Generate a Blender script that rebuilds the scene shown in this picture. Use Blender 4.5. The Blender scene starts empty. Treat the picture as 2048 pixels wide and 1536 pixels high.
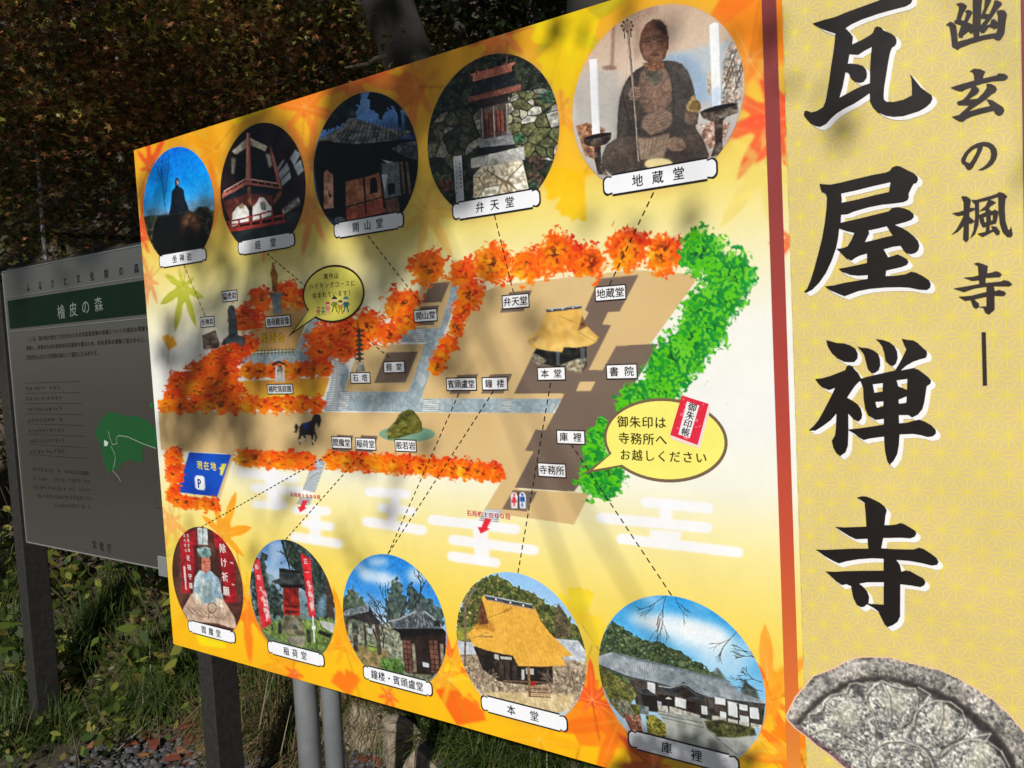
import bpy, bmesh, math, random
import numpy as np
from mathutils import Vector, Matrix, geometry
R = math.radians
scene = bpy.context.scene
col = scene.collection

# ---------------------------------------------------------------- camera
CAM = np.array([1.94604, -1.21130, 1.29041])
CR = np.array([[0.84004332, 0.01352039, 0.54235083],
               [0.53992047, 0.07689851, -0.83819598],
               [-0.05303871, 0.99694725, 0.05729814]])      # camera -> world
FPX = 1524.31                                                 # focal length for a 2048 px wide picture
cam = bpy.data.cameras.new('camera')
cam.sensor_width = 36.0
cam.lens = FPX / 2048 * 36.0
cam.clip_start = 0.02
cam.clip_end = 400
camo = bpy.data.objects.new('camera', cam)
col.objects.link(camo)
camo.matrix_world = Matrix([[CR[0][0], CR[0][1], CR[0][2], CAM[0]], [CR[1][0], CR[1][1], CR[1][2], CAM[1]],
                            [CR[2][0], CR[2][1], CR[2][2], CAM[2]], [0, 0, 0, 1]])
scene.camera = camo
cam.dof.use_dof = True
cam.dof.focus_distance = 1.72
cam.dof.aperture_fstop = 9.0

# ---------------------------------------------------------------- light
SUN_TO = np.array([0.31493, -0.79126, 0.52414])              # from the board towards the sun
SUN_TO = SUN_TO / np.linalg.norm(SUN_TO)
sun_el = math.asin(SUN_TO[2])
world = bpy.data.worlds.new('World')
scene.world = world
world.use_nodes = True
wn = world.node_tree
sky = wn.nodes.new('ShaderNodeTexSky')
sky.sky_type = 'NISHITA'
sky.sun_disc = False
sky.sun_elevation = sun_el
sky.sun_rotation = math.atan2(SUN_TO[0], SUN_TO[1])
sky.altitude = 200
sky.air_density = 1.0
sky.dust_density = 0.6
bg = wn.nodes['Background']
bg.inputs['Strength'].default_value = 0.05
wn.links.new(sky.outputs[0], bg.inputs[0])
sl = bpy.data.lights.new('sun', 'SUN')
sl.energy = 5.0
sl.angle = R(0.53)
sl.color = (1.0, 0.972, 0.925)
so = bpy.data.objects.new('sun', sl)
col.objects.link(so)
so.rotation_euler = Vector(SUN_TO).to_track_quat('Z', 'Y').to_euler()
so.location = (4, -8, 7)
vs = scene.view_settings
vs.view_transform = 'Standard'
vs.look = 'None'
vs.gamma = 1
vs.use_curve_mapping = False
vs.exposure = -0.15
scene.cycles.max_bounces = 6

# ---------------------------------------------------------------- helpers
def tag(o, label=None, cat=None, group=None, kind=None):
    if label: o['label'] = label
    if cat: o['category'] = cat
    if group: o['group'] = group
    if kind: o['kind'] = kind
    return o

def empty(name, loc=(0, 0, 0)):
    o = bpy.data.objects.new(name, None)
    col.objects.link(o)
    o.location = loc
    return o

def link_mesh(name, me, parent=None, mat=None):
    o = bpy.data.objects.new(name, me)
    col.objects.link(o)
    if parent:
        o.parent = parent
        # thing empties sit at their base; meshes are built in world space, so undo the offset
        off = Vector(parent.location)
        p = parent.parent
        while p:
            off += Vector(p.location)
            p = p.parent
        o.location = -off
    if mat and not me.materials:
        me.materials.append(mat)
    return o

def mesh_from(name, verts, faces, smooth=False):
    me = bpy.data.meshes.new(name)
    me.from_pydata([tuple(v) for v in verts], [], faces)
    if smooth:
        me.polygons.foreach_set('use_smooth', [True] * len(me.polygons))
    me.update()
    return me

def fast_mesh(name, V, F, smooth=False):
    """V (n,3) float, F (m,k) int, all faces of k corners"""
    V = np.asarray(V, np.float32)
    F = np.asarray(F, np.int32)
    me = bpy.data.meshes.new(name)
    me.vertices.add(len(V))
    me.vertices.foreach_set('co', V.ravel())
    k = F.shape[1]
    me.loops.add(F.size)
    me.loops.foreach_set('vertex_index', F.ravel())
    me.polygons.add(len(F))
    me.polygons.foreach_set('loop_start', np.arange(0, F.size, k, dtype=np.int32))
    if smooth:
        me.polygons.foreach_set('use_smooth', np.ones(len(F), bool))
    me.update(calc_edges=True)
    return me

def set_col(me, cols):
    """cols (n_verts,3) linear colours"""
    at = me.color_attributes.new('Col', 'FLOAT_COLOR', 'POINT')
    c4 = np.ones((len(me.vertices), 4), np.float32)
    c4[:, :3] = cols
    at.data.foreach_set('color', c4.ravel())

def lin(c):
    c = np.asarray(c, np.float32) / 255.0
    return np.where(c <= 0.04045, c / 12.92, ((c + 0.055) / 1.055) ** 2.4)

def new_mat(name):
    m = bpy.data.materials.new(name)
    m.use_nodes = True
    nt = m.node_tree
    return m, nt, nt.nodes['Principled BSDF']

def simple_mat(name, c, rough=0.6, metal=0.0, spec=0.5, noise=None, bump=None, scale=30.0):
    m, nt, b = new_mat(name)
    b.inputs['Base Color'].default_value = (*c, 1)
    b.inputs['Roughness'].default_value = rough
    b.inputs['Metallic'].default_value = metal
    b.inputs['Specular IOR Level'].default_value = spec
    if noise or bump:
        tc = nt.nodes.new('ShaderNodeTexCoord')
        nz = nt.nodes.new('ShaderNodeTexNoise')
        nz.inputs['Scale'].default_value = scale
        nz.inputs['Detail'].default_value = 6
        nt.links.new(tc.outputs['Object'], nz.inputs['Vector'])
        if noise:
            cr = nt.nodes.new('ShaderNodeValToRGB')
            cr.color_ramp.elements[0].position = 0.3
            cr.color_ramp.elements[1].position = 0.7
            cr.color_ramp.elements[0].color = (*c, 1)
            cr.color_ramp.elements[1].color = (*noise, 1)
            nt.links.new(nz.outputs['Fac'], cr.inputs['Fac'])
            nt.links.new(cr.outputs['Color'], b.inputs['Base Color'])
        if bump:
            bp = nt.nodes.new('ShaderNodeBump')
            bp.inputs['Strength'].default_value = bump
            bp.inputs['Distance'].default_value = 0.02
            nt.links.new(nz.outputs['Fac'], bp.inputs['Height'])
            nt.links.new(bp.outputs['Normal'], b.inputs['Normal'])
    return m

def box(bm, x0, x1, y0, y1, z0, z1):
    vs_ = [bm.verts.new(p) for p in ((x0, y0, z0), (x1, y0, z0), (x1, y1, z0), (x0, y1, z0), (x0, y0, z1), (x1, y0, z1), (x1, y1, z1), (x0, y1, z1))]
    for f in ((0, 3, 2, 1), (4, 5, 6, 7), (0, 1, 5, 4), (1, 2, 6, 5), (2, 3, 7, 6), (3, 0, 4, 7)):
        bm.faces.new([vs_[i] for i in f])

def box_obj(name, parent, mat, dims, bevel=0.0):
    bm = bmesh.new()
    box(bm, *dims)
    if bevel:
        bmesh.ops.bevel(bm, geom=bm.edges[:], offset=bevel, segments=2, affect='EDGES', profile=0.5)
    me = bpy.data.meshes.new(name)
    bm.to_mesh(me)
    bm.free()
    return link_mesh(name, me, parent, mat)

def tube_mesh(name, pts, radii, seg=8, cap=True):
    pts = [Vector(p) for p in pts]
    V, F = [], []
    prev = None
    for i, p in enumerate(pts):
        d = (pts[min(i + 1, len(pts) - 1)] - pts[max(i - 1, 0)]).normalized()
        a = d.orthogonal().normalized() if prev is None else (prev - d * prev.dot(d)).normalized()
        prev = a
        b = d.cross(a)
        for k in range(seg):
            t = 2 * math.pi * k / seg
            V.append(p + (a * math.cos(t) + b * math.sin(t)) * radii[i])
    n = len(pts)
    for i in range(n - 1):
        for k in range(seg):
            k2 = (k + 1) % seg
            F.append((i * seg + k, i * seg + k2, (i + 1) * seg + k2, (i + 1) * seg + k))
    if cap:
        F.append(tuple(range(seg - 1, -1, -1)))
        F.append(tuple((n - 1) * seg + k for k in range(seg)))
    return V, F
# ================================================================ the printed board: measuring tools
def rays(P):
    P = np.asarray(P, float).reshape(-1, 2)
    d = np.stack([P[:, 0] - 1024, -(P[:, 1] - 768), np.full(len(P), -FPX)], 1)
    return d @ CR.T

def B(P):
    """survey of the sign: picture measurements -> (x, z) on the plane of the board (y = 0)"""
    r = rays(P)
    t = -CAM[1] / r[:, 1]
    return np.stack([CAM[0] + t * r[:, 0], CAM[2] + t * r[:, 2]], 1)

def at_depth(p, y):
    r = rays([p])[0]
    return CAM + r * ((y - CAM[1]) / r[1])

def B1(x, y):
    return B([(x, y)])[0]

def fr(x0, y0, s):
    """notes were taken on enlarged crops: corner and enlargement -> picture measurements"""
    def f(*v):
        a = np.asarray(v, float).reshape(-1, 2)
        return a / s + np.array([x0, y0])
    return f
M1 = fr(300, 450, 4.096); M2 = fr(700, 450, 4.096); M3 = fr(1100, 400, 4.096)
M4 = fr(300, 780, 4.096); M5 = fr(700, 780, 4.096); M6 = fr(1100, 740, 4.096)
PX = fr(0, 0, 1.0)

LAY = 0.00035
def ly(n):
    return -0.001 - LAY * n

# one ink material for everything that is printed; the ink colour sits on the mesh
ink, nt, bs = new_mat('printed_vinyl')
ca = nt.nodes.new('ShaderNodeVertexColor')
ca.layer_name = 'Col'
tc = nt.nodes.new('ShaderNodeTexCoord')
nz = nt.nodes.new('ShaderNodeTexNoise')
nz.inputs['Scale'].default_value = 9.0
nz.inputs['Detail'].default_value = 8
nz.inputs['Roughness'].default_value = 0.7
nt.links.new(tc.outputs['Object'], nz.inputs['Vector'])
mr = nt.nodes.new('ShaderNodeMapRange')
mr.inputs[1].default_value = 0.3; mr.inputs[2].default_value = 0.7
mr.inputs[3].default_value = 0.30; mr.inputs[4].default_value = 0.42
nt.links.new(nz.outputs['Fac'], mr.inputs[0])
nt.links.new(mr.outputs[0], bs.inputs['Roughness'])
hs = nt.nodes.new('ShaderNodeMix'); hs.data_type = 'RGBA'; hs.blend_type = 'MULTIPLY'
mr2 = nt.nodes.new('ShaderNodeMapRange')
mr2.inputs[1].default_value = 0.35; mr2.inputs[2].default_value = 0.65
mr2.inputs[3].default_value = 0.93; mr2.inputs[4].default_value = 1.0
nt.links.new(nz.outputs['Fac'], mr2.inputs[0])
hs.inputs[0].default_value = 1.0
nt.links.new(ca.outputs['Color'], hs.inputs[6])
nt.links.new(mr2.outputs[0], hs.inputs[7])
# dried specks and smears of dirt on the film
vz = nt.nodes.new('ShaderNodeTexVoronoi'); vz.inputs['Scale'].default_value = 26
nt.links.new(tc.outputs['Object'], vz.inputs['Vector'])
sp = nt.nodes.new('ShaderNodeMapRange'); sp.inputs[1].default_value = 0.012; sp.inputs[2].default_value = 0.03
nt.links.new(vz.outputs['Distance'], sp.inputs[0])
nz2 = nt.nodes.new('ShaderNodeTexNoise'); nz2.inputs['Scale'].default_value = 3.1
nt.links.new(tc.outputs['Object'], nz2.inputs['Vector'])
sg = nt.nodes.new('ShaderNodeMath'); sg.operation = 'GREATER_THAN'; sg.inputs[1].default_value = 0.52
nt.links.new(nz2.outputs['Fac'], sg.inputs[0])
inv = nt.nodes.new('ShaderNodeMath'); inv.operation = 'SUBTRACT'; inv.inputs[0].default_value = 1.0
nt.links.new(sp.outputs[0], inv.inputs[1])
sm = nt.nodes.new('ShaderNodeMath'); sm.operation = 'MULTIPLY'
nt.links.new(inv.outputs[0], sm.inputs[0]); nt.links.new(sg.outputs[0], sm.inputs[1])
sm2 = nt.nodes.new('ShaderNodeMath'); sm2.operation = 'MULTIPLY'; sm2.inputs[1].default_value = 0.55
nt.links.new(sm.outputs[0], sm2.inputs[0])
dm = nt.nodes.new('ShaderNodeMix'); dm.data_type = 'RGBA'
nt.links.new(sm2.outputs[0], dm.inputs[0])
nt.links.new(hs.outputs[2], dm.inputs[6])
dm.inputs[7].default_value = (0.09, 0.07, 0.05, 1)
nt.links.new(dm.outputs[2], bs.inputs['Base Color'])
bs.inputs['Specular IOR Level'].default_value = 0.35

INK = 0.80          # how much light full white print gives back
rng = np.random.default_rng(7)

def flat(name, polys, layer, colour, parent, boost=1.0):
    """polys: list of lists of rings in board (x,z); the first ring is the outline, others are holes"""
    V, F = [], []
    for k, rings in enumerate(polys):
        base = len(V)
        rr = [[Vector((p[0], p[1], 0)) for p in ring] for ring in rings]
        tri = geometry.tessellate_polygon(rr)
        y = ly(layer) - 0.00002 * (k % 9)
        for ring in rings:
            V += [(p[0], y, p[1]) for p in ring]
        F += [tuple(base + i for i in t) for t in tri]
    V = np.array(V); F = np.array(F)
    # face the viewer
    a, b, c = V[F[:, 0]], V[F[:, 1]], V[F[:, 2]]
    nrm = np.cross(b - a, c - a)[:, 1]
    F[nrm > 0] = F[nrm > 0][:, ::-1]
    me = fast_mesh(name, V, F)
    cc = np.minimum(lin(colour) * INK * boost, 0.86)
    set_col(me, np.tile(cc, (len(V), 1)))
    me.materials.append(ink)
    return link_mesh(name, me, parent)

_gl = {}
def glyph(ch, bold):
    k = (ch, bold)
    if k not in _gl:
        cu = bpy.data.curves.new('g', 'FONT')
        cu.body = ch
        cu.size = 1.0
        cu.offset = bold
        cu.resolution_u = 3
        o = bpy.data.objects.new('g', cu)
        col.objects.link(o)
        bpy.context.view_layer.update()
        me = bpy.data.meshes.new_from_object(o.evaluated_get(bpy.context.evaluated_depsgraph_get()))
        me.calc_loop_triangles()
        V = np.array([v.co[:2] for v in me.vertices]).reshape(-1, 2)
        F = np.array([t.vertices for t in me.loop_triangles]).reshape(-1, 3)
        bpy.data.objects.remove(o)
        bpy.data.curves.remove(cu)
        bpy.data.meshes.remove(me)
        _gl[k] = (V, F)
    return _gl[k]

def letters(name, items, layer, colour, parent, bold=0.012, boost=1.0, yplane=None, each=False):
    """items: (char, x, z, size_x, size_z, angle); struck more than once for weight"""
    if each:
        return [letters('character', [it_], layer, colour, parent, bold, boost, yplane) for it_ in items]
    Vs, Fs, Ys, n = [], [], [], 0
    for (ch, x, z, sx, sz, ang), sh, dy in [(it_, s2, 0.00004 * q2) for it_ in items for q2, s2 in enumerate(((-bold, -bold * .5), (bold, bold * .5), (0, 0)))]:
        V, F = glyph(ch, 0.0)
        if len(V) == 0:
            continue
        if ord(ch) > 255:
            cx_, cz_ = 0.5, 0.36      # centre of the full-width em box
        else:
            cx_, cz_ = V[:, 0].mean(), 0.36
        q = (V - np.array([cx_, cz_]) + np.array(sh)) * np.array([sx, sz])
        ca_, sa_ = math.cos(ang), math.sin(ang)
        Q = np.stack([x + q[:, 0] * ca_ - q[:, 1] * sa_, z + q[:, 0] * sa_ + q[:, 1] * ca_], 1)
        Vs.append(Q); Fs.append(F + n); n += len(Q); Ys.append(np.full(len(Q), dy))
    V2 = np.concatenate(Vs); F = np.concatenate(Fs)
    y = ly(layer) if yplane is None else yplane
    V = np.stack([V2[:, 0], y - np.concatenate(Ys), V2[:, 1]], 1)
    a, b, c = V[F[:, 0]], V[F[:, 1]], V[F[:, 2]]
    nrm = np.cross(b - a, c - a)[:, 1]
    F[nrm > 0] = F[nrm > 0][:, ::-1]
    me = fast_mesh(name, V, F)
    set_col(me, np.tile(np.minimum(lin(colour) * INK * boost, 0.86), (len(V), 1)))
    me.materials.append(ink)
    return link_mesh(name, me, parent)

def row(body, pl, pr, hpx, fit=1.0):
    """a row of characters filling the stretch from pl to pr (picture), hpx tall"""
    a, b = B([pl])[0], B([pr])[0]
    mid = ((pl[0] + pr[0]) / 2, (pl[1] + pr[1]) / 2)
    h = B1(mid[0], mid[1] - hpx / 2)[1] - B1(mid[0], mid[1] + hpx / 2)[1]
    n = len(body)
    ang = math.atan2(b[1] - a[1], b[0] - a[0])
    L = np.hypot(*(b - a))
    out = []
    for i, ch in enumerate(body):
        if ch == ' ':
            continue
        p = a + (b - a) * ((i + 0.5) / n)
        sx_ = min(h, L / n * 1.02) * fit if L / n < h * 1.6 else h
        out.append((ch, p[0], p[1], sx_ * (1.5 if ch in '01' else 1), h, ang))
    return out

def rect(cx, cy, w, h):
    """upright rectangle on the board from picture centre and picture size"""
    c = B1(cx, cy)
    hx = abs(B1(cx + w / 2, cy)[0] - B1(cx - w / 2, cy)[0]) / 2
    hz = abs(B1(cx, cy - h / 2)[1] - B1(cx, cy + h / 2)[1]) / 2
    return c[0], c[1], hx, hz

# ---------------------------------------------------------------- painter for the picture areas of the print
def blur(a, s):
    if s < 0.3:
        return a
    h, w = a.shape
    p = int(3 * s) + 1
    ap = np.pad(a, p, mode='edge')
    fy = np.fft.fftfreq(ap.shape[0])[:, None]; fx = np.fft.rfftfreq(ap.shape[1])[None, :]
    g = np.exp(-2 * (math.pi * s) ** 2 * (fx * fx + fy * fy))
    return np.fft.irfft2(np.fft.rfft2(ap) * g, s=ap.shape)[p:p + h, p:p + w]

def noise(h, w, s, seed=0):
    """smooth noise with feature size s cells, spread evenly over 0..1"""
    r_ = np.random.default_rng(seed)
    a = blur(r_.standard_normal((h, w)), s)
    a = (a - a.mean()) / (a.std() + 1e-9)
    return 0.5 * (1 + np.tanh(0.8 * a * (1 + 0.04 * a * a)))

class Canvas:
    def __init__(s, name, xs, zs):
        s.name = name; s.xs = np.asarray(xs); s.zs = np.asarray(zs)       # zs runs from top to bottom
        s.h, s.w = len(zs), len(xs)
        s.C = np.zeros((s.h, s.w, 3), np.float32)
        s.seed = 1
    def ij(s, P):
        b = B(P)
        return s.bij(b)
    def bij(s, b):
        i = np.interp(b[:, 0], s.xs, np.arange(s.w))
        lo = b[:, 0] < s.xs[0]; hi = b[:, 0] > s.xs[-1]
        i[lo] = (b[lo, 0] - s.xs[0]) / (s.xs[1] - s.xs[0])
        i[hi] = s.w - 1 + (b[hi, 0] - s.xs[-1]) / (s.xs[-1] - s.xs[-2])
        j = (s.zs[0] - b[:, 1]) / (s.zs[0] - s.zs[-1]) * (s.h - 1)
        return np.stack([i, j], 1)
    def mask(s, P, soft=0.0, board=False):
        q = s.bij(np.asarray(P, float)) if board else s.ij(P)
        m = 2 + int(3 * soft)
        i0 = max(int(q[:, 0].min()) - m, 0); i1 = min(int(q[:, 0].max()) + m + 1, s.w)
        j0 = max(int(q[:, 1].min()) - m, 0); j1 = min(int(q[:, 1].max()) + m + 1, s.h)
        if i1 <= i0 or j1 <= j0:
            return None
        acc = np.zeros((j1 - j0, i1 - i0), np.float32)
        n = len(q)
        for ox, oy in ((-.25, -.25), (.25, -.25), (-.25, .25), (.25, .25)):
            X, Y = np.meshgrid(np.arange(i0, i1) + ox, np.arange(j0, j1) + oy)
            ins = np.zeros(X.shape, bool)
            for k in range(n):
                x0, y0 = q[k]; x1, y1 = q[(k + 1) % n]
                if y0 == y1:
                    continue
                c_ = ((y0 > Y) != (y1 > Y)) & (X < (x1 - x0) * (Y - y0) / (y1 - y0) + x0)
                ins ^= c_
            acc += ins
        acc /= 4
        if soft:
            acc = blur(acc, soft)
        return (slice(j0, j1), slice(i0, i1)), acc
    def put(s, sl, al, colr, sc=3.0):
        if isinstance(colr, list):                # several inks scattered through each other
            s.seed += 1
            h, w = al.shape
            cc = np.asarray(colr, np.float32)
            paint = np.zeros((h, w, 3), np.float32); tot = np.full((h, w, 1), 1e-6, np.float32)
            fine = noise(h, w, max(sc * 0.4, 0.6), s.seed + 500)
            for q in range(len(colr)):
                wq = np.exp(5.0 * (noise(h, w, sc, s.seed * 31 + q * 7) + 0.5 * noise(h, w, max(sc * .45, .6), s.seed * 17 + q * 5 + 3)))[..., None]
                paint += cc[q] * wq; tot += wq
            amp = float(np.clip(np.abs(cc - cc.mean(0)).max() / 45, .12, 1)) * .28
            paint = paint / tot * (1 - amp / 2 + amp * fine)[..., None]
        elif callable(colr):
            paint = colr(s, sl)
        else:
            paint = np.asarray(colr, np.float32)
        s.C[sl] = s.C[sl] * (1 - al[..., None]) + paint * al[..., None]
    def crowns(s, P, n, r0, r1, cols, seed=1):
        """tree tops seen from afar: many small round crowns, light above, dark below"""
        r_ = np.random.default_rng(seed)
        P = np.asarray(P, float)
        pts = []
        while len(pts) < n:
            q = r_.uniform(P.min(0), P.max(0))
            ins = False
            for k in range(len(P)):
                a, b = P[k], P[(k + 1) % len(P)]
                if (a[1] > q[1]) != (b[1] > q[1]) and q[0] < (b[0] - a[0]) * (q[1] - a[1]) / (b[1] - a[1]) + a[0]: ins = not ins
            if ins: pts.append(q)
        for q in sorted(pts, key=lambda v: v[1]):
            r = r_.uniform(r0, r1); c = np.array(cols[r_.integers(0, len(cols))], float) * r_.uniform(.8, 1.2)
            s.ell(q, r, r * r_.uniform(.8, 1.1), tuple(c * .55), .9, .5)
            s.ell(q + [-.18 * r, -.28 * r], r * .72, r * .6, tuple(c), .8, .7)
            s.ell(q + [-.3 * r, -.45 * r], r * .35, r * .3, tuple(np.minimum(c * 1.45, 255)), .6, .5)
    def poly(s, P, colr, a=1.0, soft=0.0, sc=3.0, board=False, rag=0.0):
        r = s.mask(P, max(soft, rag), board)
        if r is not None and rag:
            h_, w_ = r[1].shape
            s.seed += 1
            r = (r[0], np.clip((r[1] - .5 + .75 * (noise(h_, w_, rag * .55, s.seed * 13) - .5)) * 6 + .5, 0, 1) * (r[1] > .02))
        if r is not None:
            s.put(r[0], r[1] * a, colr, sc)
    def all(s, colr, sc=3.0):
        s.put((slice(0, s.h), slice(0, s.w)), np.ones((s.h, s.w), np.float32), colr, sc)
    def ell(s, c, rx, ry, colr, a=1.0, soft=0.0, sc=3.0, rot=0.0):
        t = np.linspace(0, 2 * math.pi, 28, endpoint=False)
        x, y = rx * np.cos(t), ry * np.sin(t)
        P = np.stack([c[0] + x * math.cos(rot) - y * math.sin(rot), c[1] + x * math.sin(rot) + y * math.cos(rot)], 1)
        s.poly(P, colr, a, soft, sc)
    def line(s, P, wpx, colr, a=1.0, soft=0.0):
        P = np.asarray(P, float).reshape(-1, 2)
        for k in range(len(P) - 1):
            d = P[k + 1] - P[k]
            L = np.hypot(*d)
            if L < 1e-6: continue
            n = np.array([-d[1], d[0]]) / L * wpx / 2
            e = d / L * wpx * 0.3
            s.poly([P[k] + n - e, P[k + 1] + n + e, P[k + 1] - n + e, P[k] - n - e], colr, a, soft)
    def bar(s, p0, p1, th, colr, a=1.0, soft=0.0):
        """round-ended bar"""
        p0, p1 = np.array(p0, float), np.array(p1, float)
        d = (p1 - p0) / np.hypot(*(p1 - p0)); n = np.array([-d[1], d[0]])
        t = np.linspace(-math.pi / 2, math.pi / 2, 9)
        P = [p1 + (d * math.cos(k) + n * math.sin(k)) * th / 2 for k in t] + [p0 + (-d * math.cos(k) - n * math.sin(k)) * th / 2 for k in t]
        s.poly(P, colr, a, soft)
    def twigs(s, p, ang, L, w, colr, depth, seed, spread=0.55, a=1.0):
        r_ = random.Random(seed)
        def rec(p, ang, L, w, d):
            q = (p[0] + L * math.cos(ang), p[1] + L * math.sin(ang))
            mid = ((p[0] + q[0]) / 2 + r_.uniform(-.06, .06) * L, (p[1] + q[1]) / 2 + r_.uniform(-.06, .06) * L)
            s.line([p, mid, q], w, colr, a)
            if d:
                for k in range(r_.choice((2, 2, 3))):
                    f = r_.uniform(.5, 1)
                    rec((p[0] + (q[0] - p[0]) * f, p[1] + (q[1] - p[1]) * f), ang + r_.uniform(-spread, spread), L * r_.uniform(.55, .85), max(w * .68, .7), d - 1)
        rec(p, ang, L, w, depth)
    def build(s, layer, parent, boost=1.0, circle=None, zmin=None):
        X, Z = np.meshgrid(s.xs, s.zs)
        idx = np.arange(s.h * s.w).reshape(s.h, s.w)
        F = np.stack([idx[:-1, :-1], idx[1:, :-1], idx[1:, 1:], idx[:-1, 1:]], -1).reshape(-1, 4)
        X = X.ravel().copy(); Z = Z.ravel().copy()
        C = np.minimum(lin(np.clip(s.C, 0, 255)).reshape(-1, 3) * INK * boost, 0.84)
        if circle is not None:
            cx_, cz_, r_ = circle
            d = np.hypot(X - cx_, Z - cz_)
            fc = np.hypot(X[F].mean(1) - cx_, Z[F].mean(1) - cz_)
            cell = max(s.xs[1] - s.xs[0], abs(s.zs[1] - s.zs[0]))
            F = F[(fc < r_ + cell * 0.3) & (Z[F].mean(1) > (zmin if zmin else -9))]
            o = d > r_
            X[o] = cx_ + (X[o] - cx_) * r_ / d[o]; Z[o] = cz_ + (Z[o] - cz_) * r_ / d[o]
            used, invx = np.unique(F, return_inverse=True)
            F = invx.reshape(-1, 4)
            X, Z, C = X[used], Z[used], C[used]
        me = fast_mesh(s.name, np.stack([X, np.full(len(X), ly(layer)), Z], 1), F)
        set_col(me, C)
        me.materials.append(ink)
        return link_mesh(s.name, me, parent)

def cols_px(x0, x1, step, y=768):
    n = max(int((x1 - x0) / step), 4)
    return B(np.stack([np.linspace(x0, x1, n), np.full(n, y)], 1))[:, 0]
# ================================================================ temple map sign
BW, BZ0, BZ1 = 2.025, 0.50, 1.85
GROUND = -0.36
sign = empty('temple_map_sign', (1.0, 0.02, GROUND))
tag(sign, 'large yellow temple map signboard with round photos and big black brush lettering', 'signboard')
alu = simple_mat('board_aluminium', (0.55, 0.55, 0.55), 0.4, 0.6)
pipe_mat = simple_mat('galvanised_pipe', (0.34, 0.36, 0.37), 0.42, 0.55, noise=(0.27, 0.29, 0.30), bump=0.05, scale=22)
box_obj('board', sign, alu, (0.0, BW, -0.0009, 0.018, BZ0, BZ1), 0.0)
for zz in (0.72, 1.62):
    box_obj('rear_rail', sign, pipe_mat, (0.08, BW - 0.08, 0.019, 0.068, zz - 0.02, zz + 0.02), 0.003)
for x_, y_, r_, z1 in ((0.408, 0.10, 0.0303, 1.80), (1.55, 0.10, 0.0303, 1.80), (0.17, 0.40, 0.0303, 1.2), (1.31, 0.40, 0.0303, 1.2)):
    bm = bmesh.new()
    bmesh.ops.create_cone(bm, cap_ends=True, segments=28, radius1=r_, radius2=r_, depth=z1 - GROUND + 0.25)
    for v in bm.verts: v.co += Vector((x_, y_, (z1 + GROUND - 0.25) / 2))
    for f in bm.faces: f.smooth = len(f.verts) == 4
    me = bpy.data.meshes.new('post'); bm.to_mesh(me); bm.free()
    link_mesh('post', me, sign, pipe_mat)
for xa, xb in ((0.408, 0.17), (1.55, 1.31)):
    V, F = tube_mesh('brace', [(xa, 0.128, 1.1), (xb, 0.372, 1.1)], [0.018, 0.018], 10)
    link_mesh('brace', mesh_from('brace', V, F, True), sign, pipe_mat)

# ---- background print
def base_colour(xg, zg):  # mid whites hold painted glare, top oranges some painted shade
    stops = [(0.40, (255, 186, 0)), (0.56, (255, 196, 14)), (0.66, (254, 206, 50)), (0.80, (252, 224, 102)), (0.93, (252, 238, 165)),
             (1.03, (250, 248, 228)), (1.14, (250, 250, 246)), (1.30, (250, 249, 240)), (1.42, (249, 240, 190)), (1.53, (248, 226, 120)), (1.64, (248, 198, 62)),
             (1.76, (248, 182, 40)), (1.90, (248, 176, 30))]
    zz = np.array([s_[0] for s_ in stops])
    out = np.stack([np.interp(zg, zz, [s_[1][k] for s_ in stops]) for k in range(3)], -1)
    return out

def maple(c, r, rot, lobes=7, slim=0.30):
    """outline of a maple leaf on the board (x,z), lobes of unequal length"""
    pts = []
    half = lobes // 2
    for k in range(-half, half + 1):
        ang = rot + k * (math.pi * 1.55 / (lobes - 1))
        L = r * (1.0 - 0.11 * abs(k) ** 1.5)
        wdt = slim
        pts.append((ang - wdt * 0.95, L * 0.33))
        pts.append((ang - wdt * 0.62, L * 0.58))
        pts.append((ang - wdt * 0.28, L * 0.82))
        pts.append((ang, L))
        pts.append((ang + wdt * 0.28, L * 0.82))
        pts.append((ang + wdt * 0.62, L * 0.58))
        pts.append((ang + wdt * 0.95, L * 0.33))
    return np.array([(c[0] + q * math.cos(a), c[1] + q * math.sin(a)) for a, q in pts])

def ginkgo(c, r, rot):
    t = np.linspace(-0.95, 0.95, 19)
    e = r * (1 + 0.05 * np.sin(t * 23)) * np.where(np.abs(t) < 0.08, 0.72, 1.0)
    P = [(c[0], c[1])] + [(c[0] + a * math.cos(rot + b), c[1] + a * math.sin(rot + b)) for a, b in zip(e, t)]
    return np.array(P)

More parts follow.
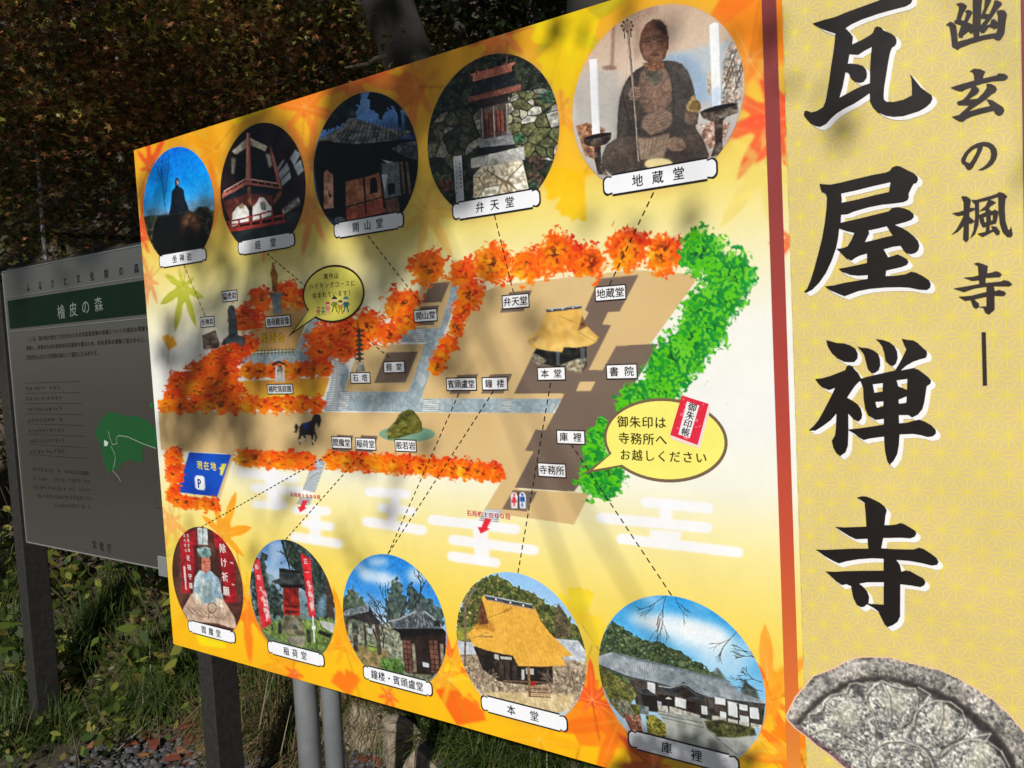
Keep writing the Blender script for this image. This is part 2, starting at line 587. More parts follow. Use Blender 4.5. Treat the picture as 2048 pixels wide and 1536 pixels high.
LEAVES = [  # kind, picture centre, size m, rotation deg, ink, strength
    ('m', (352, 296), .15, 100, (255, 150, 0), .55), ('m', (300, 335), .13, 40, (235, 60, 20), .8), ('m', (285, 470), .17, 75, (235, 60, 20), .85),
    ('m', (430, 300), .17, 200, (255, 150, 0), .7), ('m', (438, 400), .15, 150, (250, 110, 0), .75), ('g', (470, 250), .16, 60, (255, 215, 0), .7),
    ('m', (610, 215), .2, 70, (240, 100, 30), .6), ('m', (620, 330), .16, 120, (235, 110, 40), .6), ('m', (625, 420), .15, 200, (225, 110, 60), .55),
    ('m', (700, 165), .2, 50, (225, 80, 40), .6), ('m', (835, 175), .2, 160, (215, 90, 40), .6), ('g', (860, 170), .15, 90, (250, 170, 40), .6),
    ('m', (855, 420), .14, 300, (245, 170, 60), .45), ('m', (1010, 70), .17, 170, (215, 90, 50), .65), ('m', (1130, 62), .19, 60, (190, 180, 20), .75),
    ('m', (1118, 225), .12, 215, (250, 140, 20), .7), ('g', (1128, 250), .13, 265, (255, 180, 20), .8), ('g', (1170, 345), .10, 215, (255, 190, 0), .8),
    ('g', (1200, 40), .16, 190, (255, 215, 0), .7), ('g', (1475, -60), .20, 285, (252, 120, 10), .95), ('g', (1560, -40), .14, 262, (255, 140, 10), .95),
    ('m', (1545, 235), .14, 190, (240, 80, 40), .85), ('m', (1500, 120), .13, 250, (240, 140, 60), .5), ('m', (1530, 330), .14, 230, (240, 215, 100), .5),
    ('m', (368, 575), .155, 245, (168, 176, 30), .8), ('m', (300, 560), .13, 200, (235, 120, 70), .6), ('g', (338, 700), .05, 70, (250, 160, 20), .9),
    ('m', (530, 470), .08, 260, (220, 110, 60), .6), ('m', (447, 1068), .165, 60, (255, 150, 15), .85), ('m', (345, 1040), .14, 240, (250, 150, 70), .6),
    ('m', (360, 1090), .15, 255, (200, 190, 60), .5), ('m', (345, 1290), .22, 100, (255, 170, 0), .6), ('g', (400, 1290), .14, 60, (255, 225, 0), .7),
    ('m', (493, 1210), .19, 270, (250, 110, 10), .8), ('m', (500, 1185), .10, 190, (255, 170, 20), .7), ('m', (560, 1330), .17, 290, (255, 150, 0), .6),
    ('m', (590, 1345), .06, 260, (250, 80, 20), .9), ('m', (690, 1290), .17, 100, (255, 150, 0), .75), ('m', (672, 1240), .14, 300, (255, 170, 20), .6),
    ('g', (700, 1392), .075, 105, (252, 120, 10), .95), ('m', (780, 1390), .055, 245, (250, 90, 20), .9), ('m', (880, 1350), .085, 330, (250, 80, 20), .9),
    ('m', (905, 1320), .10, 60, (250, 90, 20), .85), ('g', (915, 1450), .10, 75, (250, 100, 10), .95), ('m', (900, 1360), .2, 110, (255, 200, 20), .6),
    ('g', (1160, 1490), .17, 65, (255, 130, 10), .9), ('m', (1080, 1480), .18, 100, (255, 165, 0), .65), ('g', (1165, 1250), .085, 120, (250, 205, 40), .9),
    ('g', (1185, 1290), .07, 60, (250, 205, 40), .8), ('m', (1240, 1440), .18, 200, (250, 110, 10), .8), ('m', (1185, 1400), .10, 90, (250, 90, 30), .9),
    ('m', (1535, 1375), .13, 90, (255, 150, 40), .8), ('m', (1540, 1400), .11, 200, (250, 110, 20), .9), ('m', (1520, 1480), .19, 120, (255, 165, 20), .6),
    ('m', (1590, 1520), .1, 190, (255, 120, 20), .9), ('g', (1600, 1505), .06, 100, (255, 130, 10), .95), ('m', (1310, 1530), .1, 150, (190, 60, 30), .8),
    ('m', (1585, 480), .05, 230, (245, 90, 40), .9), ('m', (1595, 235), .12, 175, (245, 80, 40), .85), ('m', (1440, 1500), .2, 60, (255, 190, 40), .5)]

def paint_base(cv):
    X, Z = np.meshgrid(cv.xs, cv.zs)
    cv.C[:] = base_colour(X, Z)
    for n_, (k, p, r, rot, ink_, a) in enumerate(LEAVES):
        c = B1(*p)
        # leaf sizes were noted as if printed on a flat sheet of this height
        r = r * 0.82
        P = maple(c, r, R(rot), 7) if k == 'm' else ginkgo(c, r, R(rot))
        cv.poly(P, [ink_, tuple(min(255, int(q * 1.06 + 8)) for q in ink_)], a, 0.5, 14, board=True)
        if k == 'm':
            for q in range(-3, 4):
                an = R(rot) + q * (math.pi * 1.55 / 6)
                w_ = 0.0012
                d = np.array([math.cos(an), math.sin(an)]); n = np.array([-d[1], d[0]]) * w_
                e = c + d * r * 0.75
                cv.poly([c - n, c + n, e], (255, 225, 140), 0.45, 0.4, board=True)
        st = R(rot) + math.pi + 0.15
        d = np.array([math.cos(st), math.sin(st)]); n = np.array([-d[1], d[0]]) * 0.0017
        cv.poly([c - n, c + n, c + d * r * 0.9 + n, c + d * r * 0.9 - n], tuple(int(q * .8) for q in ink_), a * 0.8, 0.4, board=True)

xs_ = np.concatenate([cols_px(200, 1640, 3.0)])
xs_ = xs_[(xs_ > 0.0) & (xs_ < 1.676)]
xs_ = np.concatenate([[0.0], xs_, [1.677]])
cv = Canvas('printed_sheet', xs_, np.linspace(BZ1, BZ0, 460))
paint_base(cv)
# soft glow round every photo
PHOTO = [((289, 415), (428, 390), (357, 293)), ((442, 367), (610, 347), (532, 243)), ((627, 320), (837, 303), (745, 180)), ((855, 290), (1120, 223), (1010, 101)),
         ((1144.5, 187.5), (1488, 146), (1343, 3)), ((346, 1129), (488, 1207), (402.5, 1053)), ((500, 1151), (672, 1234), (566, 1078)),
         ((686, 1198), (894, 1257), (768, 1107)), ((913, 1246), (1174, 1316), (1018, 1143)), ((1198.5, 1304), (1531, 1389), (1324, 1188))]
PR = 0.1488
CIRC = []
for l_, r_, t_ in PHOTO:
    CIRC.append(((B1(*l_)[0] + B1(*r_)[0]) / 2, B1(*t_)[1] - PR))
for cx_, cz_ in CIRC:
    t = np.linspace(0, 2 * math.pi, 40)
    cv.poly(np.stack([cx_ + (PR + .004) * np.cos(t), cz_ + (PR + .004) * np.sin(t)], 1), (214, 170, 96), 0.45, 3.0, board=True)
cv.build(1, sign)

# ---- the map
mx = cols_px(300, 1530, 1.8)
mx = mx[(mx > 0.012) & (mx < 1.63)]
cv = Canvas('map_print', mx, np.linspace(1.50, 0.60, 570))
paint_base(cv)
WH = (252, 252, 255)
for p0, p1, th, so_ in (((483, 945), (590, 957), 17, 2), ((510, 975), (620, 983), 17, 2), ((512, 1008), (568, 1010), 16, 2), ((546, 950), (552, 1005), 30, 2),
                   ((593, 1019), (655, 1022), 18, 1.5), ((612, 1046), (662, 1053), 18, 1.5), ((590, 1073), (678, 1087), 19, 1.5), ((630, 1020), (632, 1075), 24, 1.5),
                   ((740, 983), (813, 988), 19, 1.2), ((765, 1015), (825, 1023), 18, 1.2), ((735, 1043), (845, 1060), 20, 1.2), ((794, 985), (785, 1045), 18, 1.2),
                   ((866, 1039), (1032, 1058), 20, .8), ((907, 1079), (1069, 1100), 20, .8), ((905, 1112), (992, 1125), 20, .8), ((961, 1050), (965, 1115), 30, .8),
                   ((1293, 1004), (1417, 1016), 21, .6), ((1203, 1035), (1415, 1055), 21, .6), ((1244, 1077), (1477, 1104), 21, .6), ((1333, 1010), (1332, 1045), 26, .6)):
    cv.bar(p0, p1, th, WH, 0.95, so_)
cv.poly(PX(1300, 1058, 1364, 1064, 1360, 1086, 1302, 1080), WH, .95, .6)
TAN, TAN2 = (226, 194, 138), (221, 186, 128)
ROOF = (120, 101, 88)
def tans(cv_, sl_):
    n = noise(sl_[0].stop - sl_[0].start, sl_[1].stop - sl_[1].start, 30, 5)[..., None]
    return np.array(TAN) * n + np.array(TAN2) * (1 - n)
for P in ([318, 822, 1112, 826, 1037, 978, 1180, 986, 1149, 1049, 967, 1023, 1008, 955, 650, 922, 470, 905, 437, 1000, 430, 1000, 455, 907, 322, 900],
          [930, 600, 1000, 570, 1270, 540, 1400, 550, 1300, 690, 1245, 790, 1125, 797, 843, 797, 860, 740],
          [720, 690, 858, 688, 822, 783, 690, 783], [846, 565, 918, 557, 880, 657, 807, 660]):
    cv.poly(PX(*P), tans)
cv.poly(PX(516, 616, 625, 611, 593, 700, 488, 704), (214, 168, 104))
cv.poly(PX(480, 762, 661, 755, 649, 794, 473, 797), [(250, 175, 60), (255, 200, 50), (235, 160, 60)], sc=12)
STONE = [(158, 176, 184), (176, 192, 198), (166, 184, 192), (186, 198, 202)]
def stones(P):
    r = cv.mask(P)
    if r is None: return
    sl_, al = r
    h, w = al.shape
    rs = np.random.default_rng(int(h * 7 + w))
    X, Z = np.meshgrid(cv.xs[sl_[1]], cv.zs[sl_[0]])
    n = max(int(np.ptp(X) * np.ptp(Z) / 0.00020), 6)
    sx = rs.uniform(X.min(), X.max(), n); sz = rs.uniform(Z.min(), Z.max(), n)
    d1 = np.full(X.shape, 9.0); d2 = d1.copy(); wh = np.zeros(X.shape, int)
    for k in range(n):
        d = np.hypot(X - sx[k], Z - sz[k])
        near = d < d1
        d2 = np.where(near, d1, np.minimum(d2, d)); wh = np.where(near, k, wh); d1 = np.minimum(d1, d)
    cc = np.array(STONE, float)[rs.integers(0, 4, n)][wh]
    edge = np.clip((d2 - d1) / 0.0035, 0, 1)[..., None]
    paint = cc * (0.62 + 0.38 * edge) + np.array((104, 124, 134)) * 0.38 * (1 - edge)
    cv.C[sl_] = cv.C[sl_] * (1 - al[..., None]) + paint * al[..., None]
for P in ([655, 783, 820, 783, 842, 797, 1125, 797, 1106, 826, 650, 822], [905, 560, 930, 557, 918, 592, 880, 690, 843, 797, 818, 783, 850, 690, 880, 655, 898, 600],
          [805, 660, 880, 656, 866, 684, 803, 684], [481, 709, 593, 700, 665, 720, 660, 735, 480, 728], [625, 631, 640, 640, 610, 690, 597, 690], [686, 712, 700, 745, 680, 822, 655, 822]):
    stones(PX(*P))
for P in ([774, 705, 837, 703, 812, 765, 749, 766], [861, 567, 901, 563.5, 884, 604, 846, 606], [843, 613.6, 879.4, 610.6, 868.5, 650, 825.7, 650.7],
          [1020, 584, 1065, 580.6, 1048, 622, 1000, 626], [916, 750, 957.6, 748, 940.5, 787, 899, 787.4], [981, 749, 1026, 747, 1007.6, 787, 963, 787],
          [1199, 557, 1278, 550, 1240, 623, 1217, 624, 1205, 649, 1223, 650, 1178, 740, 1206, 740, 1233, 692, 1318, 687, 1250, 800, 1215, 880, 1180, 940, 1149, 983, 1030, 975, 1068, 902, 1051, 901, 1072, 859, 1092, 860, 1130, 787, 1029, 787, 1066, 709, 1130, 690, 1160, 660, 1178, 625, 1171, 620],
          [1027, 980, 1075, 983, 1054, 1023, 1005, 1018], [676, 869, 708, 871, 700, 905, 664, 900], [724, 870, 757, 872, 746, 905, 711, 903]):
    cv.poly(PX(*P), [ROOF, (126, 107, 93)], sc=25)
cv.poly(PX(1161, 763, 1192, 762.5, 1182, 782, 1153, 782), TAN)
def stairs(q, n):
    q = PX(*q)
    cv.poly(q, (225, 230, 232))
    for k in range(n + 1):
        t = k / n
        cv.line([q[0] + (q[3] - q[0]) * t, q[1] + (q[2] - q[1]) * t], 1.2, (84, 98, 108), 0.85)
stairs((598, 688, 592, 701, 666, 721, 681, 711), 26); stairs((669, 721, 688, 723, 673, 821, 651, 821), 28); stairs((681, 784, 702, 783, 695, 821, 677, 821), 10)
stairs((832, 657, 853, 656, 848, 683, 827, 683), 7); stairs((839, 740, 831, 757, 846, 777, 856, 757), 7); stairs((849, 799, 880, 798, 877, 823, 844, 823), 6)
stairs((1007.6, 798, 1026, 798, 1020, 823, 1003, 823), 7); stairs((628, 920, 654, 920, 631, 984, 607, 978), 22); stairs((601.5, 995, 626, 995, 620, 1009, 595, 1007), 5)
stairs((971, 1017, 1005, 1020, 997, 1043, 959, 1040), 6)
for k in range(2): cv.line(PX(488, 703 + 5 * k, 590, 699 + 5 * k), 1.6, (96, 110, 60))
for k in range(15): cv.line(PX(489 + 7 * k, 699 - .25 * k, 488.5 + 7 * k, 713 - .25 * k), 1.5, (88, 96, 52))
# parking place
cv.poly(PX(455, 907, 470, 906, 440, 1002, 430, 1002), TAN)
cv.poly(M4(325, 510, 672, 528, 555, 875, 220, 835), [(12, 66, 186), (16, 84, 200)], sc=30)

# tree masses of the map
AUT = [(255, 190, 40), (254, 160, 16), (253, 136, 10), (252, 112, 8), (248, 92, 10), (236, 64, 14), (210, 42, 16)]
GRN = [(0, 120, 40), (30, 160, 40), (90, 200, 20), (20, 140, 50), (110, 210, 40), (0, 150, 60)]
def clump(c, r, pal, seed, ry=None, rag=0.42):
    ry = ry or r
    q = cv.ij(np.array([[c[0] - r * 1.25, c[1] - ry * 1.25], [c[0] + r * 1.25, c[1] + ry * 1.25], [c[0] - r * 1.25, c[1] + ry * 1.25], [c[0] + r * 1.25, c[1] - ry * 1.25]]))
    i0, i1 = max(int(q[:, 0].min()), 0), min(int(q[:, 0].max()) + 1, cv.w)
    j0, j1 = max(int(q[:, 1].min()), 0), min(int(q[:, 1].max()) + 1, cv.h)
    if i1 - i0 < 4 or j1 - j0 < 4: return
    cb = B1(*c); rx_ = abs(B1(c[0] + r, c[1])[0] - B1(c[0] - r, c[1])[0]) / 2; rz_ = abs(B1(c[0], c[1] + ry)[1] - B1(c[0], c[1] - ry)[1]) / 2
    X, Z = np.meshgrid((cv.xs[i0:i1] - cb[0]) / rx_, (cv.zs[j0:j1] - cb[1]) / rz_)
    h, w = X.shape
    d = np.hypot(X, Z)
    n1, n2, n3, n4 = noise(h, w, 1.3, seed), noise(h, w, 3.2, seed + 1), noise(h, w, 7, seed + 2), noise(h, w, 1.0, seed + 3)
    al = np.clip((1.0 - d + rag * (n2 - .5) + 0.36 * (n1 - .5)) * 9, 0, 1)
    al *= np.clip(1.25 - np.clip(d - .55, 0, 1) * (n4 > .72) * 3, 0, 1)
    v = np.clip(.45 * n3 + .30 * n2 + .34 * (X * .6 + Z * .5 + .5) - 0.08 + (n1 - .5) * .30, 0, .999) * (len(pal) - 1)
    k = v.astype(int); f = (v - k)[..., None]
    f = np.clip((f - .5) * 3 + .5, 0, 1)
    pc = np.array(pal, float)
    paint = pc[k] * (1 - f) + pc[k + 1] * f
    dark = (np.clip(.62 - d, 0, 1) * 1.5 * (n1 > .70))[..., None]
    dark = np.clip(dark, 0, .75)
    paint = paint * (1 - dark) + np.array((70, 24, 10) if pal is not GRN else (0, 66, 40)) * dark
    lite = (np.clip(.75 - d, 0, 1) * (n4 > .78))[..., None]
    paint = paint * (1 - lite * .8) + np.array((252, 196, 60) if pal is not GRN else (120, 225, 40)) * lite * .8
    a_ = al[..., None]
    cv.C[j0:j1, i0:i1] = cv.C[j0:j1, i0:i1] * (1 - a_) + paint * a_
sd = 100
def hedge(p0, p1, th, n):
    global sd
    for k in range(n):
        t = (k + .5) / n
        sd += 5
        clump((p0[0] + (p1[0] - p0[0]) * t, p0[1] + (p1[1] - p0[1]) * t), max(th * .62, abs(p1[0] - p0[0]) / n * .75), AUT[(k % 3):], sd, th * .62, 0.3)
for x_, y_, r_ in ((573, 587, 32), (522, 600, 27), (493, 637, 34), (600, 600, 20), (651, 684, 42), (690, 660, 30), (734, 655, 37), (780, 668, 28), (690, 700, 26), (720, 680, 22), (640, 705, 24),
                   (805, 609, 40), (859, 535, 40), (812, 640, 28), (1178, 525, 40), (1054, 533, 40), (925, 545, 32), (986, 528, 45), (1115, 508, 48), (1327, 505, 43), (1256, 500, 50), (942, 589, 32),
                   (925, 622, 22), (912, 655, 21), (898, 688, 21), (884, 712, 20), (873, 732, 19), (500, 690, 22), (478, 700, 24),
                   (461, 708, 30), (432, 725, 30), (405, 745, 32), (363, 768, 32), (400, 778, 34), (432, 760, 34), (456, 740, 30), (462, 778, 26), (440, 790, 26), (345, 797, 24)):
    sd += 5
    clump((x_, y_), r_, (AUT[(sd // 5) % 2:] if x_ > 800 else AUT[1 + (sd // 5) % 3:]), sd)
hedge((485, 742), (662, 738), 32, 7); hedge((322, 810), (648, 808), 31, 12); hedge((478, 916), (626, 922), 34, 6); hedge((655, 918), (1005, 945), 38, 12)
hedge((352, 905), (348, 960), 34, 3); hedge((350, 975), (345, 1000), 26, 2); hedge((348, 1002), (437, 1010), 26, 5)
for x_, y_, r_ in ((1403, 503, 52), (1464, 553, 56), (1442, 600, 50), (1408, 622, 50), (1415, 660, 46), (1373, 700, 58), (1385, 680, 40), (1332, 749, 50), (1345, 720, 46), (1320, 779, 44), (1275, 792, 34), (1251, 806, 24),
                   (1195, 870, 22), (1205, 850, 16), (1190, 900, 28), (1200, 925, 30), (1198, 960, 46), (1222, 945, 34)):
    sd += 5
    clump((x_, y_), r_, GRN, sd)
# little pictures on the map
cv.ell((815, 868), 56, 16, (126, 168, 140))
rk = M5(295, 350, 330, 300, 380, 250, 400, 205, 430, 180, 480, 158, 520, 165, 560, 210, 590, 260, 600, 330, 560, 350, 480, 370, 400, 395, 320, 405)
cv.poly(rk, [(66, 68, 20), (116, 112, 36), (150, 146, 80), (90, 92, 24), (60, 56, 26)], sc=2.2)
cv.poly(M5(330, 330, 400, 250, 380, 360), (58, 56, 18), .5, 1.5); cv.poly(M5(500, 200, 560, 250, 520, 340), (170, 160, 84), .5, 2)
cv.poly(M1(430, 905, 540, 860, 580, 980, 560, 1010, 440, 1020), [(60, 48, 44), (130, 112, 100), (84, 66, 56), (170, 150, 140)], sc=3)
cv.poly(M1(640, 700, 650, 668, 672, 655, 692, 664, 712, 720, 722, 900, 790, 925, 770, 1000, 700, 960, 590, 985, 605, 940, 650, 900), [(44, 50, 56), (70, 76, 82), (104, 106, 108)], sc=3)
cv.poly(M1(1010, 285, 1022, 330, 1036, 370, 1052, 410, 1048, 470, 1044, 545, 1008, 545, 1000, 440, 990, 400, 1002, 350), [(120, 76, 20), (186, 130, 56), (150, 96, 36)], sc=2.5)
cv.ell(M1(1015, 305)[0], 3.2, 5, (150, 100, 40))
cv.poly(M1(1002, 575, 1080, 572, 1082, 722, 1012, 735), [(110, 120, 122), (150, 160, 160)], sc=4); cv.poly(M1(985, 555, 1085, 548, 1090, 585, 988, 595), [(84, 92, 90), (140, 146, 140)], sc=2)
for k in range(7):
    y_ = 850 + k * 38
    cv.poly(M1(1690 - k, y_ + 18, 1716, y_, 1750 + k * 1.5, y_ + 14, 1745 + k, y_ + 26, 1697 - k, y_ + 28), [(40, 34, 30), (70, 64, 58)], sc=2)
cv.line(M1(1708, 795, 1712, 860), 1.5, (90, 40, 20)); cv.line(M1(1716, 850, 1722, 1120), 5, (60, 52, 46)); cv.poly(M1(1702, 1120, 1752, 1118, 1768, 1185, 1765, 1200, 1690, 1205), [(110, 106, 100), (170, 168, 160)], sc=2)
cv.poly(M1(1032, 1150, 1100, 1148, 1108, 1280, 1030, 1288), [(60, 44, 36), (150, 96, 60), (220, 216, 210)], sc=3); cv.poly(M1(1032, 1150, 1045, 1150, 1048, 1280, 1030, 1285), (236, 234, 228)); cv.poly(M1(1090, 1150, 1102, 1150, 1110, 1280, 1094, 1282), (236, 234, 228))
cv.poly(M1(1000, 1140, 1058, 1110, 1118, 1136, 1110, 1150, 1060, 1128, 1012, 1156), (40, 40, 42)); cv.poly(M1(1030, 1240, 1108, 1240, 1110, 1285, 1030, 1288), (226, 226, 222), .85)
# main hall picture
cv.poly(M2(1500, 1060, 1530, 1010, 1940, 990, 1945, 1150, 1900, 1210, 1700, 1165, 1490, 1110), [(26, 26, 26), (60, 56, 50), (20, 24, 26)], sc=3)
cv.poly(M2(1490, 1110, 1500, 1050, 1540, 1060, 1620, 1110, 1560, 1150), [(150, 140, 120), (90, 84, 70), (190, 180, 160)], sc=1.5); cv.poly(M2(1720, 1150, 1850, 1100, 1945, 1090, 1900, 1212, 1780, 1190), [(150, 136, 104), (84, 78, 60), (206, 196, 170)], sc=1.5)
cv.poly(M2(1615, 712, 1892, 680, 1912, 770, 1945, 830, 2040, 918, 2020, 960, 1960, 990, 1860, 1005, 1755, 1000, 1740, 1042, 1620, 1030, 1490, 1002, 1452, 935, 1540, 870), [(232, 184, 88), (244, 204, 116), (224, 172, 84)], sc=6)
cv.poly(M2(1905, 740, 1945, 830, 1870, 868, 1890, 800), [(90, 60, 40), (140, 100, 60)], sc=2); cv.line(M2(1620, 703, 1892, 672), 6, (56, 60, 66)); cv.line(M2(1620, 692, 1892, 662), 2, (190, 200, 206))
for k in range(3): cv.ell(M2(1660 + 85 * k, 697 - 10 * k)[0], 1.6, 1.6, (240, 240, 240))
cv.line(M2(1700, 740, 1900, 820), 1, (120, 90, 50), .7); cv.line(M2(1880, 880, 2020, 960), 1, (120, 90, 50), .7); cv.poly(M2(1450, 940, 1560, 900, 1530, 960, 1480, 985), [(150, 120, 80), (210, 170, 100)], .7, 1, 1.5)
for P in (M2(1690, 1030, 1720, 1030, 1722, 1150, 1695, 1150), M2(1890, 1010, 1930, 1005, 1930, 1120, 1892, 1120)):
    cv.poly(P, (150, 160, 168), .5, .5)
# dark horse with a blue saddle cloth
HB = (44, 40, 44)
cv.poly(M4(1225, 310, 1245, 275, 1300, 262, 1325, 250, 1345, 205, 1370, 195, 1400, 205, 1408, 245, 1395, 300, 1385, 310, 1370, 262, 1352, 300, 1355, 345, 1345, 375, 1290, 365, 1240, 380, 1225, 350), HB)
for P in (M4(1228, 350, 1250, 350, 1238, 400, 1240, 445, 1228, 445, 1218, 400), M4(1258, 360, 1275, 360, 1285, 400, 1275, 425, 1268, 400), M4(1325, 360, 1345, 360, 1342, 400, 1345, 450, 1332, 450, 1326, 400), M4(1345, 345, 1362, 345, 1375, 385, 1358, 425, 1350, 420, 1362, 385)):
    cv.poly(P, HB)
cv.poly(M4(1225, 300, 1200, 270, 1188, 300, 1195, 335, 1178, 345, 1205, 352, 1215, 325), HB); cv.poly(M4(1255, 270, 1305, 262, 1310, 300, 1290, 325, 1262, 310), (36, 60, 130))
for P in (M4(1226, 405, 1238, 405, 1238, 430, 1228, 430), M4(1270, 395, 1280, 395, 1275, 415, 1268, 412), M4(1330, 405, 1342, 405, 1342, 430, 1332, 430)):
    cv.poly(P, (240, 240, 240))
# arrows, parking sign, wash-room sign
for P in (M4(1255, 898, 1300, 903, 1272, 958, 1292, 964, 1235, 1002, 1212, 952, 1236, 955), M5(1110, 1048, 1166, 1055, 1128, 1128, 1152, 1136, 1075, 1176, 1048, 1120, 1080, 1122)):
    cv.poly(P, (232, 44, 60))
cv.poly(M4(385, 698, 440, 704, 452, 722, 456, 800, 448, 820, 395, 815, 376, 800, 370, 718), (245, 248, 252)); cv.poly(M4(590, 605, 632, 602, 596, 700, 578, 695), (246, 234, 90)); cv.poly(M4(565, 642, 600, 620, 595, 655), (246, 234, 90))
for x_, cc in ((1348, (224, 60, 80)), (1416, (30, 90, 176))):
    cv.poly(M5(x_ - 26, 860, x_ - 12, 838, x_ + 14, 838, x_ + 28, 868, x_ + 26, 968, x_ - 22, 965), (248, 248, 250))
    cv.ell(M5(x_, 856)[0], 2.6, 3, cc)
    if x_ == 1348:
        cv.poly(M5(x_ - 10, 872, x_ + 10, 872, x_ + 22, 915, x_ + 14, 925, x_ - 14, 925, x_ - 22, 912), cc)
    else:
        cv.poly(M5(x_ - 20, 872, x_ + 20, 872, x_ + 22, 915, x_ + 12, 915, x_ - 12, 915, x_ - 20, 910), cc)
    cv.poly(M5(x_ - 9, 920, x_ - 2, 920, x_ - 2, 958, x_ - 9, 958), cc); cv.poly(M5(x_ + 2, 920, x_ + 9, 920, x_ + 9, 958, x_ + 2, 958), cc)
cv.line(M5(1384, 842, 1386, 965), 2.6, (30, 30, 34))
cv.build(2, sign)

# ---- dashed leader lines
def dashed(p0, p1, wpx=2.4, dash=10.5, gap=6.5):
    p0, p1 = np.array(p0, float), np.array(p1, float)
    b0, b1 = B([p0])[0], B([p1])[0]
    L = np.hypot(*(b1 - b0)); d = (b1 - b0) / L; n = np.array([-d[1], d[0]]) * 0.0012
    out, t, da, ga = [], 0.0, 0.0098, 0.0062
    while t < L:
        e = min(t + da, L)
        out.append([[b0 + d * t + n, b0 + d * e + n, b0 + d * e - n, b0 + d * t - n]])
        t = e + ga
    flat('leader_line', out, 3, (34, 28, 24), sign)
for a_, b_ in (((369, 530), (412, 632)), ((535, 507), (783, 718)), ((737, 472), (846, 611)), ((990, 430), (1028, 585)), ((1308, 385), (1220, 570)), ((405, 1053), (676, 900)),
               ((573, 1078), (727, 905)), ((777, 1108), (921, 782)), ((779, 1105), (988, 782)), ((1037, 1145), (1103, 762)), ((1344, 1190), (1144, 889))):
    dashed(a_, b_)

# ---- name tags
def name_tag(body, cx_, cy_, w, h, gap=''):
    x, z, hx, hz = rect(cx_, cy_, w, h)
    bw = 0.0021
    o = [(x - hx, z - hz), (x + hx, z - hz), (x + hx, z + hz), (x - hx, z + hz)]
    i = [(x - hx + bw, z - hz + bw), (x - hx + bw, z + hz - bw), (x + hx - bw, z + hz - bw), (x + hx - bw, z - hz + bw)]
    t = flat('name_tag', [[i[::-1]]], 5, (250, 250, 252), sign)
    flat('border', [[o, i]], 5.5, (46, 38, 36), t)
    s_ = min(hz * 1.36, hx * 1.78 / max(len(body), 2.4))
    n = len(body)
    pitch = s_ * (1.0 if n > 2 else 1.55)
    letters('lettering', [(c_, x + (k - (n - 1) / 2) * pitch, z, s_, min(hz * 1.30, s_ * 1.35), 0) for k, c_ in enumerate(body)], 6.5, (26, 22, 20), t, 0.016)
for a_ in (('坐禅岩', 416.5, 643.6, 29, 22), ('猛虎岩', 461, 592, 31, 23), ('慈母観音像', 557.6, 643, 51, 24), ('補陀落庭園', 561.7, 778, 52, 21), ('石塔', 722.4, 755.7, 40, 23), ('経堂', 790, 734, 43, 24),
           ('開山堂', 852.6, 631, 47, 26), ('弁天堂', 1032.5, 602.6, 55, 29), ('賓頭盧堂', 924, 768, 61, 27), ('鐘楼', 991, 767, 52, 27), ('本堂', 1104, 747, 57, 28), ('地蔵堂', 1222, 586, 63, 31),
           ('書院', 1244.5, 743, 63, 31), ('庫裡', 1142.7, 874, 57.6, 29), ('寺務所', 1105, 940, 57, 29), ('閻魔堂', 685, 885, 39.5, 25), ('稲荷堂', 733, 887.6, 41, 25), ('般若岩', 812.8, 891, 43.5, 25)):
    name_tag(*a_)
# ---- caption plates with stepped round ends
def plate_outline(x, z, hx, hz):
    r1 = hz * 0.22
    pts = []
    def arc(cx2, cz2, r, a0, a1, n=5):
        for k in range(n + 1):
            a = R(a0 + (a1 - a0) * k / n)
            pts.append((cx2 + r * math.cos(a), cz2 + r * math.sin(a)))
    b = hz * 0.95           # length of the rounded end beyond the shoulder
    # right end, going round anticlockwise from the lower right shoulder
    pts.append((x + hx - b, z - hz)); pts.append((x + hx - b, z - hz + r1))
    arc(x + hx - b * 0.62, z - hz * 0.32, b * 0.62 * 1.0, -75, 0)
    arc(x + hx - b * 0.62, z + hz * 0.32, b * 0.62 * 1.0, 0, 75)
    pts.append((x + hx - b, z + hz - r1)); pts.append((x + hx - b, z + hz))
    pts.append((x - hx + b, z + hz)); pts.append((x - hx + b, z + hz - r1))
    arc(x - hx + b * 0.62, z + hz * 0.32, b * 0.62, 105, 180)
    arc(x - hx + b * 0.62, z - hz * 0.32, b * 0.62, 180, 255)
    pts.append((x - hx + b, z - hz + r1)); pts.append((x - hx + b, z - hz))
    return pts
for body, cx_, cy_, pitch in (('坐禅岩', 366, 516, 1.5), ('経堂', 533, 488, 2.6), ('開山堂', 737, 451, 1.65), ('弁天堂', 991, 410, 1.65), ('地蔵堂', 1317, 355, 1.75), ('閻魔堂', 424, 1262.5, 1.5),
                              ('稲荷堂', 592, 1306, 1.5), ('鐘楼・賓頭盧堂', 795, 1360, 1.06), ('本堂', 1047, 1425, 2.6), ('庫裡', 1364, 1502, 2.6)):
    x, z = B1(cx_, cy_)
    hx, hz = 0.0985, 0.0165
    t = flat('caption_plate', [[plate_outline(x, z, hx + .0019, hz + .0019)]], 5, (24, 22, 30), sign)
    flat('plate_face', [[plate_outline(x, z, hx - .0012, hz - .0012)]], 5.6, (250, 251, 255), t)
    s_ = 0.0205
    n = len(body)
    letters('lettering', [(c_, x + (k - (n - 1) / 2) * s_ * pitch, z, s_, s_ * 1.06, 0) for k, c_ in enumerate(body)], 6.5, (28, 30, 52), t, 0.018, each=pitch > 1.4)

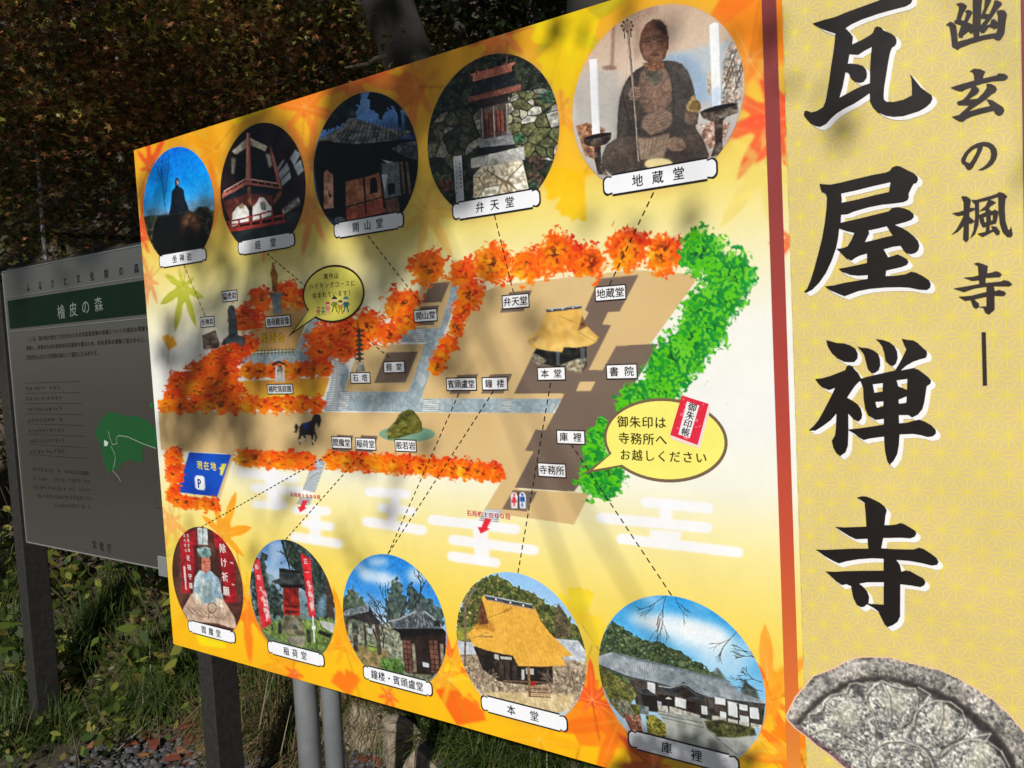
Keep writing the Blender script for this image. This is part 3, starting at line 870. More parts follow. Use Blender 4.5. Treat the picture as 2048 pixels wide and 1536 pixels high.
# ---- loose lettering on the map
letters('lettering_edge', row('展望台', M1(905, 930)[0], M1(1112, 918)[0], 20), 5.6, (84, 56, 20), sign, 0.055)
letters('lettering', row('展望台', M1(905, 930)[0], M1(1112, 918)[0], 20), 6.2, (252, 196, 40), sign, 0.012)
letters('lettering', row('現在地', M4(388, 612)[0], M4(556, 628)[0], 18), 6, (250, 235, 90), sign, 0.022)
letters('lettering', row('P', M4(385, 760)[0], M4(440, 762)[0], 25), 6, (20, 60, 150), sign, 0.02)
letters('lettering', row('石段約1000段', (582, 988), (643, 994), 9.5), 6, (226, 40, 80), sign, 0.012)
letters('lettering', row('石段約1000段', (935, 1025), (1023, 1033), 12.5), 6, (220, 50, 90), sign, 0.012)

# ---- speech bubbles
def bubble(c, rx, ry, tail, edge, fill, bw):
    cb = B1(*c); hx = abs(B1(c[0] + rx, c[1])[0] - B1(c[0] - rx, c[1])[0]) / 2; hz = abs(B1(c[0], c[1] - ry)[1] - B1(c[0], c[1] + ry)[1]) / 2
    tb = B1(*tail)
    a0 = math.atan2((tb[1] - cb[1]) / hz, (tb[0] - cb[0]) / hx)
    def ring(g, tip):
        P = []
        for k in range(57):
            a = a0 + 0.17 + (2 * math.pi - 0.34) * k / 56
            P.append((cb[0] + (hx + g) * math.cos(a), cb[1] + (hz + g) * math.sin(a)))
        P.append(tuple(cb + (tb - cb) * tip))
        return P
    o = flat('speech_bubble', [[ring(0, 1.0)]], 4.3, edge, sign)
    flat('bubble_face', [[ring(-bw, 0.86)]], 4.8, fill, o)
    return o
b1 = bubble((667, 588), 62, 58, M1(1140, 915)[0], (66, 40, 20), (250, 238, 110), 0.0048)
it = row('箕作山', M1(1428, 424)[0], M1(1555, 414)[0], 12.5) + row('ハイキングコースに', M1(1310, 505)[0], M1(1692, 475)[0], 12.5) + row('含まれています！', M1(1333, 580)[0], M1(1672, 553)[0], 12.5)
letters('lettering', it, 5.6, (40, 30, 14), b1, 0.014)
# the hikers: small generic figures with hats
hk = []
for k, (x_, y_, s_, hat, top) in enumerate(((1388, 712, .62, (206, 120, 60), (230, 120, 90)), (1426, 712, .55, (60, 130, 90), (70, 160, 120)), (1465, 690, .9, (214, 70, 70), (240, 150, 130)),
                                            (1520, 660, 1.1, (60, 60, 50), (130, 140, 40)), (1568, 680, .95, (80, 60, 40), (200, 150, 40)), (1614, 660, 1.1, (40, 150, 150), (40, 110, 120)))):
    def q(*v): return B(M1(*[(x_ if j % 2 == 0 else y_) + e * s_ for j, e in enumerate(v)]))
    def disc(ox, oy, r): return q(*sum([[ox + r * math.cos(t), oy + r * math.sin(t)] for t in np.linspace(0, 2 * math.pi, 12, endpoint=False)], []))
    f_ = flat('hiker_figure', [[q(-14, -30, 14, -30, 18, 10, -18, 10)], [q(-12, 10, -2, 10, -14, 50, -24, 50)], [q(2, 10, 12, 10, 24, 48, 14, 50)], [q(-14, -28, -30, -4, -24, 0, -10, -16)], [q(14, -28, 30, -8, 24, -2, 10, -16)]], 5.4, top, b1)
    flat('head', [[disc(0, -42, 17)]], 6.0, (250, 214, 176), f_)
    flat('hat', [[q(-22, -48, -14, -64, 0, -70, 14, -64, 22, -48)]], 6.6, hat, f_)
b2 = bubble((1327, 880), 123, 84, M6(270, 852)[0], (122, 100, 74), (253, 244, 122), 0.0052)
it = row('御朱印は', M6(552, 422)[0], M6(962, 432)[0], 25) + row('寺務所へ', M6(562, 556)[0], M6(968, 572)[0], 25) + row('お越しください', M6(572, 692)[0], M6(1298, 720)[0], 24)
letters('lettering', it, 5.6, (66, 50, 16), b2, 0.02)
bk = flat('stamp_booklet', [[B(M6(1085, 205, 1305, 275, 1320, 315, 1230, 637, 1010, 567, 988, 530))]], 5.8, (250, 226, 222), sign)
flat('cover', [[B(M6(1085, 205, 1305, 275, 1215, 612, 990, 530))]], 6.3, (232, 44, 70), bk)
dots = []
for k in range(26):
    u, v = rng.random(), rng.random()
    p = M6(1085, 205)[0] + (M6(1305, 275)[0] - M6(1085, 205)[0]) * (0.06 + .88 * u) + (M6(990, 530)[0] - M6(1085, 205)[0]) * (0.05 + .9 * v)
    r_ = rng.choice([1.2, 2.0, 3.4])
    dots.append([B([(p[0] + r_ * math.cos(t), p[1] + r_ * math.sin(t)) for t in np.linspace(0, 6.28, 9)[:-1]])])
flat('dot_pattern', dots, 6.8, (246, 120, 130), bk)
flat('title_slip', [[B(M6(1130, 255, 1228, 290, 1150, 555, 1058, 525))]], 7.3, (250, 246, 246), bk)
pa, pb = B(M6(1172, 302))[0], B(M6(1117, 506))[0]
ang = math.atan2(pb[1] - pa[1], pb[0] - pa[0]) + math.pi / 2
letters('lettering', [(c_, *(pa + (pb - pa) * k / 3), 0.0150, 0.0150, ang) for k, c_ in enumerate('御朱印帳')], 7.9, (30, 26, 34), bk, 0.02)
# ================================================================ the ten round photographs printed on the board
PLATE_AT = ((366, 516), (533, 488), (737, 451), (991, 410), (1317, 355), (424, 1262.5), (592, 1306), (795, 1360), (1047, 1425), (1364, 1502))
def disc_canvas(k, step=1.35):
    cx_, cz_ = CIRC[k]
    (l_, r_, t_) = PHOTO[k]
    pw = r_[0] - l_[0]
    n = int(pw / step)
    xs = np.linspace(cx_ - PR, cx_ + PR, n)
    ph = (t_[1] + 0) ; hp = pw * 1.15
    zs = np.linspace(cz_ + PR, cz_ - PR, int(max(hp, 190) / step))
    return Canvas('photo_print', xs, zs)
def vgrad(z_pairs):
    def f(cv_, sl_):
        ys = np.linspace(0, 1, cv_.h)[sl_[0]]
        k = [p[0] for p in z_pairs]
        c = np.stack([np.interp(ys, k, [p[1][q] for p in z_pairs]) for q in range(3)], -1)
        return np.repeat(c[:, None, :], sl_[1].stop - sl_[1].start, 1)
    return f
def finish(cv, k, boost, grain=0.26):
    m_ = cv.C.mean(-1, keepdims=True)
    busy = np.clip((190 - m_) / 90, .15, 1)            # film grain and fine detail live in the darker, busier parts
    cv.C *= 1 + busy * (grain * (noise(cv.h, cv.w, .6, k + 40) - .5) + .9 * grain * (noise(cv.h, cv.w, 1.5, k + 80) - .5))[..., None]
    cv.C += (blur(m_[..., 0], 1.2) - m_[..., 0])[..., None] * -.6
    cv.build(4, sign, boost, (*CIRC[k], PR), B1(*PLATE_AT[k])[1])
WOODS = [(20, 30, 24), (40, 56, 40), (72, 84, 56), (30, 40, 34), (96, 108, 72)]

# 1 a monk sitting on a rock against the sky
Z = fr(280, 280, 6.4); cv = disc_canvas(0)
cv.all(vgrad([(0, (0, 120, 250)), (.3, (0, 150, 255)), (.5, (70, 175, 250)), (.62, (130, 190, 235)), (.72, (120, 160, 180)), (1, (60, 80, 80))]))
cv.poly(Z(60, 900, 200, 860, 380, 900, 640, 780, 800, 740, 960, 760, 960, 1000, 60, 1010), (96, 128, 150), .75, 3)
cv.poly(Z(60, 980, 300, 960, 640, 930, 960, 900, 960, 1500, 60, 1500), [(44, 52, 36), (86, 92, 60), (30, 34, 26)], 1, 1, 2)
cv.poly(Z(690, 930, 760, 860, 860, 850, 930, 930, 950, 1300, 700, 1200), [(18, 20, 14), (60, 66, 40), (14, 14, 10)], 1, 1, 1.5)
cv.poly(Z(240, 980, 400, 960, 640, 905, 760, 980, 840, 1150, 900, 1300, 820, 1480, 260, 1480, 160, 1300, 190, 1100), [(8, 8, 8), (14, 12, 10)], 1, 1)
cv.poly(Z(560, 960, 680, 930, 770, 1010, 800, 1140, 740, 1220, 600, 1160, 540, 1060), [(110, 70, 40), (150, 100, 60), (60, 36, 20)], .85, 3, 4)
cv.poly(Z(575, 1120, 650, 1080, 720, 1150, 700, 1260, 600, 1260), (10, 8, 8), .8, 2)
cv.poly(Z(380, 970, 410, 800, 415, 690, 430, 640, 470, 605, 530, 605, 575, 650, 585, 760, 620, 840, 640, 910), [(10, 14, 24), (20, 26, 38)], 1, .6)
cv.ell(Z(484, 540)[0], 5, 9, (60, 60, 70), 1, .5); cv.poly(Z(478, 520, 506, 525, 508, 560, 490, 580), (224, 170, 160), .9, .7); cv.poly(Z(462, 580, 500, 580, 515, 615, 455, 615), (14, 20, 30))
for P in (Z(350, 970, 320, 780, 300, 560, 280, 420, 300, 250, 330, 120), Z(322, 770, 350, 560, 370, 380, 390, 200), Z(300, 560, 250, 440, 230, 330)):
    cv.line(P, 1.1, (20, 60, 110), .8)
r2 = np.random.default_rng(3)
for k in range(70):
    p = Z(r2.uniform(220, 410), r2.uniform(130, 520))[0]
    cv.ell(p, r2.uniform(.5, 1.5), r2.uniform(.6, 1.8), (20, 70, 150), .6, .3)
finish(cv, 0, 1.15)

# 2 sutra hall interior with a red-railed octagonal case
Z = fr(430, 230, 5.486); cv = disc_canvas(1)
cv.all([(24, 16, 16), (40, 26, 26), (16, 12, 14)], 10)
RED, PNK = (150, 66, 54), (206, 128, 116)
cv.poly(Z(230, 450, 360, 340, 580, 380, 640, 560, 670, 740, 230, 740), [(14, 14, 16), (24, 24, 26)], 1, 1, 6)
CRM = [(206, 196, 170), (150, 140, 120), (226, 220, 196)]
cv.poly(Z(195, 400, 365, 250, 365, 350, 240, 440), CRM, 1, .5, 4); cv.poly(Z(390, 250, 585, 345, 560, 400, 390, 330), CRM, 1, .5, 4)
cv.poly(Z(185, 470, 240, 480, 220, 650, 190, 640), CRM, .8, 1, 4); cv.poly(Z(565, 420, 620, 440, 640, 560, 600, 580), CRM, .8, 1, 4)
for P in (Z(830, 480, 890, 380, 950, 430, 880, 560), Z(870, 560, 950, 490, 985, 610, 920, 670), Z(690, 580, 760, 490, 770, 500, 700, 630), Z(700, 650, 800, 520, 830, 600, 720, 720), Z(730, 720, 830, 620, 845, 690, 740, 790)):
    cv.poly(P, [(128, 140, 146), (168, 176, 178)], 1, .6, 8)
cv.poly(Z(355, 200, 388, 200, 405, 680, 405, 760, 345, 760), PNK, 1, .5); cv.poly(Z(375, 200, 392, 200, 410, 760, 390, 760), (140, 74, 66), .9, .4)
cv.poly(Z(600, 340, 625, 340, 710, 640, 740, 810, 690, 780, 670, 640), [(130, 70, 62), (190, 110, 100)], 1, .5, 8)
cv.poly(Z(85, 880, 110, 830, 350, 690, 690, 745, 745, 800, 720, 815, 385, 770, 345, 775, 90, 920), (176, 96, 82), 1, .4)
for k in range(5):
    x_ = 130 + 45 * k; y_ = 850 - 27 * k
    cv.poly(Z(x_, y_ - 15, x_ + 34, y_ - 36, x_ + 34, y_ - 16, x_, y_ + 6), (44, 26, 20), 1, .3)
for k in range(4):
    x_ = 412 + 76 * k; y_ = 715 + 12 * k
    cv.poly(Z(x_, y_, x_ + 64, y_ + 10, x_ + 64, y_ + 44, x_, y_ + 32), (50, 32, 24), 1, .3)
cv.line(Z(110, 838, 350, 700, 690, 752), 1.6, (226, 160, 144))
cv.poly(Z(90, 915, 345, 780, 395, 775, 720, 815, 640, 880, 400, 890, 200, 960), [(30, 36, 48), (18, 20, 26)], 1, .8, 6)
cv.poly(Z(100, 950, 380, 860, 640, 880, 640, 1070, 400, 1180, 180, 1200), [(110, 50, 42), (70, 34, 30)], 1, .6, 5)
CW = [(226, 222, 214), (180, 178, 170), (238, 236, 230)]
cv.poly(Z(190, 1230, 200, 1080, 250, 1010, 300, 980, 350, 1000, 385, 1060, 385, 1170), CW, 1, .5, 6)
cv.poly(Z(415, 1170, 420, 1010, 470, 960, 495, 905, 545, 905, 585, 960, 630, 1010, 635, 1100), CW, 1, .5, 6)
cv.poly(Z(262, 990, 320, 960, 330, 1020, 280, 1030), [(70, 80, 66), (140, 110, 70)], .8, .8, 2); cv.poly(Z(500, 960, 560, 950, 570, 1050, 520, 1040), [(90, 70, 60), (150, 120, 90), (60, 80, 70)], .8, .8, 2)
for P in (Z(358, 790, 395, 785, 405, 900, 410, 1000, 380, 960, 370, 870), Z(710, 840, 740, 835, 720, 920, 650, 1000, 640, 960)):
    cv.poly(P, [(170, 110, 70), (90, 56, 40)], 1, .5, 2)
cv.poly(Z(380, 1000, 420, 1000, 420, 1180, 385, 1180), (30, 18, 16), 1, .5)
for a_, b_ in (((130, 1180), (640, 1050)), ((150, 1215), (760, 1100)), ((160, 1265), (800, 1170))):
    cv.line([Z(*a_)[0], Z((a_[0] + b_[0]) / 2, (a_[1] + b_[1]) / 2 + 6)[0], Z(*b_)[0]], 3.4 if a_[1] < 1250 else 8, (150, 48, 40))
for x_ in (165, 270, 400, 510, 640, 760):
    cv.line(Z(x_, 1180 - (x_ - 130) * .22, x_ + 4, 1260 - (x_ - 130) * .16), 4, (136, 44, 38))
cv.poly(Z(190, 1290, 800, 1180, 880, 1260, 600, 1380, 270, 1390), [(34, 44, 44), (22, 28, 30)], 1, .6, 5)
cv.poly(Z(740, 1040, 930, 900, 945, 980, 760, 1090), [(200, 200, 196), (130, 120, 96)], .9, 1, 2); cv.poly(Z(770, 1100, 940, 1050, 900, 1230, 800, 1240), [(50, 56, 56), (34, 36, 38)], 1, .8, 6)
for k in range(9): cv.line(Z(815 + 13 * k, 1020 - 11 * k, 822 + 13 * k, 950 - 8 * k), 1, (90, 90, 96), .8)
finish(cv, 1, 1.35)

# 3 founder's hall: tiled pyramid roof, lit wooden doors
Z = fr(620, 170, 5.12); cv = disc_canvas(2)
cv.all(vgrad([(0, (54, 100, 176)), (.2, (92, 140, 200)), (.32, (50, 84, 140)), (1, (30, 40, 60))]))
cv.poly(Z(540, 60, 600, 60, 640, 250, 560, 300, 510, 260), (150, 180, 220), .6, 5)
cv.poly(Z(100, 500, 130, 380, 240, 200, 400, 90, 540, 60, 520, 160, 480, 250, 460, 330, 300, 420), [(16, 22, 26), (30, 40, 40), (14, 18, 20)], .97, 1, 2, rag=3)
cv.poly(Z(600, 60, 780, 60, 900, 160, 990, 280, 940, 300, 870, 240, 770, 260, 740, 350, 690, 310, 640, 270, 600, 180), [(12, 18, 20), (28, 36, 38), (12, 16, 18)], .97, 1, 2, rag=3)
cv.poly(Z(900, 260, 940, 280, 945, 430, 915, 430), (14, 16, 18), 1, .6); cv.poly(Z(980, 300, 1060, 360, 1090, 560, 980, 460), [(16, 22, 24), (30, 40, 44)], 1, 1, 2)
cv.poly(Z(35, 800, 90, 600, 110, 560, 1110, 560, 1110, 1200, 900, 1330, 300, 1420, 130, 1300), [(12, 10, 10), (22, 18, 16), (8, 8, 8)], 1, 1, 8)
TL = [(70, 74, 76), (110, 112, 108), (56, 60, 62), (130, 130, 124)]
roof = Z(180, 520, 260, 470, 330, 440, 400, 350, 480, 345, 640, 400, 800, 440, 960, 465, 1050, 470, 1000, 530, 880, 565, 700, 590, 480, 605, 260, 590, 180, 560)
cv.poly(roof, TL, 1, .4, 3)
for k in range(17):
    t = k / 16
    a_ = Z(360 + 590 * t, 430 - 80 * min(t * 3, 1) + 105 * max(t - .3, 0))[0]; b_ = Z(230 + 730 * t, 590 + 18 * math.sin(t * 3.1) - 60 * t * t)[0]
    cv.line([a_, (a_ + b_) / 2 + [0, 3], b_], 1.4, (26, 28, 30), .85)
for k in range(5):
    cv.line([Z(300 + 40 * k, 560 - 45 * k)[0], Z(620, 575 - 42 * k)[0], Z(960 - 60 * k, 540 - 26 * k)[0]], .9, (36, 38, 40), .55)
cv.poly(Z(105, 540, 190, 530, 290, 470, 350, 430, 400, 345, 440, 330, 430, 370, 380, 440, 250, 520, 240, 570, 120, 575), [(130, 132, 126), (170, 170, 160), (96, 98, 96)], 1, .5, 3)
cv.poly(Z(410, 340, 420, 270, 470, 260, 490, 340), [(70, 74, 76), (40, 44, 46)], 1, .5, 3)
cv.poly(Z(840, 660, 960, 590, 1100, 570, 1110, 770, 1000, 740), [(60, 66, 70), (100, 106, 110), (44, 48, 52)], 1, .5, 2)
for k in range(8): cv.line(Z(880 + 26 * k, 650 - 6 * k, 960 + 24 * k, 740 + 3 * k), 1, (24, 26, 30), .7)
WD = [(150, 92, 60), (176, 116, 80), (126, 76, 50)]
cv.poly(Z(370, 990, 560, 950, 720, 900, 760, 1090, 770, 1260, 800, 1300, 390, 1390, 370, 1250), WD, 1, .5, 5)
cv.poly(Z(380, 1270, 760, 1160, 770, 1300, 390, 1400), [(130, 60, 44), (160, 80, 60)], 1, .5, 4)
for P in (Z(548, 960, 570, 950, 590, 1330, 575, 1330), Z(365, 1250, 760, 1140, 760, 1150, 365, 1265), Z(350, 980, 372, 980, 380, 1400, 350, 1400), Z(720, 900, 740, 890, 775, 1260, 760, 1260)):
    cv.poly(P, (18, 12, 10), 1, .4)
cv.poly(Z(620, 1120, 625, 980, 650, 945, 680, 950, 695, 990, 700, 1100), (12, 10, 12), 1, .5)
cv.poly(Z(250, 900, 350, 940, 360, 1400, 250, 1400), (8, 8, 8), 1, .6)
cv.poly(Z(150, 900, 180, 870, 245, 920, 250, 1260, 150, 1270), [(196, 140, 112), (226, 170, 140), (150, 100, 80)], 1, .5, 5); cv.poly(Z(195, 1080, 230, 1140, 205, 1155), (14, 10, 10))
cv.poly(Z(735, 800, 920, 790, 940, 1130, 770, 1170), [(110, 116, 118), (90, 96, 98)], 1, .6, 10); cv.poly(Z(740, 920, 805, 915, 775, 1110), (176, 182, 184), 1, .4); cv.poly(Z(800, 1015, 875, 1005, 885, 1110, 808, 1130), (14, 16, 20), 1, .4); cv.poly(Z(735, 765, 880, 795, 800, 800), (190, 196, 196), .9, .4)
for x_ in (930, 985): cv.poly(Z(x_, 790, x_ + 26, 790, x_ + 60, 1110, x_ + 34, 1115), [(110, 90, 70), (70, 56, 46)], 1, .4, 4)
cv.poly(Z(770, 1180, 910, 1150, 930, 1310, 800, 1320), [(110, 76, 60), (80, 56, 46)], 1, .5, 4); cv.ell(Z(310, 1390)[0], 11, 8, (70, 84, 90), 1, .8)
finish(cv, 2, 1.3)

# 4 small shrine against a stone wall
Z = fr(600, 0, 3.413); cv = disc_canvas(3)
cv.all([(24, 28, 22), (44, 50, 38), (18, 22, 18), (64, 72, 54)], 3)
r4 = np.random.default_rng(4)
for k in range(260):
    q = Z(r4.uniform(880, 1770), r4.uniform(350, 760))[0]
    cv.ell(q, r4.uniform(1, 3), r4.uniform(.8, 2), [(30, 40, 30), (60, 74, 56), (90, 104, 84), (20, 26, 22)][k % 4], .7, .4)
def rubble(P, cols_, n, seed, gapc=(26, 26, 22)):
    r = cv.mask(P, .5)
    sl_, al = r
    h, w = al.shape
    rs = np.random.default_rng(seed)
    X, Y = np.meshgrid(np.arange(w), np.arange(h))
    sx = rs.uniform(0, w, n); sy = rs.uniform(0, h, n)
    D = np.stack([np.hypot(X - a_, (Y - b_) * 1.2) for a_, b_ in zip(sx, sy)])
    o = np.sort(D, 0); wh = D.argmin(0)
    cc = np.array(cols_, float)[rs.integers(0, len(cols_), n)][wh]
    tx = (.75 + .5 * noise(h, w, 1.6, seed))[..., None]
    e = np.clip((o[1] - o[0]) / 2.6, 0, 1)[..., None]
    paint = cc * tx * e + np.array(gapc) * (1 - e)
    cv.C[sl_] = cv.C[sl_] * (1 - al[..., None]) + paint * al[..., None]
rubble(Z(1430, 640, 1700, 600, 1775, 760, 1770, 1100, 1540, 1080, 1420, 920), [(96, 96, 62), (126, 122, 96), (150, 146, 130), (84, 88, 56), (170, 168, 156)], 46, 11)
rubble(Z(880, 900, 960, 780, 1240, 720, 1240, 980, 1120, 1080, 1060, 1300, 960, 1250, 880, 1050), [(50, 52, 40), (80, 80, 62), (36, 38, 32), (120, 118, 106)], 50, 12)
for p, r_, cc in (((1700, 660), 16, (60, 130, 100)), ((1500, 950), 13, (60, 120, 80)), ((1600, 1230), 20, (130, 96, 80)), ((1620, 1110), 18, (120, 84, 70)), ((1590, 1270), 12, (60, 110, 80)), ((1000, 1270), 16, (150, 80, 64))):
    cv.ell(Z(*p)[0], r_, r_ * .8, [cc, tuple(int(q * .5) for q in cc), (40, 40, 34)], .85, 1.5, 1.5)
cv.poly(Z(1190, 1200, 1240, 1140, 1520, 1090, 1565, 1290, 1500, 1320, 1190, 1350), [(190, 178, 150), (214, 204, 180)], 1, .5, 5)
rubble(Z(1190, 1200, 1240, 1150, 1520, 1095, 1565, 1290, 1500, 1320, 1190, 1350), [(200, 190, 166), (220, 212, 190), (186, 172, 144)], 9, 15, (120, 96, 70))
cv.poly(Z(1170, 1085, 1535, 1000, 1540, 1090, 1172, 1150), [(188, 186, 180), (160, 160, 152), (206, 204, 198)], 1, .4, 3)
cv.poly(Z(1220, 1040, 1470, 980, 1475, 1005, 1225, 1060), (30, 30, 34), 1, .4)
for k, (a_, b_) in enumerate(((960, 1010), (925, 965))):
    cv.poly(Z(1230 + 12 * k, a_ + 5, 1455 - 10 * k, a_ - 30, 1470 - 14 * k, b_ - 25, 1228 + 12 * k, b_), [(150, 150, 150), (110, 112, 114)], 1, .4, 5)
cv.poly(Z(1230, 740, 1425, 680, 1425, 920, 1245, 955), [(60, 50, 46), (84, 72, 66)], 1, .4, 5)
cv.poly(Z(1255, 780, 1400, 750, 1400, 900, 1270, 930), [(120, 60, 44), (80, 44, 36)], 1, .4, 4)
for k in range(6): cv.line(Z(1262 + 27 * k, 775 - 6 * k, 1272 + 26 * k, 925 - 6 * k), 2, (30, 26, 26), .9)
for x_ in (1245, 1325, 1415): cv.line(Z(x_, 745 - (x_ - 1245) * .2, x_ + 8, 950 - (x_ - 1245) * .2), 2.6, (130, 126, 124))
cv.poly(Z(1150, 670, 1180, 640, 1510, 570, 1520, 620, 1420, 650, 1420, 700, 1240, 740, 1160, 700), [(34, 28, 28), (50, 40, 38)], 1, .5, 5)
cv.poly(Z(1150, 665, 1512, 575, 1515, 618, 1155, 700), [(110, 66, 54), (140, 86, 70)], 1, .5, 5)
cv.poly(Z(1172, 565, 1470, 490, 1490, 580, 1180, 650), [(34, 38, 42), (54, 58, 60), (26, 28, 32)], 1, .5, 2)
cv.poly(Z(1165, 510, 1470, 425, 1475, 435, 1450, 455, 1452, 490, 1185, 560, 1185, 525), [(170, 96, 78), (196, 120, 98)], 1, .4, 5)
for k in range(4): cv.ell(Z(1222 + 62 * k, 492 - 17 * k)[0], 2.2, 2.4, (150, 90, 74)); cv.line(Z(1210, 430, 1212, 520), 1.6, (100, 60, 50)); cv.line(Z(1420, 370, 1412, 460), 1.6, (120, 80, 70))
cv.poly(Z(1052, 1070, 1108, 1062, 1125, 1370, 1070, 1385), [(196, 198, 202), (176, 178, 184)], 1, .4, 8)
for k in range(7): cv.ell(Z(1096 + k * 1.5, 1120 + 26 * k)[0], 1.4, 2, (60, 60, 70), .8); cv.ell(Z(1068 + k * 1.5, 1105 + 36 * k)[0], 1, 2, (90, 90, 100), .7)
finish(cv, 3, 1.2)

# 5 seated wooden statue with staff and jewel between two candles
Z = fr(1100, 0, 3.413); cv = disc_canvas(4)
cv.all(vgrad([(0, (206, 176, 150)), (.3, (224, 200, 178)), (.5, (206, 204, 200)), (.8, (190, 184, 180)), (1, (150, 130, 116))]))
cv.poly(Z(640, 420, 1000, 330, 1320, 260, 1320, 700, 1000, 700), [(196, 206, 214), (176, 190, 204)], .9, 3, 20); cv.poly(Z(760, 400, 900, 360, 1010, 420, 1080, 560, 1090, 700, 900, 700), (150, 176, 204), .8, 4)
cv.poly(Z(170, 520, 460, 440, 480, 900, 190, 960), [(206, 198, 190), (190, 184, 178)], .8, 4, 20); cv.poly(Z(430, 140, 450, 140, 440, 470, 415, 470), (150, 110, 90), .7, 1.5); cv.ell(Z(410, 465)[0], 15, 5, (156, 116, 96), .8, 1)
cv.poly(Z(560, 60, 700, 20, 760, 90, 640, 140, 620, 400, 570, 400), (150, 116, 100), .45, 4)
for k in range(5): cv.line(Z(560 + 60 * k, 20, 520 + 52 * k, 560), 1, (150, 130, 116), .4)
cv.poly(Z(180, 860, 260, 840, 380, 880, 330, 1100, 240, 1060), [(150, 96, 60), (206, 150, 110), (110, 66, 44)], .9, 1, 2.5)
FL = [(236, 226, 210), (190, 176, 160), (130, 110, 96), (216, 180, 156), (110, 116, 120)]
cv.poly(Z(1180, 440, 1240, 280, 1300, 330, 1325, 560, 1300, 740, 1170, 720), FL, .95, 1, 2); cv.poly(Z(1080, 490, 1110, 480, 1105, 660, 1080, 640), [(226, 206, 170), (180, 150, 116)], .9, 1, 2)
for k in range(9):
    x_, y_ = 1185 + 14 * k, 640 - 36 * (k % 5)
    cv.line(Z(x_, y_, x_ + 22, y_ - 50, x_ + 14, y_ - 100, x_ + 40, y_ - 150), 2.2, (96, 84, 80), .8)
cv.poly(Z(1020, 860, 1140, 820, 1230, 840, 1200, 960, 1100, 1020, 1040, 950), [(230, 214, 196), (190, 130, 110), (120, 80, 70)], .95, 1, 2.4)
RB = [(66, 60, 56), (76, 68, 63), (58, 52, 49)]
def folds(lines, w, dk, lt, a_=.7):
    for L_ in lines:
        P_ = Z(*L_)
        cv.line(P_, w, dk, a_, .7); cv.line(P_ + [1.6, .6], w * .7, lt, a_ * .7, .7)
body = Z(460, 960, 464, 850, 470, 740, 482, 660, 505, 590, 540, 530, 590, 480, 645, 448, 720, 425, 800, 415, 860, 420, 905, 440, 945, 490, 972, 560, 990, 620, 996, 700, 992, 780, 1000, 880, 960, 960)
cv.poly(body, RB, 1, .8, 16)
cv.poly(Z(470, 740, 505, 600, 560, 520, 600, 500, 560, 640, 540, 800, 520, 930, 465, 950), (92, 82, 75), .55, 5)
cv.poly(Z(860, 430, 930, 480, 960, 560, 900, 560, 870, 500), (104, 92, 84), .6, 5)
lap = Z(350, 1140, 362, 1060, 390, 990, 460, 945, 540, 935, 620, 930, 760, 915, 900, 895, 1000, 880, 1035, 930, 1065, 990, 1090, 1060, 1060, 1130, 900, 1165, 700, 1180, 560, 1190, 420, 1190)
cv.poly(lap, [(72, 62, 55), (86, 75, 66), (62, 53, 48)], 1, .8, 18)
cv.poly(Z(380, 1000, 470, 950, 560, 945, 520, 1010, 440, 1090, 370, 1120), (110, 97, 86), .55, 6); cv.poly(Z(900, 920, 1000, 900, 1050, 980, 980, 1010, 900, 980), (108, 95, 84), .5, 6)
folds([(500 + 9 * k, 640 + 34 * k, 520 + 10 * k, 720 + 30 * k, 512 + 12 * k, 800 + 20 * k, 500 + 14 * k, 880 + 10 * k) for k in range(5)], 1.8, (46, 41, 39), (104, 94, 86))
folds([(870 + 6 * k, 500 + 26 * k, 925 + 4 * k, 560 + 26 * k, 965 + 2 * k, 640 + 24 * k, 980, 720 + 20 * k) for k in range(7)], 1.7, (44, 40, 38), (108, 98, 90))
folds([(430 + 10 * k, 1010 + 18 * k, 520 + 16 * k, 1075 + 12 * k, 640 + 16 * k, 1095 + 9 * k, 760 + 16 * k, 1080 + 9 * k) for k in range(6)], 2, (48, 41, 38), (120, 106, 94))
folds([(880 + 24 * k, 960 + 10 * k, 940 + 22 * k, 1030 + 8 * k, 1000 + 14 * k, 1090) for k in range(4)], 1.8, (48, 41, 38), (112, 98, 88))
cv.poly(Z(618, 500, 660, 470, 720, 460, 790, 470, 825, 520, 842, 600, 836, 680, 800, 740, 720, 775, 650, 765, 618, 700, 606, 600), [(128, 102, 86), (136, 109, 92), (120, 96, 82)], 1, 1.5, 16)
cv.poly(Z(690, 600, 760, 590, 770, 690, 700, 720), (150, 116, 98), .55, 6); cv.poly(Z(612, 560, 640, 520, 650, 700, 626, 720), (92, 76, 66), .6, 4)
cv.poly(Z(640, 478, 770, 470, 772, 540, 730, 600, 690, 570, 655, 530), [(84, 84, 74), (104, 100, 88), (74, 74, 66)], .85, 1.4, 2, rag=2)
cv.poly(Z(628, 870, 640, 800, 700, 768, 780, 745, 840, 780, 836, 850, 770, 900, 690, 925), [(134, 110, 94), (146, 120, 103)], 1, 1.2, 14)
folds([(640, 885 - 24 * k, 700, 890 - 23 * k, 770, 868 - 24 * k, 832, 822 - 22 * k) for k in range(5)], 1.7, (84, 68, 59), (180, 152, 132))
folds([(806 + 10 * k, 470 + 8 * k, 836 + 6 * k, 580 + 10 * k, 846 + 6 * k, 700, 838 + 8 * k, 800) for k in range(3)], 2, (46, 41, 39), (98, 88, 80))
cv.poly(Z(600, 945, 700, 940, 820, 912, 806, 1000, 780, 1075, 700, 1085, 620, 1092), [(152, 129, 110), (164, 140, 119)], .95, 1.5, 14)
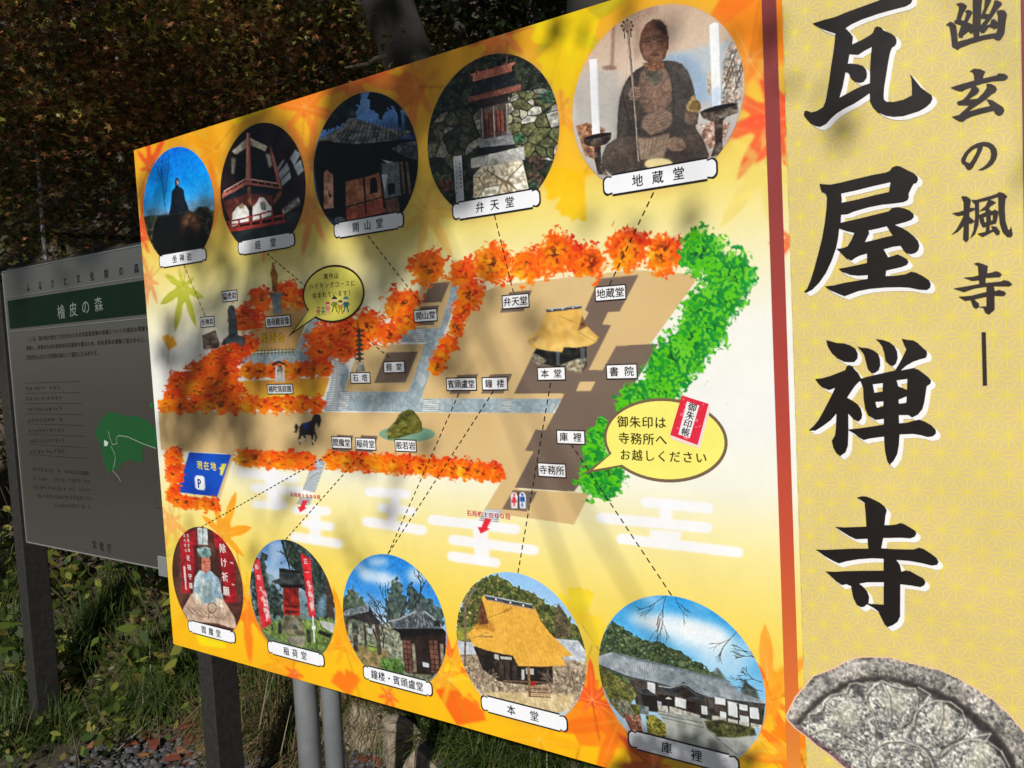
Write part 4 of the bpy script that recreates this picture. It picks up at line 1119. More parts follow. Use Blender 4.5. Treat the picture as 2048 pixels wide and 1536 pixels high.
folds([(792 - 27 * k, 938 + 3 * k, 768 - 24 * k, 1000 + 8 * k, 706 - 14 * k, 1062 + 4 * k) for k in range(6)], 1.7, (104, 84, 71), (188, 163, 140))
cv.poly(Z(790, 965, 850, 932, 905, 950, 935, 1000, 905, 1030, 840, 1034, 800, 1005), [(148, 121, 101), (136, 110, 92)], 1, .8, 10)
for k in range(5): cv.line(Z(858 + 14 * k, 975 + 5 * k, 872 + 14 * k, 1018), 1.4, (84, 66, 56), .8, .4)
cv.poly(Z(540, 640, 552, 608, 575, 590, 620, 600, 622, 655, 590, 690, 548, 682), [(150, 121, 103), (140, 112, 96)], 1, .6, 8)
for k in range(4): cv.line(Z(550, 610 + 19 * k, 616, 620 + 18 * k), 1.5, (84, 67, 58), .85, .3)
# head with gilded, worn wood
cv.poly(Z(612, 300, 625, 230, 655, 170, 705, 135, 755, 140, 795, 180, 808, 240, 812, 310, 790, 400, 745, 440, 690, 440, 645, 410, 620, 350), [(104, 66, 50), (136, 92, 70), (84, 50, 38)], 1, .7, 5)
cv.poly(Z(700, 140, 755, 138, 795, 180, 808, 250, 760, 240, 730, 190), (52, 36, 32), .8, 2)
cv.poly(Z(628, 300, 650, 230, 700, 200, 760, 220, 790, 300, 780, 380, 740, 425, 695, 425, 650, 395), [(128, 90, 72), (142, 102, 82)], .8, 3, 8)
for k in range(22):
    x_ = 634 + 7 * k
    cv.line(Z(x_, 200 + abs(k - 11) * 5, x_ + 2, 300, x_ + 1, 390 + 3 * (11 - abs(k - 11))), .9, (178, 136, 112) if k % 2 else (92, 60, 48), .28, .4)
cv.poly(Z(640, 320, 690, 325, 685, 390, 655, 390), (176, 138, 114), .45, 3); cv.poly(Z(703, 280, 722, 282, 730, 340, 716, 352, 702, 344), (160, 118, 96), .7, 1); cv.line(Z(704, 348, 730, 348), 1.6, (70, 46, 38), .7, .4)
for P in (Z(652, 292, 672, 286, 696, 292), Z(735, 288, 755, 282, 778, 288), Z(650, 268, 675, 258, 698, 266), Z(732, 262, 756, 254, 780, 262), Z(686, 376, 716, 382, 746, 374)): cv.line(P, 1.8, (62, 40, 33), .75, .5)
cv.poly(Z(795, 250, 815, 250, 812, 340, 798, 350), (96, 62, 48), 1, .6); cv.poly(Z(640, 430, 780, 430, 780, 470, 700, 490, 650, 470), [(110, 70, 52), (146, 100, 76)], 1, .6, 2)
cv.line(Z(538, 230, 570, 580, 585, 760, 610, 1100), 4.6, (112, 96, 84)); cv.line(Z(536, 230, 568, 580, 583, 760, 607, 1100), 1.4, (190, 176, 160), .8)
for t in np.linspace(0, 2 * math.pi, 9)[:-1]: cv.ell(Z(532 + 36 * math.cos(t), 180 + 36 * math.sin(t))[0], 3.2, 3.4, (110, 84, 70))
cv.ell(Z(532, 182)[0], 8, 8, (150, 122, 104), 1, .6); cv.line(Z(510, 215, 515, 265), 2.4, (90, 70, 60)); cv.line(Z(555, 212, 556, 255), 2.4, (90, 70, 60)); cv.ell(Z(530, 140)[0], 2.4, 4, (120, 94, 80))
cv.ell(Z(985, 730)[0], 14.5, 15, [(150, 120, 70), (196, 166, 110), (120, 92, 56)], 1, .8, 6); cv.poly(Z(965, 665, 985, 650, 1000, 668, 1000, 690, 968, 690), (170, 140, 90), 1, .5)
cv.poly(Z(930, 760, 1020, 770, 1010, 850, 940, 860, 920, 820), [(76, 62, 54), (110, 90, 76)], 1, .6, 4)
for P, cc in ((Z(272, 410, 325, 402, 345, 910, 292, 920), (252, 252, 255)), (Z(1090, 175, 1125, 155, 1155, 165, 1170, 730, 1112, 740), (250, 252, 255))): cv.poly(P, cc, 1, .5)
cv.poly(Z(1108, 600, 1168, 600, 1170, 730, 1112, 740), (170, 196, 236), .6, 4); cv.poly(Z(318, 402, 326, 402, 346, 910, 336, 912), (216, 222, 236), .8, .5)
BR = [(60, 50, 44), (110, 96, 84), (44, 36, 34)]
cv.poly(Z(230, 950, 425, 905, 420, 950, 390, 985, 340, 1000, 270, 1000, 240, 985), BR, 1, .5, 4); cv.ell(Z(328, 930)[0], 28, 4, (28, 24, 24), 1, .4, rot=-.2); cv.poly(Z(305, 1000, 350, 1000, 355, 1100, 400, 1200, 330, 1190, 310, 1100), BR, 1, .5, 3)
cv.poly(Z(1025, 765, 1285, 705, 1290, 770, 1210, 800, 1180, 830, 1100, 830, 1045, 810), BR + [(150, 140, 124)], 1, .5, 3); cv.poly(Z(1125, 830, 1185, 825, 1180, 980, 1190, 1060, 1100, 1070, 1130, 980), BR, 1, .5, 3)
cv.ell(Z(1155, 738)[0], 36, 5, (30, 26, 26), 1, .5, rot=-.23); cv.ell(Z(745, 1120)[0], 28, 12, (240, 220, 160), 1, 1.2)
finish(cv, 4, 1.0)

# 6 painted statue in robes between red banners
Z = fr(300, 1000, 4.096); cv = disc_canvas(5)
cv.all([(80, 44, 36), (100, 60, 48), (64, 34, 30)], 8)
cv.poly(Z(250, 260, 380, 240, 400, 560, 360, 760, 270, 760), [(150, 20, 30), (170, 30, 40)], 1, .6, 10); cv.poly(Z(520, 230, 600, 260, 690, 420, 720, 840, 620, 840, 570, 600, 545, 420), [(150, 20, 30), (170, 30, 40)], 1, .6, 10)
cv.poly(Z(392, 225, 475, 232, 482, 365, 400, 365), [(196, 206, 206), (226, 232, 232), (150, 160, 164)], 1, .5, 4)
cv.line(Z(438, 235, 440, 360), 1.2, (90, 100, 106))
for P in (Z(378, 380, 390, 560, 350, 760), Z(550, 400, 580, 600, 610, 800)): cv.line(P, 8, (60, 34, 30), .8, 1)
cv.poly(Z(270, 900, 350, 760, 420, 760, 600, 800, 700, 960, 720, 1060, 560, 1010, 330, 990), [(206, 176, 150), (226, 200, 176), (180, 150, 130), (190, 160, 140)], 1, .6, 6)
cv.poly(Z(360, 760, 370, 640, 410, 575, 500, 575, 570, 640, 605, 800, 560, 830, 440, 850), [(150, 180, 196), (186, 206, 214), (126, 160, 180), (206, 214, 210)], 1, .6, 4)
for k in range(7): cv.line(Z(300 + 50 * k, 870 + 12 * k, 360 + 50 * k, 930 + 10 * k, 450 + 36 * k, 960), 1.3, (120, 90, 76), .7, .4)
cv.poly(Z(440, 700, 520, 690, 530, 800, 490, 850, 450, 830), [(140, 166, 170), (110, 140, 150), (170, 186, 180)], 1, .6, 4)
for P in (Z(350, 770, 400, 760, 440, 860, 400, 870), Z(540, 800, 580, 800, 620, 880, 570, 870)): cv.poly(P, [(236, 226, 206), (200, 180, 150)], 1, .5, 3)
cv.poly(Z(430, 480, 440, 450, 490, 455, 502, 500, 500, 570, 465, 600, 430, 570), [(206, 116, 96), (226, 140, 116), (180, 96, 80)], 1, .5, 3)
for P in (Z(440, 500, 460, 505), Z(475, 505, 492, 502), Z(450, 555, 485, 555)): cv.line(P, 1.4, (70, 40, 36), .9)
cv.poly(Z(390, 400, 420, 385, 470, 380, 500, 395, 508, 440, 490, 470, 430, 470, 405, 450), [(110, 150, 150), (160, 190, 186), (84, 116, 120)], 1, .5, 2.5)
t_ = np.linspace(.2, 6.0, 22)
cv.line(np.stack([Z(515, 880)[0][0] + 8.5 * np.cos(t_), Z(515, 880)[0][1] + 10 * np.sin(t_)], 1), 1.3, (60, 44, 40), .9, .3); cv.poly(Z(498, 850, 520, 846, 542, 862, 540, 884, 515, 892, 500, 876), [(214, 196, 172), (190, 166, 142)], 1, .6, 4); cv.line(Z(492, 905, 486, 975), 1.5, (70, 50, 46), .9)
for k in range(9): cv.line(Z(380 + 26 * k, 620 + 10 * (k % 3), 384 + 25 * k, 700, 376 + 24 * k, 790), 1.2, (112, 140, 156) if k % 2 else (206, 218, 220), .55, .5)
for k in range(8): cv.line(Z(330 + 34 * k, 985, 352 + 36 * k, 930, 400 + 30 * k, 880), 1.1, (146, 116, 98), .6, .5)
for P in (Z(280, 540, 295, 540, 308, 735, 296, 735), Z(660, 505, 690, 512, 690, 522, 662, 516), Z(675, 685, 700, 690, 700, 698, 676, 694)): cv.poly(P, (220, 214, 206), .9, .4)
finish(cv, 5, 1.0)
def strip(body, pa, pb, size, colr, lay=5.0):
    a_, b_ = B([pa])[0], B([pb])[0]
    n = len(body); ang_ = math.atan2(b_[1] - a_[1], b_[0] - a_[0]) + math.pi / 2
    letters('banner_lettering', [(c_, *(a_ + (b_ - a_) * (k / max(n - 1, 1))), size, size, ang_) for k, c_ in enumerate(body)], lay, colr, sign, 0.02)
strip('除け祈願', Z(602, 395)[0], Z(632, 745)[0], .026, (240, 234, 228)); strip('祈祷守護', Z(322, 475)[0], Z(342, 700)[0], .017, (240, 230, 224)); strip('厄除交通', Z(318, 290)[0], Z(326, 410)[0], .010, (236, 226, 220)); strip('家内安全', Z(288, 290)[0], Z(300, 410)[0], .009, (236, 226, 220))

# 7 red inari shrine with banners
Z = fr(300, 1000, 4.096); cv = disc_canvas(6)
cv.all(vgrad([(0, (70, 120, 190)), (.3, (150, 186, 222)), (.5, (110, 140, 150)), (1, (90, 110, 60))]))
cv.poly(Z(980, 340, 1080, 330, 1100, 440, 1000, 560), (186, 210, 236), .7, 3)
DK = [(20, 28, 24), (44, 58, 48), (76, 100, 110), (26, 34, 28), (60, 76, 60)]
cv.poly(Z(1040, 320, 1240, 320, 1400, 460, 1510, 700, 1510, 1000, 1340, 1000, 1220, 600, 1130, 560, 1110, 420), DK, .97, 1, 2, rag=4); cv.poly(Z(820, 620, 900, 460, 980, 380, 950, 560, 1000, 620, 1080, 760, 1100, 960, 880, 960), DK, .95, 1, 2, rag=4)
r7 = np.random.default_rng(7)
for k in range(240):
    q = Z(r7.uniform(830, 1500), r7.uniform(340, 1000))[0]
    if not (940 < (q[0] - 300) * 4.096 < 1080 and (q[1] - 1000) * 4.096 < 700): cv.ell(q, r7.uniform(.8, 2.4), r7.uniform(.8, 2.2), [(22, 30, 26), (48, 64, 52), (90, 116, 124), (34, 46, 36)][k % 4], .65, .4)
cv.poly(Z(960, 560, 1060, 560, 1060, 660, 980, 700), (170, 196, 220), .8, 2); cv.poly(Z(1380, 800, 1460, 760, 1440, 960, 1380, 960), (140, 180, 214), .6, 2)
cv.twigs(Z(1150, 560)[0], -1.8, 26, 3, (30, 34, 30), 3, 5)
cv.poly(Z(1440, 620, 1480, 620, 1520, 980, 1470, 1000), [(84, 66, 56), (60, 48, 42)], 1, .6, 4)
cv.poly(Z(860, 1000, 1520, 960, 1520, 1100, 1440, 1240, 1200, 1200, 940, 1080), [(104, 132, 58), (136, 158, 84), (78, 100, 46)], 1, 1, 2, rag=2); cv.poly(Z(1120, 1110, 1280, 1110, 1270, 1200, 1160, 1180), [(130, 124, 110), (160, 152, 134)], 1, 1, 3); cv.poly(Z(1390, 980, 1520, 1010, 1510, 1090, 1420, 1040), [(176, 180, 176), (206, 208, 204)], 1, .6, 4); cv.poly(Z(1390, 1060, 1500, 1100, 1480, 1130, 1380, 1090), (30, 30, 28), 1, .6)
cv.poly(Z(1095, 940, 1250, 950, 1270, 1110, 1090, 1090), [(110, 106, 84), (84, 80, 64), (140, 132, 104)], 1, .5, 3); cv.poly(Z(1160, 980, 1210, 985, 1215, 1060, 1160, 1050), [(130, 134, 124), (60, 62, 58)], 1, .5, 4)
cv.poly(Z(1095, 690, 1225, 700, 1230, 940, 1100, 930), [(120, 26, 22), (150, 36, 28), (84, 18, 18)], 1, .5, 4)
for k in range(4): cv.line(Z(1105, 860 + 24 * k, 1230, 872 + 24 * k), 2.4, (176, 44, 34) if k % 2 else (50, 14, 14)); 
for x_ in (1100, 1225): cv.line(Z(x_, 830, x_ + 6, 935), 3, (170, 40, 32))
cv.poly(Z(1065, 560, 1230, 580, 1240, 640, 1280, 660, 1275, 710, 1080, 710, 1060, 690, 1000, 665, 1065, 640), [(60, 66, 66), (40, 44, 46), (80, 86, 84)], 1, .5, 4); cv.poly(Z(1065, 555, 1235, 578, 1235, 600, 1068, 585), (24, 26, 28), 1, .4); cv.poly(Z(1070, 690, 1275, 690, 1250, 720, 1080, 715), (20, 16, 16), 1, .5)
cv.poly(Z(855, 500, 900, 470, 930, 640, 1000, 1010, 920, 1060, 895, 900), [(206, 40, 50), (224, 60, 66)], 1, .5, 8); cv.poly(Z(1240, 430, 1320, 480, 1360, 960, 1310, 950, 1270, 640), [(214, 30, 44), (226, 50, 60)], 1, .5, 8)
for P in (Z(920, 740, 960, 740, 992, 980, 960, 990), Z(1300, 690, 1340, 700, 1352, 900, 1325, 910)): cv.poly(P, [(240, 226, 226), (220, 90, 96)], .85, .6, 2)
cv.line(Z(1340, 950, 1355, 1160), 2.6, (220, 222, 220)); cv.poly(Z(1330, 1030, 1365, 1030, 1362, 1060, 1335, 1060), (226, 226, 224))
for P in (Z(1055, 1000, 1085, 1000, 1085, 1095, 1058, 1095), Z(1285, 1060, 1320, 1060, 1325, 1165, 1295, 1165), Z(1000, 1015, 1012, 1015, 1016, 1065, 1004, 1065)): cv.poly(P, [(30, 34, 32), (60, 62, 58)], 1, .5, 2)
finish(cv, 6, 1.0)
strip('稲荷大明神', Z(880, 545)[0], Z(950, 900)[0], .014, (246, 224, 226)); strip('正一位稲荷', Z(1283, 500)[0], Z(1330, 860)[0], .014, (246, 224, 226))

# 8 bell tower and pavilion under a blue sky
Z = fr(650, 1080, 3.7236); cv = disc_canvas(7)
cv.all(vgrad([(0, (30, 130, 220)), (.3, (60, 150, 232)), (.5, (170, 200, 226)), (1, (120, 130, 110))]))
for p, rx, ry in (((400, 160), 22, 8), ((380, 270), 30, 12), ((300, 240), 14, 8), ((480, 300), 24, 12), ((690, 260), 20, 16), ((250, 190), 14, 6)): cv.ell(Z(*p)[0], rx, ry, (240, 246, 252), .75, 4)
cv.poly(Z(135, 460, 200, 340, 280, 430, 330, 500, 340, 720, 140, 700), [(76, 92, 70), (110, 120, 90), (56, 70, 54)], .95, 1.5, 2.5, rag=3)
cv.poly(Z(460, 460, 500, 320, 530, 260, 570, 330, 610, 470, 620, 600, 450, 620), [(70, 84, 76), (100, 112, 96), (50, 64, 60)], .95, 1.5, 2, rag=3); cv.poly(Z(610, 420, 650, 300, 700, 380, 800, 460, 880, 520, 900, 640, 620, 640), [(64, 80, 72), (96, 110, 96), (48, 62, 58)], .92, 1.5, 2, rag=3)
cv.poly(Z(150, 620, 500, 620, 600, 700, 600, 1000, 250, 900), [(110, 120, 96), (150, 150, 126), (84, 90, 72), (176, 176, 160)], 1, 1, 2)
for a_, sd_, L, p in ((-1.75, 3, 34, (500, 640)), (-1.4, 9, 38, (700, 480)), (-2.3, 21, 30, (480, 640)), (-1.2, 33, 30, (540, 640)), (-1.9, 44, 30, (400, 760)), (-1.5, 45, 26, (440, 800))):
    cv.twigs(Z(*p)[0], a_, L, 2.6, (40, 40, 42), 4, sd_, .6, .85)
cv.poly(Z(240, 780, 480, 820, 440, 960, 300, 940, 220, 830), [(150, 130, 84), (176, 152, 106), (120, 110, 70)], 1, 1, 3); cv.poly(Z(330, 770, 420, 800, 420, 850, 300, 800), [(110, 140, 50), (140, 170, 70)], .9, 1, 2)
cv.poly(Z(415, 880, 560, 880, 600, 960, 580, 1000, 430, 960), [(40, 70, 30), (80, 116, 50), (110, 150, 70)], 1, .8, 2)
for P in (Z(160, 560, 180, 560, 178, 700, 165, 700), Z(295, 640, 312, 640, 318, 800, 302, 800), Z(375, 620, 405, 620, 428, 850, 398, 855), Z(215, 700, 250, 700, 250, 830, 218, 830)): cv.poly(P, [(50, 44, 40), (84, 74, 66)], 1, .5, 3)
cv.poly(Z(140, 545, 160, 520, 240, 495, 335, 485, 350, 510, 330, 540, 150, 560), [(110, 122, 130), (150, 160, 166), (84, 94, 102)], 1, .4, 2); cv.poly(Z(335, 480, 360, 540, 420, 620, 400, 630, 300, 610, 240, 590, 160, 575, 260, 545, 330, 530), [(36, 34, 36), (60, 56, 56)], 1, .5, 4)
cv.poly(Z(205, 600, 250, 610, 260, 700, 210, 690), [(90, 100, 90), (50, 54, 50)], 1, .6, 2); cv.line(Z(160, 745, 300, 780, 400, 800), 2.4, (90, 86, 76))
PVL = Z(480, 600, 560, 585, 640, 545, 690, 520, 740, 525, 800, 570, 870, 630, 880, 650, 760, 660, 640, 655, 520, 650)
cv.poly(PVL, [(84, 94, 100), (130, 140, 144), (64, 72, 78)], 1, .4, 2.5)
for k in range(13): cv.line([Z(600 + 16 * k, 570 - 22 * min(k / 5, 1) + 5 * max(k - 6, 0))[0], Z(500 + 30 * k, 648 + 3 * math.sin(k))[0]], 1.3, (44, 50, 56), .85)
cv.line(Z(480, 602, 560, 587, 640, 548, 690, 522), 3.4, (150, 158, 160)); cv.line(Z(740, 525, 800, 570, 870, 632), 3.4, (150, 158, 160))
for P in (Z(690, 490, 745, 490, 765, 525, 680, 525), Z(700, 470, 738, 470, 740, 492, 698, 492), Z(712, 440, 726, 440, 728, 470, 710, 470)): cv.poly(P, [(60, 68, 74), (100, 108, 112)], 1, .4, 3)
cv.poly(Z(500, 655, 880, 655, 905, 680, 905, 760, 570, 740, 560, 690), (20, 16, 16), 1, .6); cv.poly(Z(815, 600, 840, 592, 862, 605, 866, 640, 820, 640), (34, 36, 38), 1, .6); 
cv.poly(Z(580, 720, 905, 700, 905, 840, 860, 960, 790, 1030, 600, 980), [(30, 22, 20), (46, 34, 30)], 1, .5, 4)
for x_, w_ in ((585, 55), (780, 60)):
    cv.poly(Z(x_, 745, x_ + w_, 745, x_ + w_ + 20, 990, x_ + 20, 985), [(96, 60, 50), (120, 76, 62)], 1, .4, 4)
    for k in range(6): cv.line(Z(x_ + 3 * k, 770 + 38 * k, x_ + w_ + 3 * k, 775 + 38 * k), 1.6, (44, 26, 22))
    cv.line(Z(x_ + w_ / 2, 750, x_ + w_ / 2 + 18, 990), 1.6, (44, 26, 22))
for x_ in (650, 860): cv.poly(Z(x_, 770, x_ + 24, 770, x_ + 40, 980, x_ + 12, 980), [(150, 140, 120), (110, 100, 86)], 1, .5, 3)
cv.poly(Z(730, 905, 780, 915, 780, 945, 735, 940), (190, 200, 206)); cv.poly(Z(600, 990, 800, 1000, 780, 1050, 640, 1010), [(110, 116, 90), (84, 90, 70), (150, 146, 120)], 1, .8, 1.5)
cv.poly(Z(320, 650, 360, 655, 360, 700, 325, 690), (196, 204, 210), .8, .8)
finish(cv, 7, 1.0)

# 9 main hall with its great thatched roof
Z = fr(650, 1080, 3.7236); cv = disc_canvas(8)
cv.all(vgrad([(0, (150, 200, 246)), (.35, (176, 214, 246)), (1, (200, 206, 210))]))
cv.poly(Z(985, 700, 990, 560, 1050, 400, 1120, 310, 1200, 265, 1290, 250, 1340, 300, 1400, 330, 1480, 360, 1560, 390, 1640, 450, 1700, 500, 1740, 480, 1790, 530, 1850, 610, 1900, 640, 1950, 760, 1950, 900, 985, 900), [(64, 78, 34), (96, 104, 50), (130, 128, 66), (50, 66, 34), (150, 140, 80), (84, 100, 54)], 1, .8, 2.6, rag=2.5)
cv.crowns(Z(985, 700, 1000, 560, 1060, 420, 1130, 330, 1210, 285, 1290, 275, 1400, 350, 1560, 410, 1700, 520, 1850, 640, 1940, 760, 1940, 880, 985, 880), 330, 2.6, 5.2, [(84, 100, 48), (110, 116, 58), (134, 130, 70), (70, 88, 44), (96, 104, 56), (150, 138, 78)], 3)
cv.poly(Z(1720, 560, 1740, 465, 1790, 540, 1830, 620, 1850, 720, 1720, 720), [(90, 76, 56), (120, 100, 74), (64, 66, 50)], .95, 1, 2); cv.poly(Z(985, 660, 1100, 640, 1080, 740, 990, 760), [(170, 166, 60), (120, 130, 60)], .9, 1.2, 2)
cv.poly(Z(1720, 730, 1890, 745, 1950, 830, 1950, 920, 1790, 910), [(196, 202, 210), (170, 178, 188), (214, 220, 226)], 1, .5, 3); cv.poly(Z(985, 745, 1110, 760, 1160, 860, 990, 850), [(206, 212, 220), (180, 188, 196)], 1, .5, 3)
cv.poly(Z(1000, 850, 1160, 850, 1950, 900, 1950, 1100, 1850, 1240, 1180, 1150, 1020, 960), [(150, 130, 106), (180, 160, 130), (120, 104, 88), (206, 190, 164)], 1, .8, 1.6)
cv.poly(Z(1180, 1130, 1560, 1130, 1860, 1150, 1840, 1260, 1700, 1290, 1220, 1180), [(214, 190, 140), (230, 210, 164), (196, 170, 124)], 1, 1, 3)
cv.poly(Z(1110, 790, 1400, 850, 1700, 930, 1700, 1060, 1540, 1080, 1300, 1050, 1180, 960), [(36, 28, 24), (60, 48, 40), (24, 20, 18)], 1, .6, 3)
for x_ in (1300, 1345, 1400): cv.poly(Z(x_, 900, x_ + 34, 905, x_ + 36, 1040, x_ + 4, 1030), [(70, 58, 50), (50, 40, 36)], 1, .4, 3)
for P in (Z(1265, 845, 1300, 850, 1300, 890, 1268, 880), Z(1310, 862, 1395, 870, 1395, 890, 1312, 882), Z(1468, 960, 1490, 960, 1490, 1040, 1468, 1035), Z(1500, 950, 1560, 955, 1560, 1000, 1502, 995)): cv.poly(P, (206, 206, 200), .9, .4)
cv.poly(Z(1510, 940, 1530, 940, 1540, 1165, 1522, 1165), [(150, 116, 70), (110, 84, 54)], 1, .4, 4); cv.line(Z(1330, 1045, 1700, 1060), 3, (110, 84, 64)); cv.ell(Z(1558, 1065)[0], 5, 5, (190, 30, 30), 1, .5)
for k in range(6): cv.line(Z(1535, 1090 + 14 * k, 1660 + 5 * k, 1092 + 15 * k), 2.4, (110, 76, 56) if k % 2 else (160, 124, 96))
RF = Z(1172, 425, 1195, 405, 1545, 475, 1575, 515, 1610, 600, 1680, 690, 1760, 770, 1850, 855, 1770, 870, 1800, 930, 1620, 940, 1445, 935, 1405, 860, 1260, 830, 1200, 815, 1110, 780, 1065, 700, 1120, 645, 1200, 600)
cv.poly(RF, [(238, 178, 66), (244, 186, 74), (234, 173, 64)], 1, .5, 7)
for k in range(40):
    t_ = k / 39
    cv.line([Z(1190 + 360 * t_, 440 + 75 * t_)[0], Z(1170 + 480 * t_, 640 + 50 * t_)[0], Z(1110 + 690 * t_, 790 + 140 * min(t_ * 1.3, 1))[0]], .9, (222, 158, 52) if k % 2 else (250, 204, 104), .35, .4); cv.poly(Z(1215, 600, 1260, 670, 1200, 640, 1120, 650), (200, 140, 50), .6, 2)
cv.poly(Z(1172, 430, 1200, 520, 1225, 620, 1150, 630, 1145, 580), [(110, 64, 40), (150, 96, 60), (84, 50, 34)], 1, .5, 3)
cv.poly(Z(1190, 405, 1545, 475, 1560, 512, 1205, 438), [(70, 80, 90), (50, 58, 66)], 1, .4, 4); cv.line(Z(1190, 408, 1545, 478), 2, (170, 184, 194)); cv.line(Z(1205, 442, 1560, 515), 2, (180, 150, 120))
for x_, y_ in ((1278, 440), (1385, 463), (1482, 484)): cv.ell(Z(x_, y_)[0], 1.8, 2, (245, 245, 245))
cv.line(Z(1045, 930, 1052, 700, 1045, 480, 1060, 330), 4, (126, 106, 90)); cv.twigs(Z(1046, 520)[0], -1.2, 24, 1.8, (150, 130, 116), 4, 71, .6, .85); cv.twigs(Z(1060, 740)[0], -.3, 26, 1.4, (120, 100, 86), 3, 72, .5, .7); cv.twigs(Z(1210, 580)[0], -.35, 40, 1.0, (130, 90, 50), 2, 73, .3, .7)
for k in range(16): cv.twigs(Z(1080 + 18 * (k % 8), 1080 + 8 * (k % 5))[0], -1.57 + (k - 8) * .09, 15, 1.0, (170, 150, 126) if k % 2 else (110, 92, 76), 3, 90 + k, .5, .75)
for k in range(12): cv.twigs(Z(1690 + 20 * k, 1130 + 9 * (k % 4))[0], -1.57 + (k - 5) * .06, 20, 1.0, (150, 130, 112) if k % 2 else (96, 80, 70), 3, 120 + k, .5, .75)
finish(cv, 8, 1.0)

# 10 priests' quarters: long grey roof, curved porch gable
Z = fr(1100, 1100, 3.5236); cv = disc_canvas(9)
cv.all(vgrad([(0, (44, 160, 232)), (.3, (96, 184, 238)), (.55, (150, 204, 240)), (1, (180, 190, 196))]))
for p, rx, ry, a_ in (((720, 350), 26, 9, .6), ((700, 500), 42, 14, .85), ((900, 540), 60, 24, .9), ((1080, 590), 52, 26, .9), ((1180, 620), 34, 18, .8), ((1040, 680), 60, 16, .5), ((1220, 780), 50, 30, .5), ((1380, 700), 36, 24, .4), ((1050, 400), 20, 7, .4)): cv.ell(Z(*p)[0], rx, ry, (246, 250, 254), a_, 7, rot=.25)
cv.poly(Z(345, 730, 370, 600, 440, 490, 520, 540, 600, 600, 680, 640, 760, 640, 860, 690, 920, 710, 1000, 770, 1080, 810, 1160, 860, 1260, 920, 1260, 960, 340, 960), [(56, 74, 48), (84, 100, 64), (110, 120, 80), (46, 64, 46), (96, 116, 84)], 1, .8, 3, rag=2.5)
cv.crowns(Z(345, 730, 375, 610, 440, 510, 520, 560, 600, 615, 760, 655, 920, 725, 1080, 825, 1240, 925, 1240, 950, 345, 950), 300, 3, 6, [(64, 86, 54), (84, 104, 64), (100, 116, 76), (54, 76, 52), (92, 110, 84)], 4)
cv.poly(Z(1350, 980, 1380, 900, 1400, 940, 1460, 980, 1480, 1050, 1350, 1050), [(56, 66, 60), (84, 92, 80)], .95, 1, 2)
cv.poly(Z(1150, 860, 1180, 820, 1230, 880, 1260, 930, 1160, 930), [(80, 96, 84), (110, 124, 110)], .9, 1, 2)
GR = [(150, 160, 166), (176, 184, 190), (130, 140, 148)]
cv.poly(Z(345, 750, 440, 720, 640, 770, 900, 830, 1250, 920, 1340, 1000, 1520, 1060, 1520, 1080, 1300, 1060, 1120, 1030, 760, 930, 560, 890, 345, 800), GR, 1, .5, 5)
for k in range(60):
    t = k / 59
    cv.line([Z(445 + 820 * t, 722 + 205 * t)[0], Z(360 + 1150 * t, 815 + 262 * t)[0]], .9, (100, 110, 120), .55)
cv.line(Z(440, 720, 640, 770, 900, 830, 1250, 920), 4, (110, 120, 128)); cv.line(Z(345, 752, 440, 722), 3, (176, 186, 190)); cv.line(Z(345, 806, 560, 893, 760, 936, 1120, 1035, 1520, 1083), 3, (70, 76, 82))
cv.poly(Z(560, 895, 760, 938, 1120, 1038, 1520, 1085, 1500, 1250, 1200, 1210, 760, 1140, 620, 1120), [(60, 54, 48), (84, 76, 68), (44, 40, 38)], 1, .6, 5)
WHT = [(226, 230, 230), (206, 212, 212)]
for P in (Z(690, 925, 745, 938, 745, 1010, 690, 990), Z(885, 1030, 962, 1050, 962, 1115, 885, 1095), Z(1060, 1090, 1120, 1100, 1125, 1160, 1065, 1150), Z(1165, 1030, 1240, 1045, 1240, 1090, 1165, 1080), Z(1255, 1060, 1325, 1075, 1335, 1180, 1260, 1160), Z(1340, 1160, 1405, 1170, 1405, 1215, 1345, 1205), Z(1400, 1100, 1470, 1110, 1480, 1190, 1410, 1180), Z(1200, 1130, 1250, 1140, 1255, 1190, 1203, 1180), Z(1335, 1080, 1395, 1090, 1395, 1130, 1340, 1120)): cv.poly(P, WHT, 1, .5, 8)
cv.poly(Z(760, 1085, 860, 1100, 1060, 1160, 1060, 1195, 860, 1150, 770, 1130), [(200, 200, 190), (150, 146, 134)], 1, .5, 1.5); cv.poly(Z(1145, 1160, 1500, 1230, 1490, 1260, 1145, 1200), [(206, 204, 194), (170, 166, 156)], 1, .5, 1.5)
cv.poly(Z(765, 1010, 880, 1030, 880, 1100, 765, 1085), (34, 28, 26), 1, .5); cv.poly(Z(965, 1055, 1030, 1070, 1030, 1140, 965, 1125), (44, 30, 24), 1, .5)
cv.poly(Z(765, 950, 850, 960, 910, 945, 945, 935, 985, 950, 1030, 985, 1120, 1020, 1130, 1035, 1060, 1050, 980, 1040, 900, 1020, 840, 1000, 770, 985), [(50, 54, 60), (84, 88, 92), (36, 38, 42)], 1, .4, 4); cv.poly(Z(860, 990, 945, 960, 1040, 1030, 950, 1040), [(36, 30, 28), (60, 50, 44)], 1, .5, 3); cv.poly(Z(920, 945, 945, 920, 970, 945), (40, 44, 48))
cv.line(Z(770, 955, 850, 966, 915, 950, 945, 940, 985, 955, 1030, 990, 1120, 1026), 2.4, (150, 158, 162))
for x_, y0_, y1_ in ((752, 935, 1020), (1112, 1035, 1170), (1062, 1060, 1210), (1245, 1050, 1200), (1325, 1080, 1235), (1405, 1100, 1240), (1478, 1110, 1220)): cv.line(Z(x_, y0_, x_ + 8, y1_), 3, (60, 50, 44))
